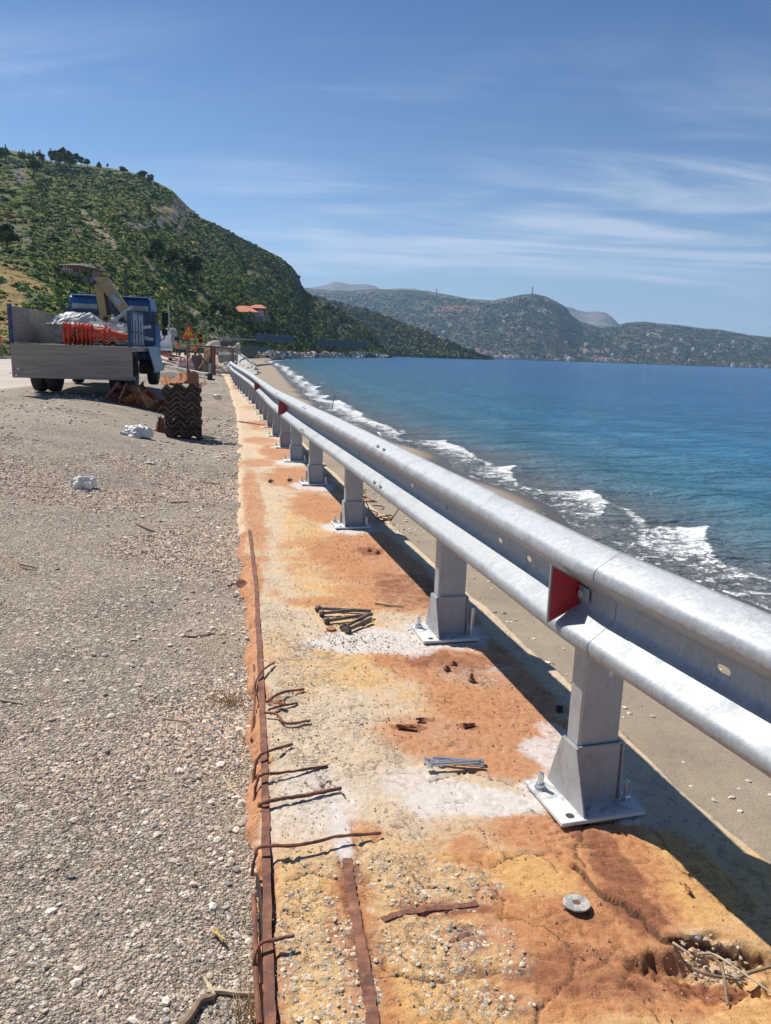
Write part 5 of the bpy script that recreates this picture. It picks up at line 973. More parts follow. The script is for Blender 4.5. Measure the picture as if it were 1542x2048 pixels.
bl = ['long grey steel channel leaning up against the crane', 'white steel bracket lying on top of the metal load', 'steel channel slanting down towards the cones', 'short bright steel plate at the left of the metal load', 'curved blue grey steel channel under the white bracket', 'small white bracket beside the blue rack', 'thin upright steel rod in the metal load', 'dark steel spacer deep in the metal load', 'bright steel angle beside the right side board', 'pale steel strip low in the load by the cab', 'steel angle lying flat behind the cone tips', 'white steel plate wedged behind the last cone', 'steel channel end pointing to the camera in the load', 'grey steel angle at the foot of the crane']
for i, (x, y, z, L, w_, yaw, pitch_) in enumerate([(.30, 2.2, .62, 1.0, .11, 20, -38), (.42, 1.6, .52, .30, .14, 30, 55), (.55, 1.9, .42, .7, .10, -10, 12), (-.05, 1.7, .42, .3, .14, 30, -20), (.35, 1.2, .36, .55, .10, 10, -18), (.72, 1.0, .38, .28, .12, 60, 40), (.12, 2.5, .6, .35, .03, 0, 88), (.10, 1.5, .26, .5, .12, -30, 5), (.85, 1.8, .40, .8, .10, 5, -10), (.9, 3.2, .22, .9, .12, 70, 4), (.45, .9, .22, .6, .09, -12, 6), (.75, .7, .22, .22, .16, 40, 65), (.6, 1.3, .5, .5, .09, 35, 8), (.3, 2.8, .3, .9, .1, 12, 3)]):
    m = MB(); Mx = RZ(R_(yaw)) @ RY(R_(pitch_)); m.box((0, 0, 0), (L, w_, .008), Mx); m.box(Mx @ Vector((0, w_/2, .03)), (L, .008, .06), Mx); m.box(Mx @ Vector((0, -w_/2, .03)), (L, .008, .06), Mx)
    rest('steel_profile', m, M_bright if i % 3 else M_galv, (x*.75+.30, y, DK+z*.9), bl[i], 'steel profile', 'galvanised pieces loaded on the truck')
def wsheet(L, mb, z=0.0, t=.004, amp=.04, half=.155):
    P = [(-half, amp*.1)]+[(half*(-.9+1.8*k/24.), amp*(1-math.cos(2*math.pi*2*k/24.))/2) for k in range(25)]+[(half, amp*.1)]; n = len(P)
    V = [(x, -L/2, z+q) for x, q in P]+[(x, L/2, z+q) for x, q in P]+[(x, -L/2, z+q-t) for x, q in P]+[(x, L/2, z+q-t) for x, q in P]
    mb.add(V, [(i, i+1, n+i+1, n+i) for i in range(n-1)]+[(3*n+i, 3*n+i+1, 2*n+i+1, 2*n+i) for i in range(n-1)]+[(i, 2*n+i, 2*n+i+1, i+1) for i in range(n-1)])
for k, lb in enumerate(('upper corrugated pale beam end beside the cone tip', 'lower corrugated pale beam end on the truck tail')):
    m = MB(); wsheet(2.2, m, 0, .008, .08, .26); rest('corrugated_beam', m, M_white, (.62, 1.3, DK+.05+.055*k), lb, 'beam', 'corrugated beams on the truck')

# second, white truck behind
T2 = empty('small_truck', tuple(at(322, 721, 62)), R_(14), 'small white truck with dull red base parked beyond the blue truck', 'truck')
m = MB(); shell(m, [(0, .55), (0, 2.1), (.1, 2.3), (1.0, 2.32), (1.5, 1.5), (1.6, .5), (.2, .5)], .85, .08); q = m.build('cab', M_white, T2)
m = MB(); m.box((-.25, -.02, 1.7), (.55, .03, .5), bev=.03); m.box((.855, .75, 1.6), (.02, .7, .45)); m.build('window', M_glass, q)
m = MB(); m.box((0, -1.6, .85), (1.8, 3.0, .12), bev=.02); m.build('deck', M_white, T2)
m = MB(); m.box((0, -1.4, .6), (1.3, 3.6, .25)); m.box((0, -3.1, .6), (1.7, .08, .18)); m.build('chassis', M_red, T2)
for s in (-1, 1):
    for y in (-2.2, .9): wheel(T2, s*.75, y, .38, .38, .2)
m = MB(); m.tube([(.85, 1.3, 1.9), (1.1, 1.35, 1.85)], .02); m.box((1.18, 1.35, 1.75), (.3, .08, .35), bev=.03); m.build('mirror', M_black, T2)

# ------------------------------------------------------------------ heaps of old rusty barrier parts
ST = np.array([-3.16, 11.85]); sz0 = float(zg(ST[0], ST[1]))
# stack of short corrugated spacer blocks: each a W-shaped plate box
sl_ = ['bottom', 'second from the bottom', 'third from the bottom', 'fourth from the bottom', 'fifth from the bottom', 'middle', 'fifth from the top', 'fourth from the top', 'third from the top', 'second from the top', 'top']
zc = sz0+.045
for k in range(11):
    m = MB(); tilt = random.uniform(-2.5, 2.5); 
    P = [(-.265+.53*q/40., .040*math.cos(2*math.pi*2.45*q/40.+.5+.35*math.sin(k*2.1))*(1+.15*math.sin(q*.4+k))) for q in range(41)]; n = len(P); dp = .34; hh = .078; t_ = .005
    V = []
    for yy_ in (-dp/2, dp/2):
        V += [(x, yy_, z+hh/2) for x, z in P]+[(x, yy_, z-hh/2+.006) for x, z in P]
    f = [(i, i+1, n+i+1, n+i) for i in range(n-1)]+[(3*n+i, 3*n+i+1, 2*n+i+1, 2*n+i) for i in range(n-1)]+[(i, 2*n+i, 2*n+i+1, i+1) for i in range(n-1)]+[(n+i, n+i+1, 3*n+i+1, 3*n+i) for i in range(n-1)]+[(0, n, 3*n, 2*n), (n-1, 3*n-1, 4*n-1, 2*n-1)]
    m.add(V, f); o = m.build('corrugated_plate', M_rustd); o.location = (ST[0]+random.uniform(-.02, .02), ST[1]+random.uniform(-.015, .03), zc); o.rotation_euler = (0, R_(tilt), R_(8+random.uniform(-6, 6))); tag(o, 'dark corrugated steel block, %s of the wavy stack on the gravel' % sl_[k], 'steel block', 'dark wavy blocks stacked on the gravel')
    e = MB(); e.tube([(x, -dp/2-.002, z+hh/2+.0005) for x, z in P], .0032, 5); e.build('bright_edge', M_edge if 'M_edge' in globals() else globals().setdefault('M_edge', simple('pale_block_edge', (.40, .35, .31), .6, .3, .2, 20)), o)  # thin pale tube drawn along the upper front edge of each block
    zc += .071+.004*(k % 3 == 1)
# jagged rusty pieces, bent plates
def bentplate(seed, L, w_, th=.006, fold=.5):
    r_ = random.Random(seed); m = MB(); n = 5; V = []; k = 7
    prof = []; a = r_.uniform(-.3, .3); x = -w_/2; z = 0
    for i in range(k): prof.append((x, z)); a = (-1)**i*fold*r_.uniform(.6, 1.3); x += w_/(k-1); z += a*w_/(k-1)
    ends = [[(p[0], -L/2+r_.uniform(-.12, .1)*L, p[1]) for p in prof], [(p[0]*r_.uniform(.85, 1.1), L/2+r_.uniform(-.15, .15)*L, p[1]) for p in prof]]
    V = ends[0]+ends[1]+[(x, y, z-th) for x, y, z in ends[0]+ends[1]]
    f = [(i, i+1, k+i+1, k+i) for i in range(k-1)]+[(3*k+i, 3*k+i+1, 2*k+i+1, 2*k+i) for i in range(k-1)]+[(i, 2*k+i, 2*k+i+1, i+1) for i in range(k-1)]+[(k+i, k+i+1, 3*k+i+1, 3*k+i) for i in range(k-1)]+[(0, k, 3*k, 2*k), (k-1, 2*k-1, 4*k-1, 3*k-1)]
    m.add(V, f); return m
tp = ['torn orange plate at the left of the stack top', 'torn orange plate with a bolt hole on the stack top', 'upright jagged orange plate in the middle of the stack top', 'tallest jagged orange plate at the right of the stack top', 'orange bent plate hanging at the left rim of the stack', 'dark bent plate sticking out right of the stack top']
for i, (dx, dy, dz, L, w_, rx, ry_, rz) in enumerate([(-.20, .0, .03, .26, .20, 25, 10, 30), (-.04, -.02, .05, .28, .24, 20, -5, -10), (.05, .04, .07, .26, .26, 35, 0, 20), (.17, .0, .08, .24, .20, 60, 15, 40), (-.26, -.06, -.01, .2, .14, 30, 30, 60), (.30, .02, .0, .26, .15, 10, -25, 15)]):
    m = bentplate(i+1, L, w_); o = m.build('rusty_plate', M_rustb if i < 5 else M_rust); o.location = (ST[0]+dx, ST[1]+dy, zc+dz-.02); o.rotation_euler = (R_(rx), R_(ry_), R_(rz)); tag(o, tp[i], 'rusty plate', 'torn rusty plates on the wavy stack')
hp = at(279, 812, 15.6); hx, hy, hz_ = hp; names = []
pos_words = ['at the left foot', 'low at the left', 'in the left middle', 'leaning left at the front', 'on the left shoulder', 'near the top left', 'at the peak', 'near the top right', 'standing upright in the middle', 'upright beside the middle one', 'upright third in the row', 'low at the front centre', 'on the right shoulder', 'at the right front', 'at the right foot', 'far right against the stack', 'behind the upright strips', 'under the peak', 'half hidden at the back', 'sticking out to the left', 'bent over at the front', 'buried in the centre']
def zh(X_, Y_): return float(zg(X_, Y_))
pos_words += ['in the front of the left shoulder', 'poking out behind the peak', 'flat on the gravel before the heap', 'wedged beside the upright strips', 'tipped against the truck wheel', 'small and bright at the right rim', 'curled over the left shoulder', 'lowest of all in the middle', 'leaning on the right shoulder', 'between peak and right shoulder']
for i in range(32):
    a = i/22.; r_ = random.Random(40+i); px = -.50+1.02*r_.random() if i not in (8, 9, 10) else .02+.07*(i-8); hgt = max(.08, .42*(1-abs(px+.0)/.62))
    if i in (8, 9, 10, 3): m = MB(); m.box((0, 0, 0), (.05, .03, .46), bev=.004); m.box((.02, .02, 0), (.008, .05, .46)); rot = (R_(-18), R_(8-4*i if i != 3 else 35), 0); z = .22; py = -.28
    else: m = bentplate(100+i, r_.uniform(.22, .40), r_.uniform(.14, .26), fold=.7); rot = (r_.uniform(-1.1, 1.1), r_.uniform(-1.0, 1.0), r_.uniform(0, 3.1)); z = r_.uniform(.05, hgt*1.15); py = r_.uniform(-.22, .25)
    o = m.build('rusty_bracket', (M_rust, M_rustb, M_rust)[i % 3]); X_, Y_ = hx+px*1.0, hy+py; o.location = (X_, Y_, zh(X_, Y_)+z); o.rotation_euler = rot; tag(o, 'rusty bracket %s of the heap by the truck' % pos_words[i], 'scrap bracket', 'rusty brackets heaped beside the truck')
for i, (x, y, D, L, w_, lb) in enumerate([(323, 852, 12.2, .20, .17, 'rusty bent bracket standing left of the wavy stack'), (322, 838, 12.8, .24, .10, 'rusty flat piece behind the bracket left of the stack'), (334, 849, 12.15, .12, .12, 'small rusty ring piece touching the left side of the stack'), (415, 857, 12.1, .30, .12, 'dark flat plate lying in the shadow right of the stack')]):
    q = at(x, y, D); m = bentplate(200+i, L, w_, fold=.9); o = m.build('rusty_offcut', M_rust if i < 3 else M_rustd); o.location = (q[0], q[1], float(zg(q[0], q[1]))+.07 if i < 3 else float(zg(q[0], q[1]))+.03); o.rotation_euler = (R_(70 if i < 3 else 5), 0, R_(20*i)); tag(o, lb, 'rusty piece')
for i, (x, y, D, L, lb) in enumerate([(330, 726, 44, 1.2, 'long dark rusty piece on the verge beside the small truck'), (345, 722, 46, 1.0, 'rusty piece right of the long one on the verge'), (352, 717, 50, .9, 'small rusty curved piece near the standing worker'), (322, 733, 40, 1.3, 'flat rusty piece close to the blue truck wheel'), (338, 716, 52, .9, 'rusty strip furthest from the camera on the verge')]):
    q = at(x, y, D); m = bentplate(220+i, L, .5, .02, fold=.7); o = m.build('rusty_scrap', M_rust); o.location = (q[0], q[1], q[2]+.15); o.rotation_euler = (.2, .1, 1.2+.3*i); tag(o, lb, 'rusty scrap', 'rusty scraps along the far verge')

# ------------------------------------------------------------------ litter and small hardware in the foreground
def bag(name, px, D, w_, h_, seed, mat, label, cat, rz=0):
    q = at(px[0], px[1], D); n = 30; u = np.linspace(0, 2*math.pi, n, endpoint=False); v = np.linspace(0, math.pi*.5, 16); V = []
    for j, b in enumerate(v):
        for i, a in enumerate(u):
            fold_ = .30*math.sin(a*5+seed)*math.sin(b)+.5*(float(fbm(math.cos(a)*1.6+seed, math.sin(a)*1.6+b*1.7, 4, seed))-.5)
            r = w_/2*math.sin(b+.06)**.55*(1+fold_+.25*(float(fbm(math.cos(a)*4+seed, math.sin(a)*4+b*5, 3, seed+1))-.5)); z = h_*math.cos(b)**.6*(.75+.4*math.cos(a-1.0)*math.sin(b)+.9*(float(fbm(math.cos(a)*2.2*math.sin(b)+seed, math.sin(a)*2.2*math.sin(b), 4, seed+2))-.4))
            V.append((r*math.cos(a), r*.7*math.sin(a), max(0, z)))
    Fq = [(j*n+i, (j+1)*n+i, (j+1)*n+(i+1) % n, j*n+(i+1) % n) for j in range(15) for i in range(n)]
    o = npmesh(name, V, np.array(Fq), mat, None, False); o.location = (q[0], q[1], float(zg(q[0], q[1]))+.0); o.rotation_euler = (0, 0, rz); return tag(o, label, cat)
b_ = gnd(270, 880, -.02); bag('plastic_bag', (270, 882), b_[1], .38, .17, 3, M_plas, 'large crumpled white sack lying on the gravel left of the rusty stack', 'bag', .3)
b_ = gnd(166, 980, .02); bag('plastic_bag', (166, 980), b_[1], .21, .11, 8, M_plas, 'small torn white bag with dark inside on the open gravel', 'bag', .8)
m = MB(); q = gnd(166, 978, .02); m.box((q[0]-.01, q[1]-.05, .07+float(zg(q[0], q[1]))-.02), (.12, .01, .05), RZ(.2)@RX(.5)); tag(m.build('dark_wrapper', M_black), 'dark wrapper scrap sticking out of the small torn white bag', 'wrapper')
def sheetlet(name, x, y, w_, h_, mat, label, cat, rz=0, wall_=False, th=.004, z=None, curl=.02):
    q = gnd(x, y, .0 if wall_ else -.03); zb = (.006 if wall_ else float(gz(np.array([q[0]]), np.array([q[1]]))[0])+.006) if z is None else z
    q = gnd(x, y, zb); n = 9; u = np.linspace(-1, 1, n); U, Vv = np.meshgrid(u, u); rr = 1-.25*fbm(U*3+x, Vv*3, 2, 5); Z = curl*(fbm(U*1.5+x*.1, Vv*1.5, 3, 9)-.3)
    A_ = np.stack([U*w_/2*rr, Vv*h_/2*rr, Z+th], -1).reshape(-1, 3); B_ = A_-np.array([0, 0, th]); f = grid_faces(n, n); per = list(range(n))+[i*n+n-1 for i in range(1, n)]+list(range(n*n-2, n*(n-1)-1, -1))+[i*n for i in range(n-2, 0, -1)]
    side = np.array([(per[i], per[i]+n*n, per[(i+1) % len(per)]+n*n, per[(i+1) % len(per)]) for i in range(len(per))])
    o = npmesh(name, np.concatenate([A_, B_]), [f, f[:, ::-1]+n*n, side], mat, None, False); o.location = (q[0], q[1], zb); o.rotation_euler = (0, 0, rz); return tag(o, label, cat)
M_film = simple('thin_clear_film', (.60, .60, .58), .3, 0, .2, 12); M_wood = simple('bleached_wood', (.52, .42, .28), .85, 0, .25, 30, dirt=(.3, .22, .14)); M_leafy = simple('dry_leaf', (.55, .40, .17), .8, 0, .2, 20)
sheetlet('plastic_film', 300, 927, .16, .07, M_film, 'twisted strip of clear film on the gravel', 'film', -.5, curl=.05)
sheetlet('dry_leaf', 273, 980, .06, .05, M_leafy, 'pale dry leaf on the gravel right of the small bag', 'leaf', .4)
sheetlet('dry_leaf', 438, 1875, .012, .055, M_leafy, 'yellow dry leaf blade on the gravel near the edge bar', 'leaf', .75)
sheetlet('rusty_flake', 1375, 1781, .010, .030, M_rustb, 'small rust flake on the yellow concrete near the broken edge', 'rust flake', .1, True)
sheetlet('rusty_flake', 560, 1408, .045, .022, M_rustb, 'orange rust plate among the bent bars on the wall edge', 'rust flake', -.5, True, z=.02)
sheetlet('rusty_flake', 840, 1442, .035, .016, M_rust, 'small dark rust patch of flaking iron above the long one', 'rust flake', 0, True, z=.004)
sheetlet('rusty_flake', 812, 1457, .075, .018, M_rust, 'long dark rust flake lifting from the concrete', 'rust flake', -.1, True, z=.004)
sheetlet('rusty_flake', 938, 1452, .05, .014, M_rust, 'thin rust flake right of the long dark one', 'rust flake', .4, True, z=.004)
def stick(px, r0, mat, label, cat='stick', zs=None, name='stick', wall_=False, n=5):
    P = []
    for i, p in enumerate(px):
        z = (zs[i] if zs else (.006 if wall_ else None)); q = gnd(p[0], p[1], -.03 if z is None else z)
        if z is None: z = float(gz(np.array([q[0]]), np.array([q[1]]))[0])+r0; q = gnd(p[0], p[1], z)
        P.append((q[0], q[1], z))
    P = smooth_path(P, n, .0006); k = len(P); m = MB(); m.tube(P, [r0*(1.15-.5*i/k)*random.uniform(.85, 1.15) for i in range(k)], 7); o = m.build(name, mat, None, True); return tag(o, label, cat)
M_twig = simple('dead_twig', (.26, .19, .12), .9, 0, .3, 40, bump=.002, dirt=(.12, .08, .05))
stick([(305, 940), (290, 935), (375, 1245)][:0] or [(320, 1436), (348, 1440), (376, 1443)], .004, M_wood, 'pale straight stick on the gravel left of the bent bars')
stick([(443, 1551), (470, 1585), (505, 1613)], .0035, M_wood, 'pale stick slanting down to the edge bar', 'stick')
stick([(400, 1540), (418, 1549)], .003, M_wood, 'short pale stick left of the slanting one')
stick([(275, 1048), (290, 1055), (308, 1062)], .010, M_twig, 'short thick brown twig in the middle of the gravel')
stick([(400, 962), (418, 967), (440, 968)], .011, M_twig, 'dark driftwood twig near the wall far along the gravel')
stick([(340, 1005), (360, 1004), (378, 1003)], .006, M_twig, 'thin dark twig below the dark driftwood twig')
stick([(40, 1128), (58, 1132), (74, 1136)], .008, M_wood, 'light wood splinter at the left side of the gravel')
stick([(0, 1400), (20, 1403), (45, 1407)], .0045, M_wood, 'pale stick cut by the left edge of the photo')
stick([(360, 1268), (385, 1273), (430, 1266)], .005, M_twig, 'curved grey twig lying on the coarse gravel')
stick([(150, 985), (105, 976), (52, 973)][::-1], .003, M_twig, 'faint thin twig left of the small white bag')
stick([(340, 2075), (375, 2040), (400, 2003), (428, 1992)], .0095, M_twig, 'thick dry root at the bottom of the gravel', 'root', name='root')
stick([(415, 1985), (440, 1982), (480, 1987), (520, 1985)], .0055, M_wood, 'pale dry stalk crossing from the root to the edge bar', 'root', name='root')
stick([(428, 1992), (418, 1972), (408, 1955)], .005, M_wood, 'short pale rootlet on top of the thick dry root', 'root', name='root')
for px, r0, zs, lb in [([(1385, 1938), (1430, 1952), (1480, 1960)], .004, [.01, .014, .01], 'long dead twig in the broken hollow of the wall edge'), ([(1443, 1930), (1450, 1965), (1455, 2010)], .0038, [.02, .012, .0], 'upright dead twig crossing the long one in the hollow'), ([(1460, 1965), (1500, 1945), (1560, 1930)], .0045, [0, .006, .008], 'dark twig at the right rim of the broken hollow'), ([(1395, 1907), (1430, 1910), (1470, 1935), (1542, 1985)], .0028, [.0, .0, .01, .01], 'thin pale stalk slanting through the broken hollow'), ([(1345, 1885), (1375, 1905)], .0032, [.0, -.004], 'short pale twig under the lifted crust')]:
    stick(px, r0, M_twig if 'pale' not in lb else M_wood, lb, 'twig', zs, 'twig')
stick([(750, 1206), (780, 1210), (808, 1213)], .0055, M_wood, 'flat wood splinter on the concrete beyond the old bolts', 'splinter', None, 'wood_splinter', True)
stick([(478, 843), (505, 847), (532, 851)], .012, M_rust, 'rusty thin rod lying across the wall top far ahead', 'rod', None, 'rusty_rod', True)
# seaweed and bent bar beside the wall in the distance
def rod(name, A_, B_, r, mat, label, cat, group, head=None, nut=.0, washer=False):
    A_, B_ = Vector(A_), Vector(B_); L = (B_-A_).length; d = (B_-A_).normalized(); q = Vector((0, 0, 1)).rotation_difference(d).to_matrix(); t = empty(name, tuple(A_), 0, label, cat, group)
    m = MB(); m.lathe([(r, 0), (r, L)], (0, 0, 0), 12, M=q); m.build('shank', mat, t, True)
    m = MB(); m.lathe([(r*1.75, -.004), (r*1.85, .0), (r*1.85, r*1.5), (r*1.6, r*1.7)], (0, 0, 0), 6, M=q); m.build('nut', mat, t)
    m = MB(); m.lathe([(r*1.15, L*.62), (r*1.15, L*.98)], (0, 0, 0), 12, M=q); m.build('expansion_sleeve', mat, t, True)
    if washer: m = MB(); m.lathe([(r*2.3, r*1.9), (r*2.3, r*2.3)], (0, 0, 0), 16, M=q); m.build('washer', mat, t)
    return t
GB = 'old dark anchor bolts piled on the concrete'
for a, b, zz1, zz2, lb in [((632, 1217), (742, 1223), .012, .012, 'old dark bolt at the back of the pile'), ((640, 1228), (708, 1221), .011, .022, 'old dark bolt second from the back of the pile'), ((650, 1243), (745, 1229), .011, .020, 'old dark bolt in the middle of the pile'), ((684, 1257), (738, 1230), .011, .026, 'old dark bolt at the front left of the pile'), ((692, 1262), (742, 1238), .012, .022, 'front dark bolt of the pile nearest the washer')]:
    A_ = gnd(a[0], a[1], zz1); B_ = gnd(b[0], b[1], zz2); rod('anchor_bolt', (A_[0], A_[1], zz1+.003), (B_[0], B_[1], zz2+.003), .0085, M_steeld, lb, 'bolt', GB, washer=True)
for a, b, z_, lb in [((850, 1521), (968, 1531), .011, 'bright zinc bolt at the front of the tied pair'), ((856, 1530), (958, 1523), .020, 'bright zinc bolt on top of the tied pair'), ((966, 1524), (866, 1516), .010, 'bright zinc bolt behind the tied pair')]:
    A_ = gnd(a[0], a[1], z_); B_ = gnd(b[0], b[1], z_); rod('zinc_bolt', (A_[0], A_[1], z_), (B_[0], B_[1], z_), .0058, M_zinc, lb, 'bolt', 'new zinc bolts lying together on the concrete', washer=True)
def disc(px, r, h, mat, label, cat, tiltx=0, z=.004, rust_=None, name='washer', wall_=True):
    q = gnd(px[0], px[1], z); m = MB(); n = 28; m.lathe([(r*.28, 0), (r*.97, 0), (r, h*.3), (r, h*.8), (r*.95, h), (r*.30, h), (r*.28, h*.8)], (0, 0, 0), n); t = m.build(name, mat, None, False); t.location = (q[0], q[1], z); t.rotation_euler = (tiltx, 0, .3)
    return tag(t, label, cat)
m_ = Mat('painted_rusty_disc'); n_ = m_.noise(30, 6, .7); M_disc = m_.done(m_.mix(m_.mr(n_, .46, .56), (.26, .26, .26), m_.mix(m_.mr(n_, .58, .66), (.48, .46, .42), (.34, .14, .06))), .7, .1, m_.bump(n_, .002, .5))
t = disc((1153, 1808), .033, .005, M_disc, 'flat grey and white steel disc with a rusty rim on the cracked concrete', 'washer', R_(-4), .008)
m = MB(); m.lathe([(.0001, .0062), (.0085, .0062), (.0095, .004)], (0, 0, 0), 14); m.build('centre_hole', M_rust, t)
disc((662, 1258), .024, .006, M_rustb, 'rusty round washer left of the dark bolt pile', 'washer', 0, .004)
t = disc((482, 1168), .033, .006, M_rust, 'rusty disc leaning on the left edge of the wall', 'washer', R_(30), -.01); t = sheetlet('rusty_flake', 462, 1172, .05, .02, M_rust, 'rusty strip beside the leaning disc at the wall edge', 'rust flake', 1.0, z=.0)
for x, y, lb in [(537, 961, 'old dark nut lying left of the other on the far wall top'), (575, 959, 'old dark nut lying nearer the posts on the far wall top')]:
    q = gnd(x, y, 0); m = MB(); m.lathe([(.0001, 0), (.020, 0), (.022, .006), (.022, .022), (.018, .028), (.0001, .028)], (0, 0, 0), 6, 'X'); m.box((.03, 0, 0), (.04, .018, .018)); o = m.build('loose_nut', M_steeld); o.location = (q[0], q[1], .018+float(zdip(q[1]))); tag(o, lb, 'nut')
# clump of seaweed in the shade, wire loop beyond the third post
r_ = random.Random(5); m = MB(); q = gnd(1119, 1424, .0)
for i in range(26):
    a = r_.uniform(0, 6.28); P = [(q[0]+r_.uniform(-.012, .012), q[1]+r_.uniform(-.012, .012), r_.uniform(.0, .025)) for _ in range(4)]; m.tube(smooth_path(P, 3), .0016, 4)
tag(m.build('seaweed_clump', M_black), 'dark dry seaweed clump in the rail shadow near the first post', 'seaweed')
m = MB(); P = smooth_path([at(732, 1003, 6.2), at(745, 1030, 5.9), at(762, 1041, 5.8), at(782, 1038, 5.75), at(797, 1018, 5.8)], 6); m.tube(P, .005, 6); tag(m.build('wire_loop', M_rust, None, True), 'bent rusty wire sticking up beyond the third post', 'wire')
r_ = random.Random(9); m = MB()
for i in range(14):
    p = gnd(r_.uniform(715, 762), r_.uniform(975, 1040), .0); p = (float(XR(p[1])[0])-.06*r_.random(), p[1]); P = [(p[0]+r_.uniform(-.08, .08), p[1]+r_.uniform(-.15, .15), r_.uniform(0, .03)) for _ in range(3)]; m.tube(smooth_path(P, 4), .006, 5)
tag(m.build('root_debris', M_rust), 'tangle of brown roots on the far rim of the wall behind the third post', 'roots', kind='stuff')
# dry weed tufts on the gravel
def tuft(name, px, n, h, label, mat, seed, spread=.06):
    q = gnd(px[0], px[1], -.03); z = float(zg(q[0], q[1])); m = MB(); r_ = random.Random(seed)
    for i in range(n):
        a = r_.uniform(0, 6.28); x0, y0 = q[0]+r_.gauss(0, spread*.5), q[1]+r_.gauss(0, spread*.5); l = h*r_.uniform(.4, 1.1); b = r_.uniform(.3, 1.2); dx, dy = math.cos(a)*l*b, math.sin(a)*l*b; w_ = .0012
        V = [(x0-w_, y0, z), (x0+w_, y0, z), (x0+dx*.5+w_*.7, y0+dy*.5, z+l*.6), (x0+dx*.5-w_*.7, y0+dy*.5, z+l*.6), (x0+dx, y0+dy, z+l*.75)]; m.add(V, [(0, 1, 2, 3), (3, 2, 4)])
    return tag(m.build(name, mat), label, 'weeds')
M_straw = simple('dry_straw', (.40, .30, .16), .9, 0, .3, 60)
tuft('dry_weeds', (455, 1395), 160, .05, 'dry brown weed tuft against the gravel edge by the bent bars', M_straw, 3, .07); tuft('dry_weeds', (500, 2010), 110, .05, 'dry straw tuft beside the pale root stalk at the bottom', M_straw, 4, .04); tuft('dry_weeds', (497, 1470), 60, .035, 'thin straw wisp against the crumbling wall edge', M_straw, 6, .03)
# ------------------------------------------------------------------ people
M_skin = simple('skin', (.42, .25, .17), .6, 0, .05); M_vest = simple('orange_vest', (.75, .16, .05), .7, 0, .12, 9); M_trou = simple('dark_trousers', (.045, .05, .075), .9, 0, .25, 9); M_khaki = simple('khaki_trousers', (.20, .17, .10), .9, 0, .2, 9); M_hair = simple('dark_cap', (.03, .03, .035), .8)
def skin(name, verts, edges, radii, mat, parent):
    me = bpy.data.meshes.new(name); me.from_pydata([tuple(v) for v in verts], edges, []); me.materials.append(mat); o = bpy.data.objects.new(name, me); col.objects.link(o); o.parent = parent
    o.modifiers.new('skin', 'SKIN'); 
    for i, r in enumerate(radii): me.skin_vertices[0].data[i].radius = (r, r) if not isinstance(r, tuple) else r
    me.skin_vertices[0].data[0].use_root = True; s = o.modifiers.new('sub', 'SUBSURF'); s.levels = s.render_levels = 2
    return o
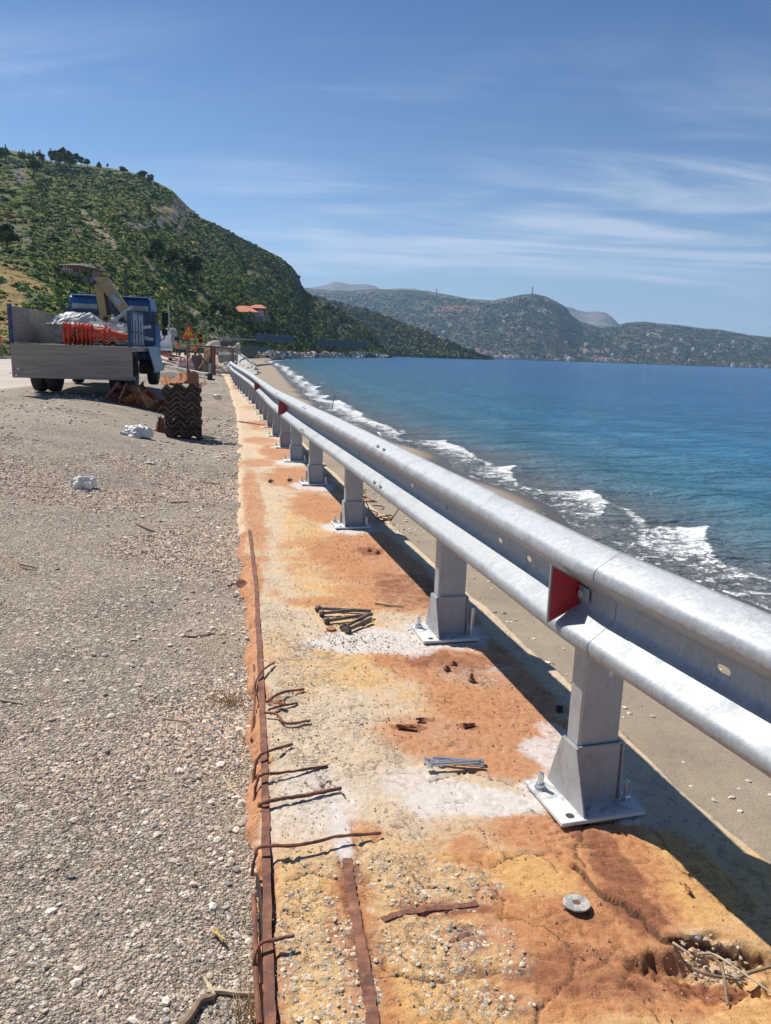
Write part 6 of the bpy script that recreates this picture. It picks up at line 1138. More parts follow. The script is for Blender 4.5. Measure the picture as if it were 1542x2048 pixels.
def person(loc, rz, label, pose='stand', trou=None, h=1.75):
    t = empty('person', tuple(loc), rz, label, 'person'); k = h/1.75; K = lambda *p: tuple(q*k for q in p)
    # one continuous body, hips at the root
    V = [K(0, 0, .95), K(0, .0, 1.12), K(0, .01, 1.30), K(0, .0, 1.44), K(0, .01, 1.52), K(0, .03, 1.60), K(0, .02, 1.70)]; E = [(0, 1), (1, 2), (2, 3), (3, 4), (4, 5), (5, 6)]; Rr = [.13, .12, .14, .11, .055, .085, .075]
    arms = {'stand': [(.19, 0, 1.42), (.25, .02, 1.16), (.22, .16, .98), (.20, .20, .93)], 'phone': [(.19, 0, 1.42), (.27, .06, 1.18), (.16, .26, 1.30), (.12, .30, 1.38)], 'bend': [(.19, .0, 1.42), (.22, .22, 1.2), (.18, .42, 1.05), (.17, .48, 1.0)]}[pose]
    for s in (-1, 1):
        b = len(V); V += [K(s*x, y, z) for x, y, z in arms]; E += [(3, b)]+[(b+i, b+i+1) for i in range(3)]; Rr += [.065, .045, .034, .036]
        b = len(V); st = .10*s if pose != 'bend' else .05; V += [K(s*.10, 0, .88), K(s*.11, .03+st*.3, .50), K(s*.12, st*.2, .09), K(s*.12, .13+st*.2, .04)]; E += [(0, b)]+[(b+i, b+i+1) for i in range(3)]; Rr += [.095, .065, .045, .04]
        for f in range(5):
            b2 = len(V); hx_, hy_, hz_ = arms[3]; V.append(K(s*hx_+(f-2)*.016, hy_+.055-(.012*abs(f-1.5)), hz_-.01)); E.append((b-1, b2)); Rr.append(.010)
    body = skin('body', V, E, [r*k for r in Rr], M_skin, t)
    Vt = [K(0, 0, .93), K(0, 0, 1.12), K(0, .01, 1.30), K(0, 0, 1.43)]; Et = [(0, 1), (1, 2), (2, 3)]; Rt = [.15, .145, .165, .125]
    for s in (-1, 1): b = len(Vt); Vt += [K(s*.19, 0, 1.42), K(*[s*arms[1][0], arms[1][1], arms[1][2]+.08])]; Et += [(3, b), (b, b+1)]; Rt += [.082, .062]
    skin('safety_vest', Vt, Et, [r*k for r in Rt], M_vest, t)
    Vl = [K(0, 0, .96)]; El = []; Rl = [.15]
    for s in (-1, 1): b = len(Vl); st = .10*s if pose != 'bend' else .05; Vl += [K(s*.10, 0, .86), K(s*.11, .03+st*.3, .50), K(s*.12, st*.2, .12)]; El += [(0, b), (b, b+1), (b+1, b+2)]; Rl += [.115, .082, .066]
    skin('trousers', Vl, El, [r*k for r in Rl], trou or M_trou, t)
    m = MB(); m.lathe([(.092, 1.655), (.098, 1.70), (.085, 1.75), (.045, 1.785), (.001, 1.79)], (0, .015, 0), 16); m.box((0, .12, 1.672), (.14, .10, .012), bev=.005); m.v = [tuple(q*k for q in v) for v in m.v]; m.build('cap', M_hair, t, True)
    m = MB(); m.box((0, .115, 1.60), (.022, .03, .035), bev=.006); [m.box((s*.032, .103, 1.635), (.02, .012, .01), bev=.003) for s in (-1, 1)]; m.box((0, .106, 1.555), (.045, .01, .01)); [m.box((s*.088, .02, 1.61), (.015, .035, .05), bev=.005) for s in (-1, 1)]; m.v = [tuple(q*k for q in v) for v in m.v]; m.build('face', M_skin, body)
    for s in (-1, 1): m = MB(); m.box((s*.12, .06+(.02*s), .045), (.095, .27, .085), bev=.02); m.v = [tuple(q*k for q in v) for v in m.v]; m.build('boot', M_black, t)
    return t
def ppl(x, yfeet, ytop, D, *a, **k):
    P = at(x, yfeet, D); h = (yfeet-ytop)*D/CF; return person(P, *a, h=h, **k)
ppl(356, 715, 684, 88, R_(185), 'worker in an orange vest and dark trousers standing on the road beyond the small truck', pose='phone')
ppl(1.5, 720, 668, 52, R_(150), 'worker in an orange vest cut by the left edge of the photo beside the road', pose='stand', trou=M_khaki)
ppl(391, 722, 688, 60, R_(120), 'worker in an orange vest bending behind the roadworks sign', pose='bend')

# ------------------------------------------------------------------ roadworks signs, frames, barriers
M_sred = simple('sign_red', (.62, .045, .02), .5, 0, .08, 4); M_syel = simple('sign_yellow', (.80, .50, .05), .5, 0, .08, 4); M_sblk = simple('sign_black', (.02, .02, .02), .6); M_pole = simple('rusty_pole', (.20, .11, .08), .8, 0, .3, 4)
def mat_to_cam(P, yaw=0): return RZ(yaw)
S = at(379, 744, 41); u = 41/CF
SG = empty('warning_sign', tuple(S), 0, 'triangular red and yellow roadworks sign showing the road narrowing on a rusty pole', 'sign')
m = MB(); m.tube([(0, 0, -.2), (0, 0, 66*u)], .045, 10); [m.tube([(0, 0, .0), (s*.35, -.25, -.02)], .03, 6) for s in (-1, 1)]; m.build('pole', M_pole, SG, True)
zb_ = (744-678)*u; ht = 27*u; wd2 = 14*u
def tri(mb, s, y, cz=None):
    c = zb_+ht*.40; P = [(-wd2, zb_), (wd2, zb_), (0, zb_+ht)]; P = [((x)*s, c+(z-c)*s) for x, z in P]; V = [(x, y, z) for x, z in P]+[(x, y+.012, z) for x, z in P]; mb.add(V, [(0, 1, 2), (5, 4, 3)]+[(i, (i+1) % 3, 3+(i+1) % 3, 3+i) for i in range(3)])
m = MB(); tri(m, 1.0, -.07); pl = m.build('sign_plate', M_sred, SG); m = MB(); tri(m, .60, -.085); m.build('yellow_field', M_syel, pl)
m = MB(); c = zb_+ht*.36
for s in (-1, 1): m.tube([(s*.085, -.095, c-.15), (s*.085, -.095, c-.03), (s*.045, -.095, c+.04), (s*.045, -.095, c+.13)], .017, 6)
m.build('road_narrows_symbol', M_sblk, pl)
S2 = at(402, 716, 62); u = 62/CF; RS = empty('speed_signs', tuple(S2), 0, 'two small round yellow signs with red rims one above the other on a pole', 'sign')
m = MB(); m.tube([(0, 0, 0), (0, 0, 46*u)], .04, 8); m.build('pole', M_pole, RS)
for zc_ in (33, 43):
    m = MB(); m.lathe([(.001, -.02), (4.4*u, -.02), (4.4*u, .0)], (0, -.05, zc_*u), 24, M=RX(R_(90))); q = m.build('sign_disc', M_sred, RS)
    m = MB(); m.lathe([(.001, 0), (3.0*u, 0)], (0, -.055-.02, zc_*u), 24, M=RX(R_(90))); m.v = [(x, -.075-.004, z) for x, y, z in m.v]; m.build('yellow_face', M_syel, q)
    for s in (-1, 1): m = MB(); m.box((s*1.0*u, -.082, zc_*u), (.9*u, .004, 1.9*u)); m.build('dark_numeral', M_sblk, q)
def pole(name, pts, D, r, mat, label, cat, parent=None):
    m = MB(); P = [at(x, y, D[i] if isinstance(D, (list, tuple)) else D) for i, (x, y) in enumerate(pts)]; m.tube(P, r, 8); o = m.build(name, mat, parent, True); return tag(o, label, cat) if label else o
FR = empty('scaffold_frame', (0, 0, 0), 0, 'rusty steel pipe frame standing across the wall end behind the signs', 'frame'); FR.location = tuple(at(430, 745, 40))
def fpole(pts, D=40, r=.045, mat=None, nm='pipe'):
    o = pole(nm, pts, D, r, mat or M_pole, None, None); o.parent = FR; o.matrix_parent_inverse = Matrix.Translation(-FR.location); return o
fpole([(375, 691), (400, 692), (424, 693.5)]); fpole([(424, 693), (450, 696), (469, 698)]); fpole([(465.5, 697), (466, 712), (466.5, 728)]); fpole([(390, 706), (391.5, 728), (391, 745)]); fpole([(394, 703), (408, 721), (420, 736)]); fpole([(374, 692), (375, 720), (376, 743)]); fpole([(428, 694), (427.5, 720), (428, 750)], 39, .09, M_rust); fpole([(423, 692), (424, 720), (424, 748)], 39.5, .07, M_rustd)
# slabs, panels and broken concrete of the demolished wall end
M_slab = simple('dirty_precast_slab', (.32, .29, .25), .9, 0, .25, 1.5, bump=.01, dirt=(.2, .16, .12)); M_slabo = simple('rust_stained_slab', (.46, .27, .14), .9, 0, .25, 1.5, dirt=(.55, .45, .34)); M_pg = simple('blue_grey_panel_far', (.085, .09, .095), .8, 0, .2, 2)
def slab(name, quad, D, th, mat, label, cat, group=None, Ds=None):
    Ds = Ds or [D]*4; A_ = [at(x, y, d) for (x, y), d in zip(quad, Ds)]; V = [tuple(p) for p in A_]+[(p[0]-.15*th, p[1]+th, p[2]) for p in A_]; m = MB(); m.add(V, [(0, 1, 2, 3), (7, 6, 5, 4)]+[(i, (i+1) % 4, 4+(i+1) % 4, 4+i) for i in range(4)]); o = m.build(name, mat)
    b = o.modifiers.new('chip', 'BEVEL'); b.width = th*.12; b.segments = 1
    return tag(o, label, cat, group)
slab('wooden_barrier_panel', [(384, 742), (404, 743), (405, 711), (383, 710)], 42, .06, M_pg, 'blue grey panel standing left of the diagonal brace', 'panel')
slab('broken_slab', [(392, 743), (424, 745), (424, 706), (421, 708)], 42.5, .2, M_slab, 'large broken brown grey slab with a slanting edge behind the frame', 'slab')
slab('broken_slab', [(395, 737), (399, 738), (428, 699), (424, 697)], 41.6, .18, M_slabo, 'pale slanting slab edge leaning across the dark panel', 'slab')
slab('broken_slab', [(406, 722), (416, 722), (424, 694), (408, 700)], 43, .3, M_slabo, 'orange stained slab chunk beneath the horizontal pipe', 'slab')
slab('concrete_block', [(437, 728), (464, 731), (465, 705), (434, 704)], 46, 1.2, M_slab, 'brown grey concrete block left of the upright pipe', 'block')
slab('concrete_block', [(464, 731), (474, 730), (475, 706), (465, 705)], 46, 1.0, M_conc, 'grey concrete block just right of the upright pipe', 'block')
slab('broken_slab', [(404, 697), (420, 699), (428, 684), (418, 682)], 56, .8, M_conc, 'sloping grey slab below the round signs', 'slab')
slab('broken_slab', [(408, 694), (440, 696), (438, 681), (426, 680)], 55, .9, simple('pale_slab', (.66, .58, .47), .9, 0, .15, 1.5), 'bright pale slab on top of the rubble heap', 'slab')
slab('broken_slab', [(421, 702), (444, 706), (440, 690), (424, 690)], 50, .8, M_conc, 'grey slab wedged under the bright pale one', 'slab')
slab('low_concrete_wall', [(441, 694), (466, 696), (466, 682), (440, 681)], 75, .4, M_pg, 'dark grey retaining wall behind the rubble heap', 'wall')
slab('retaining_wall', [(478, 714), (545, 712), (543, 694), (480, 694)], 0, .6, M_pg, 'dark grey retaining wall behind the beach end', 'wall', None, [118, 190, 190, 112])
slab('sound_barrier', [(512, 683), (587, 686), (586, 672.5), (512, 668)], 0, .5, M_pg, 'long dark grey barrier fence above the grass bank, nearer one', 'barrier', None, [225, 280, 280, 225])
slab('sound_barrier', [(633, 691), (733, 697), (733, 684.5), (633, 679)], 0, .5, M_pg, 'long dark grey barrier fence above the rocks, farther one', 'barrier', None, [390, 470, 470, 390])
slab('low_parapet', [(430, 677), (512, 681), (512, 678.5), (430, 675)], 0, .4, M_conc, 'pale low parapet below the tan scree slope', 'wall', None, [150, 220, 220, 150])
slab('concrete_shed', [(327, 688), (350, 688), (349, 655), (328, 656)], 120, 3, M_conc, 'grey concrete wall block at the roadside right of the mirror', 'wall')
slab('parapet', [(700, 706), (770, 709), (770, 706.5), (700, 702)], 0, .5, M_conc, 'pale parapet at the tip of the headland', 'wall', None, [500, 620, 620, 500])
r_ = random.Random(3)
def rock(name, P, s, mat, label, cat, group=None, seed=0, sq=.7):
    bm = bmesh.new(); bmesh.ops.create_icosphere(bm, subdivisions=2, radius=1); q = random.Random(seed)
    ax = [Vector((q.gauss(0, 1), q.gauss(0, 1), q.gauss(0, 1))).normalized() for _ in range(9)]
    for v in bm.verts:
        for a in ax:
            d = v.co.dot(a)
            if d > .62: v.co -= a*(d-.62)
        v.co *= 1.3
    for v in bm.verts: v.co = Vector((v.co.x*s*q.uniform(.97, 1.03), v.co.y*s*.8, v.co.z*s*sq))
    me = bpy.data.meshes.new(name); bm.to_mesh(me); bm.free(); me.materials.append(mat); o = bpy.data.objects.new(name, me); col.objects.link(o); o.location = tuple(P); o.rotation_euler = (q.uniform(-.4, .4), q.uniform(-.4, .4), q.uniform(0, 6)); return tag(o, label, cat, group)
M_rock = simple('armour_rock', (.40, .36, .30), .9, 0, .3, .5, bump=.05, bscale=2, dirt=(.18, .15, .13)); M_rockd = simple('dark_rock', (.17, .155, .14), .9, 0, .3, .5); M_rockp = simple('pale_rock', (.50, .48, .43), .9, 0, .2, 1, bump=.03, bscale=4, dirt=(.3, .28, .25))
# broken lumps in the wall end
for i in range(56):
    x = r_.uniform(436, 474) if i % 2 else r_.uniform(424, 466); y = r_.uniform(728, 746); 
    if i < 20: x = r_.uniform(430, 478); y = r_.uniform(690, 706); D = 58
    else: D = 41+r_.uniform(-1, 3)
    rock('rubble_lump', at(x, y, D), r_.uniform(.10, .24)*(1.1 if i < 20 else 1), M_rockp if i % 3 else M_rock, 'pale concrete lump %s the far wall end' % ('in the upper heap behind' if i < 20 else 'low on the right side of the rubble at' if i % 2 else 'low on the left side of the rubble at'), 'rubble', 'concrete lumps %s' % ('in the upper heap' if i < 20 else 'low right' if i % 2 else 'low left'), i)
# striped stack of tilted slabs on the beach
for i in range(9):
    for j in range(3):
        x = 470+i*4.0+j*3.0; y = 708+i*3.0+j*7.5; D = 62-i*1.1-j*1.5; P = at(x, y, D); m = MB(); m.box((0, 0, 0), (.62, .5, .09), RY(R_(-28+r_.uniform(-22, 22))) @ RX(R_(25)), .02); m.box((.32, -.1, .10), (.30, .45, .08), RY(R_(30+r_.uniform(-12, 12))), .02)
        o = m.build('armour_slab', M_rockp); o.location = tuple(P); o.rotation_euler = (0, 0, r_.uniform(-.3, .3)); tag(o, 'pale tilted slab in the striped stack of slabs at the foot of the wall end', 'slab', 'tilted pale slabs stacked at the beach')
for i in range(24):
    x = r_.uniform(508, 542); y = 713-abs(x-520)*.10+r_.uniform(-7, 0); rock('pale_boulder', at(x, y, 150+r_.uniform(-10, 10)), r_.uniform(.25, .6), M_rockp, 'white grey boulder %s of the pile below the retaining wall' % ('in the left half' if x < 520 else 'in the middle' if x < 532 else 'at the right end'), 'boulder', 'pale boulders below the retaining wall, %s' % ('left' if x < 520 else 'middle' if x < 532 else 'right'), 60+i)
k_ = 0
for row in range(3):
    for i in range(74):
        x = 543+i*3.15+r_.uniform(-1.2, 1.2); D = float(np.interp(x, [540, 600, 660, 720, 778], [215, 320, 420, 520, 640])); y0 = float(np.interp(x, [540, 600, 700, 778], [716.5, 717, 717.5, 718])); y = y0-row*float(np.interp(x, [540, 600, 740, 778], [5, 4.5, 3.4, 1.5]))+r_.uniform(-.8, .8)
        rock('armour_boulder', at(x, y, D+row*4), r_.uniform(.7, 1.5)*D/300, (M_rock, M_rockd, M_rock, M_rockp)[(i*3+row) % 4], 'shore boulder %s, %s' % (('at the waterline', 'in the middle row', 'in the top row')[row], ('nearest the beach', 'below the first barrier fence', 'between the two barrier fences', 'below the second barrier fence', 'out at the tip')[min(4, i//15)]), 'boulder', 'rock armour boulders, %s row %s' % (('water', 'middle', 'top')[row], ('by the beach', 'under the first fence', 'between fences', 'under the second fence', 'at the tip')[min(4, i//15)]), 100+k_ % 40); k_ += 1
# pink barriers, plank, breaker tool, machine on the road
M_pink = simple('faded_pink_plastic', (.72, .34, .32), .6, 0, .2, 4, dirt=(.75, .70, .66)); M_pinkw = simple('faded_white_plastic', (.75, .70, .67), .6, 0, .1, 4)
for i, (x, lb) in enumerate([(361, 'left of three faded pink and white plastic cones'), (369, 'middle of three faded pink and white plastic cones'), (381, 'faded pink plastic cone at the foot of the triangular sign')]):
    P = at(x, 743, 40.5); m = MB(); m.cur = 0; m.lathe([(.24, 0), (.21, .1), (.17, .28)], (0, 0, 0), 14); m.cur = 1; m.lathe([(.168, .285), (.13, .44)], (0, 0, 0), 14); m.cur = 0; m.lathe([(.128, .445), (.07, .66), (.03, .70)], (0, 0, 0), 14); m.box((0, 0, .02), (.5, .4, .04)); o = m.build('faded_cone', [M_pink, M_pinkw], None, True); o.location = tuple(P); tag(o, lb, 'traffic cone')
m = MB(); A_, B_ = at(331, 737, 40), at(415, 755, 34); A_[2] += .05; B_[2] += .05; d_ = (B_-A_); n_ = np.array([-d_[1], d_[0], 0]); n_ /= np.linalg.norm(n_)
V = [A_-n_*.11, B_-n_*.11, B_+n_*.11, A_+n_*.11]; m.add([tuple(p) for p in V]+[(p[0], p[1], p[2]+.13) for p in V], [(3, 2, 1, 0), (4, 5, 6, 7), (0, 1, 5, 4), (1, 2, 6, 5), (2, 3, 7, 6), (3, 0, 4, 7)]); tag(m.build('pale_beam', M_conc), 'long pale beam lying on the gravel in front of the signs', 'beam')
P = at(420, 760, 31); BR = empty('hydraulic_breaker', tuple(P), 0, 'upright tool with a grey green tube and a black base beside the pale beam', 'tool'); u = 31/CF
m = MB(); m.box((0, 0, 7*u), (9*u, .2, 13*u), bev=.03); m.box((3*u, 0, 1*u), (14*u, .15, 3*u), bev=.02); m.build('base', M_black, BR); m = MB(); m.tube([(0, 0, 12*u), (.01, 0, 32*u)], 2.2*u, 12); m.build('tube', simple('pale_green_steel', (.38, .45, .44), .5, .3), BR, True); m = MB(); m.tube([(0, 0, 30*u), (0, 0, 44*u)], 1.5*u, 8); m.build('rod', M_black, BR)
P = at(365, 711, 70); CT = empty('compressor', tuple(P), 0, 'dark wheeled site machine standing on the road between worker and sign', 'machine'); m = MB(); m.box((0, 0, .45), (.55, .6, .3), bev=.05); m.box((-.1, 0, .62), (.35, .4, .15), bev=.04); m.tube([(-.3, 0, .4), (-.6, 0, .15)], .03); m.build('body', M_black, CT); [wheel(CT, s*.25, 0, .2, .2, .12) for s in (-1, 1)]
# heap of gravel behind: dark mound by the truck
m = MB(); n = 16; P0 = at(337, 752, 29)
V = [(P0[0]+(i/n-.5)*2.0, P0[1]+(j/n-.5)*1.2, float(zg(P0[0], P0[1]))+.20*max(0, 1-((i/n-.5)*2)**2)*max(0, 1-((j/n-.5)*2)**2)*(.8+.4*r_.random())) for j in range(n+1) for i in range(n+1)]; m.add(V, [tuple(q) for q in grid_faces(n+1, n+1)]); tag(m.build('dirt_mound', simple('dark_dirt', (.16, .15, .14), .95, 0, .3, 6, bump=.02, bscale=20), None, True), 'low mound of dark grit on the gravel right of the blue truck', 'mound')
tag(rock('white_lump', at(435, 795, 20.5), .10, M_plas, '', ''), 'white crumpled lump on the sandy wall edge far ahead', 'lump')

# ------------------------------------------------------------------ utility poles and wires
M_wp = simple('dark_wood_pole', (.08, .07, .06), .9, 0, .3, 2); M_cp = simple('concrete_pole', (.42, .42, .40), .9)
def upole(x, yt, yb, D, label, arm=0, mat=None, r=.14):
    B_ = at(x, yb, D); h = (yb-yt)*D/CF; t = empty('utility_pole', tuple(B_-np.array([0, 0, .5])), 0, label, 'utility pole', 'utility poles along the hill foot'); m = MB(); m.tube([(0, 0, 0), (0, 0, h+.5)], [r, r*.65], 8); m.build('pole', mat or M_wp, t)
    if arm: m = MB(); m.box((arm*.3, 0, h+.3), (2.2, .12, .12)); [m.tube([(arm*.3+q, 0, h+.3), (arm*.3+q, 0, h+.6)], .04, 6) for q in (-.9, 0, .9)]; m.build('crossarm', mat or M_wp, t)
    return B_+np.array([0, 0, h])
tops = [upole(182, 540, 640, 92, 'dark utility pole with a crossarm left of the crane boom', 1), upole(252, 552, 640, 105, 'left pole of the close pair right of the crane', 0), upole(256, 537, 640, 106, 'taller right pole of the close pair right of the crane', 0), upole(300, 588, 660, 120, 'utility pole above the truck cab corner', 0),
    upole(357, 605, 682, 130, 'dark utility pole between the mirror and the triangular sign', 0), upole(375.5, 630, 690, 122, 'thin dark pole rising just behind the triangular sign', 0, r=.09), upole(418, 608, 636, 240, 'small distant utility pole on the slope above the sign', 0), upole(385, 622, 668, 160, 'thin pole right of the triangular sign on the slope', 0, r=.1), upole(338, 610, 672, 110, 'pale concrete pole right of the truck mirror', 0, M_cp, .17), upole(205, 548, 560, 100, 'pole tip showing above the tan crane boom', 0, r=.08)]
upole(80, 607, 650, 60, 'short bent post with a cable on the left bank', 0, r=.06)
for a, b, sg, lb in [((48, 595), (80, 582), 2.5, 'pale cable sagging between the left bank and its post'), ((140, 607), (152, 594), .6, 'pale cable rising behind the truck cab')]:
    A_, B_ = at(*a, 60), at(*b, 60); P = [A_+(B_-A_)*t_-np.array([0, 0, 4*.15*sg*t_*(1-t_)]) for t_ in np.linspace(0, 1, 10)]; m = MB(); m.tube(P, .035, 5); tag(m.build('cable', M_cp), lb, 'cable')

# ------------------------------------------------------------------ houses
M_roof = simple('terracotta_roof', (.52, .17, .085), .85, 0, .2, 1.2, dirt=(.35, .15, .09)); M_roofd = simple('grey_brown_roof', (.15, .125, .10), .9, 0, .2, 1); M_pinkw2 = simple('pink_render', (.40, .18, .13), .85, 0, .1, 1); M_cream = simple('cream_render', (.66, .60, .50), .85, 0, .1, 1); M_stonew = simple('stone_wall_grey', (.26, .25, .22), .9, 0, .25, 1.5); M_win = simple('dark_window', (.04, .045, .05), .2)
def hip(mb, cx, cy, z, w_, d_, h_, ov=.5, ridge=.4):
    x, y = w_/2+ov, d_/2+ov; rx = x*ridge; V = [(cx-x, cy-y, z), (cx+x, cy-y, z), (cx+x, cy+y, z), (cx-x, cy+y, z), (cx-rx, cy, z+h_), (cx+rx, cy, z+h_), (cx-x, cy-y, z-.18), (cx+x, cy-y, z-.18), (cx+x, cy+y, z-.18), (cx-x, cy+y, z-.18)]
    mb.add(V, [(0, 1, 5, 4), (1, 2, 5), (2, 3, 4, 5), (3, 0, 4), (9, 8, 7, 6), (0, 6, 7, 1), (1, 7, 8, 2), (2, 8, 9, 3), (3, 9, 6, 0)])
D = A.depth(140, 545); D = float(D)*.985; u = D/CF*.74; P = at(140, 547, D); Hs = empty('terrace_house', tuple(P), R_(-8), 'pink house with grey roof and balcony terrace halfway up the left hillside', 'house')
m = MB(); m.box((6*u, 4, 9*u), (46*u, 8, 18*u)); m.box((-22*u, 4, 12*u), (18*u, 7, 10*u)); m.build('wall', M_pinkw2, Hs); m = MB(); hip(m, 0, 4, 20*u, 60*u, 10, 11*u, .3, .4); m.build('roof', M_roofd, Hs)
m = MB(); m.box((4*u, 2.0, -9*u), (64*u, 12, 19*u)); m.build('foundation', M_stonew, Hs); 
for x in (-8, 4, 13, 22): m = MB(); m.box((x*u, -.06, 8*u), (5*u, .12, 11*u)); m.build('window', M_win, Hs)

m = MB(); [m.tube([(x*u, -3.4, .5*u), (x*u, -3.4, 6*u)], .5*u, 5) for x in range(-26, 38, 5)]; m.tube([(-27*u, -3.4, 6*u), (36*u, -3.4, 6*u)], .5*u, 6); m.box((4*u, -1.7, 0), (64*u, 3.6, 1.2*u)); [m.tube([(x*u, -3.3, 6*u), (x*u, -3.3, 19*u)], .7*u, 5) for x in (12, 19)]; m.build('balcony', M_cream, Hs)
D = float(A.depth(370, 540))*.97; u = D/CF; P = at(371, 541, D); Hs = empty('small_house', tuple(P), 0, 'small house showing an orange roof among dark trees on the hillside', 'house'); m = MB(); m.box((0, 3, 4*u), (20*u, 6, 10*u)); m.build('wall', M_cream, Hs); m = MB(); hip(m, 0, 3, 9*u, 22*u, 6, 6*u, .2, .5); m.build('roof', M_roof, Hs)
D = float(A.depth(8, 437))*.97; u = D/CF; P = at(5, 440, D); Hs = empty('hill_house', tuple(P), 0, 'low house with a flat orange roof at the left edge on the hillside', 'house'); m = MB(); m.box((0, 3, 5*u), (26*u, 6, 12*u)); m.build('wall', M_pinkw2, Hs); m = MB(); hip(m, 0, 3, 11*u, 26*u, 6, 3*u, .2, .8); m.build('roof', M_roof, Hs)
D = float(A.depth(492, 632))*.96; u = D/CF; P = at(492, 632, D); Hs = empty('villa', tuple(P), R_(6), 'red walled villa with orange tiled roofs and pillared porch above the road', 'house')
m = MB(); m.box((2*u, 8, 5*u), (62*u, 12, 13*u)); m.build('wall', M_cream, Hs); m = MB(); m.box((20*u, 9, 10*u), (32*u, 11, 15*u)); m.build('wall', simple('red_render', (.38, .12, .09), .85), Hs)
m = MB(); hip(m, -6*u, 5, 7.5*u, 56*u, 12, 13*u, .5, .3); m.build('roof', M_roof, Hs); m = MB(); hip(m, 20*u, 9, 17*u, 34*u, 11, 8*u, .5, .3); rf = m.build('roof', M_roof, Hs); m = MB(); m.box((-2*u, 8, 18*u), (1.6*u, .6, 5*u)); m.build('chimney', M_cream, rf)
for x in (-28, -18, -8, 0, 5, 10, 15, 20): m = MB(); m.box((x*u, -.6, 2.5*u), (.9*u, .4, 9*u)); m.build('porch_pillar', M_cream, Hs)
for x in (14, 20, 27, 33): m = MB(); m.box((x*u, 3.4, 12*u), (3*u, .15, 4*u)); m.build('window', M_win, Hs)
m = MB(); m.box((2*u, 7, -4*u), (62*u, 13, 9*u)); m.build('foundation', M_stonew, Hs)
for i, (x, yt, yb, wp, dd_, lb) in enumerate([(470, 624, 640, 13, .95, 'green bush below the left end of the villa porch'), (484, 627, 641, 14, .95, 'green bush below the middle of the villa porch'), (500, 626, 642, 13, .95, 'green bush below the right part of the villa porch'), (520, 622, 640, 15, .95, 'green bush at the right corner of the villa'), (458, 618, 634, 11, .97, 'green bush touching the left wall of the villa')]):
    tree_px('garden_bush', lb, x, yt, yb, wp, 'round', 'bushes round the villa', cat='bush', D=float(A.depth(x, 632))*(dd_-.06), dark=1.5)
for i, (x, yt, yb, wp, lb) in enumerate([(126, 545, 560, 14, 'green bush under the left end of the terrace house'), (142, 549, 563, 14, 'green bush under the middle of the terrace house'), (160, 549, 564, 13, 'green bush under the right part of the terrace house'), (176, 540, 560, 14, 'green bush at the right corner of the terrace house'), (116, 530, 550, 11, 'green bush at the left corner of the terrace house')]):
    tree_px('garden_bush', lb, x, yt, yb, wp, 'round', 'bushes round the terrace house', cat='bush', D=float(A.depth(x, 548))*.93, dark=1.6)
# houses on the far shore and the hill villages
M_white2 = simple('white_render', (.72, .68, .62), .85)
proto = {}
def far_house(x, y, D, w_, kind, label, group):
    key = kind
    if key not in proto:
        t = empty('far_house', (0, 0, 0), 0); m = MB(); m.box((0, 0, 1.0), (6.5, 5.5, 6)); m.build('wall', {'w': M_white2, 'c': M_cream, 'p': M_pinkw2}[kind[0]], t); m = MB(); hip(m, 0, 0, 4.0, 6.5, 5.5, 1.8, .4, .4); m.build('roof', M_roof if kind[1] == 'r' else M_roofd if kind[1] == 'g' else M_white2, t); m = MB(); m.box((0, -2.78, 2.4), (2.2, .1, 1.4)); m.build('window', M_win, t); proto[key] = t; o = t
    else: o = copy_tree(proto[key])
    o.location = tuple(at(x, y, D)); o.rotation_euler = (0, 0, random.uniform(-.8, .8)); s = w_*D/CF/6.5; o.scale = (s*random.uniform(.85, 1.25), s, s*random.uniform(.8, 1.2)); return tag(o, label, 'house', group)
rr = random.Random(21); kinds = ['wr', 'cr', 'pr', 'cg', 'wf', 'wr', 'cr']
def shoreline(x): return float(np.interp(x, [780, 985, 1200, 1542, 1600], [711.5, 717, 724, 736.5, 738]))
zone_ = lambda x: 'left of the big orange roof' if x < 915 else 'below the hill village' if x < 985 else 'left below the mast hill' if x < 1064 else 'right below the mast hill' if x < 1130 else 'below the rocky mountain' if x < 1240 else 'at the right end of the bay'
for i in range(80):      # coast strip
    x = rr.choice([rr.uniform(868, 910), rr.uniform(925, 985), rr.uniform(985, 1040), rr.uniform(1040, 1175), rr.uniform(1175, 1275), rr.uniform(1420, 1542), rr.uniform(1175, 1242)]); kd_ = rr.choice(kinds); y = shoreline(x)-rr.uniform(1.0, 7 if x > 985 else 14)*rr.random()**.6-1.5
    far_house(x, y, 2380-rr.uniform(0, 60) if y > shoreline(x)-5 else float(Ch.depth(x, y))*.985, rr.uniform(3.2, 6.4), kd_, 'tiny %s house in the shore strip %s' % (({'w': 'white', 'c': 'cream', 'p': 'pink'}[kd_[0]]+{'r': ' red roofed', 'g': ' grey roofed', 'f': ' flat roofed'}[kd_[1]]), zone_(x)), 'far shore houses: %s %s' % (kd_, zone_(x)))
for i in range(62):      # village on the hill
    x = rr.uniform(868, 965)+rr.gauss(0, 3); kd_ = rr.choice(['pr', 'cr', 'pr', 'cr', 'pr']); zv_ = ('left end' if x < 890 else 'left half' if x < 917 else 'right half' if x < 943 else 'right end'); y = 622+rr.uniform(-5.5, 6)+.03*(x-915)-4*math.exp(-((x-925)/30)**2); far_house(x, y, float(Ch.depth(x, y))*.99, rr.uniform(2.4, 4.2), kd_, 'tiny red roofed %s house, %s of the hill village' % ({'p': 'pink', 'c': 'cream'}[kd_[0]], zv_), 'hill village houses: %s, %s' % (kd_, zv_))
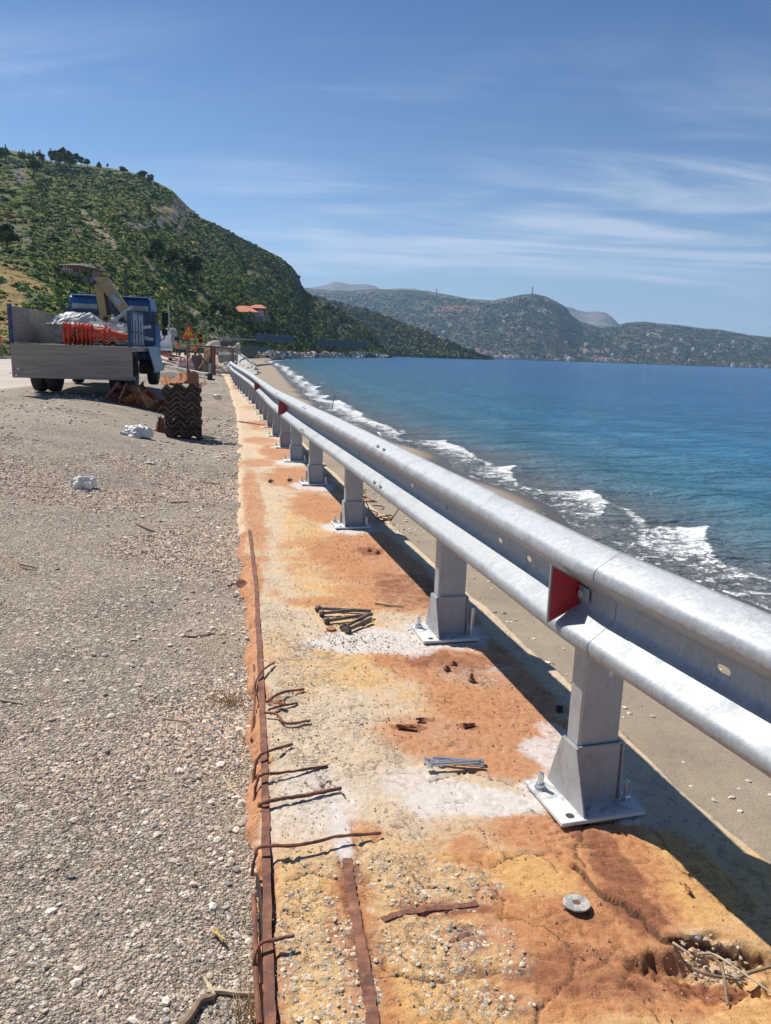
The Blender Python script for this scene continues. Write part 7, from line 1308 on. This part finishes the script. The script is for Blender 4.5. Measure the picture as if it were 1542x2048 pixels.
for i in range(46):
    x = rr.uniform(820, 1480); y = float(np.interp(x, [820, 1000, 1200, 1480], [640, 625, 660, 675]))+rr.uniform(6, 55); y = min(y, shoreline(x)-8); kd_ = rr.choice(['wf', 'cr', 'wr', 'cg']); zs_ = ('on the slope above the near point' if x < 930 else 'on the slope below the hill village' if x < 1010 else 'on the mast hill slope' if x < 1130 else 'below the rocky mountain' if x < 1260 else 'on the long slope at the right'); far_house(x, y, float(Ch.depth(x, y))*.985, rr.uniform(2.8, 5.4), kd_, 'tiny %s house alone among trees %s' % ({'wf': 'white flat roofed', 'cr': 'cream red roofed', 'wr': 'white red roofed', 'cg': 'cream grey roofed'}[kd_], zs_), 'scattered far houses: %s %s' % (kd_, zs_))
for x, y, w_, kd, lb in [(914, 706, 15, 'pr', 'largest orange roofed house on the far shore by the dark rocks'), (906, 695, 10, 'wr', 'white house just above the largest orange roofed one on the far shore'), (878, 683, 10, 'wf', 'white block house standing alone above the near point of the far shore'), (838, 702, 9, 'pr', 'red roofed house furthest left on the far shore'), (845, 679, 9, 'pr', 'pinkish house on the slope above the furthest left far house'), (1080, 622, 6, 'cg', 'cluster like pale building on the mast hill below the bare patch'), (1003, 663, 5, 'cr', 'white building in the middle of the far slope')]:
    far_house(x, y, float(Ch.depth(x, y))*.975 if x > 900 else float(Ch.depth(x, y))*.6, w_, kd, lb, None)
# masts on the far ridges
def mast(x, yt, yb, D, label):
    P = at(x, yb, D); h = (yb-yt)*D/CF; t = empty('radio_mast', tuple(P), 0, label, 'mast'); m = MB(); w_ = .9*D/CF
    for sx, sy in ((-1, -1), (1, -1), (1, 1), (-1, 1)): m.tube([(sx*w_, sy*w_, -h*.3), (sx*w_*.5, sy*w_*.5, h)], .35*D/CF, 4)
    for k in range(7): m.box((0, 0, h*(k+.5)/7), (w_*1.7, w_*1.7, .3*D/CF))
    m.build('lattice', M_black, t); m = MB(); m.box((0, 0, h*.8), (w_*2.3, w_*2.3, h*.18)); m.build('antenna_drum', M_cp, t)
mast(1064.5, 575, 588, 3190, 'tall radio mast on the summit of the far hill'); mast(873, 577, 585, 3600, 'small radio mast on the far ridge left of the tall mast'); mast(11.5, 290, 302, 430, 'thin antenna on the near hilltop at the left edge')
# dark low rocks by the far point, thin stake standing in the shallows
for i in range(16):
    x = 840+i*9; rock('shore_rock', at(x, shoreline(x)+1.0, 2250), 9, M_rock, 'low dark rock of the reef in front of the far shore village', 'rock', 'dark rocks along the far shore', 300+i)
P = gnd(662, 817, WL); m = MB(); m.tube([(P[0], P[1], WL-.3), (P[0]+.12, P[1], WL+.42), (P[0]+.20, P[1], WL+.75)], .018, 7); tag(m.build('thin_stake', M_black), 'thin dark stake leaning in the surf beyond the rail', 'stake')
m = MB(); P = at(818, 716, 900); tag(m.build('x', M_white) if False else rock('small_boat', P, 2.0, M_white, '', '', None, 5, .3), 'tiny white boat on the water near the headland', 'boat')
# ------------------------------------------------------------------ haze over the far hills
hz = MB(); hz.box((500, 3400, 398), (9400, 7000, 810)); ho = hz.build('haze', bpy.data.materials.new('haze_air')); tag(ho, kind='stuff')
hm = ho.data.materials[0]; hm.use_nodes = True; t = hm.node_tree; t.nodes.clear(); vo = t.nodes.new('ShaderNodeVolumePrincipled'); oo = t.nodes.new('ShaderNodeOutputMaterial'); t.links.new(vo.outputs[0], oo.inputs['Volume'])
vo.inputs['Color'].default_value = (.45, .68, 1.0, 1); vo.inputs['Density'].default_value = .0001; vo.inputs['Anisotropy'].default_value = .2
ho.display_type = 'WIRE'
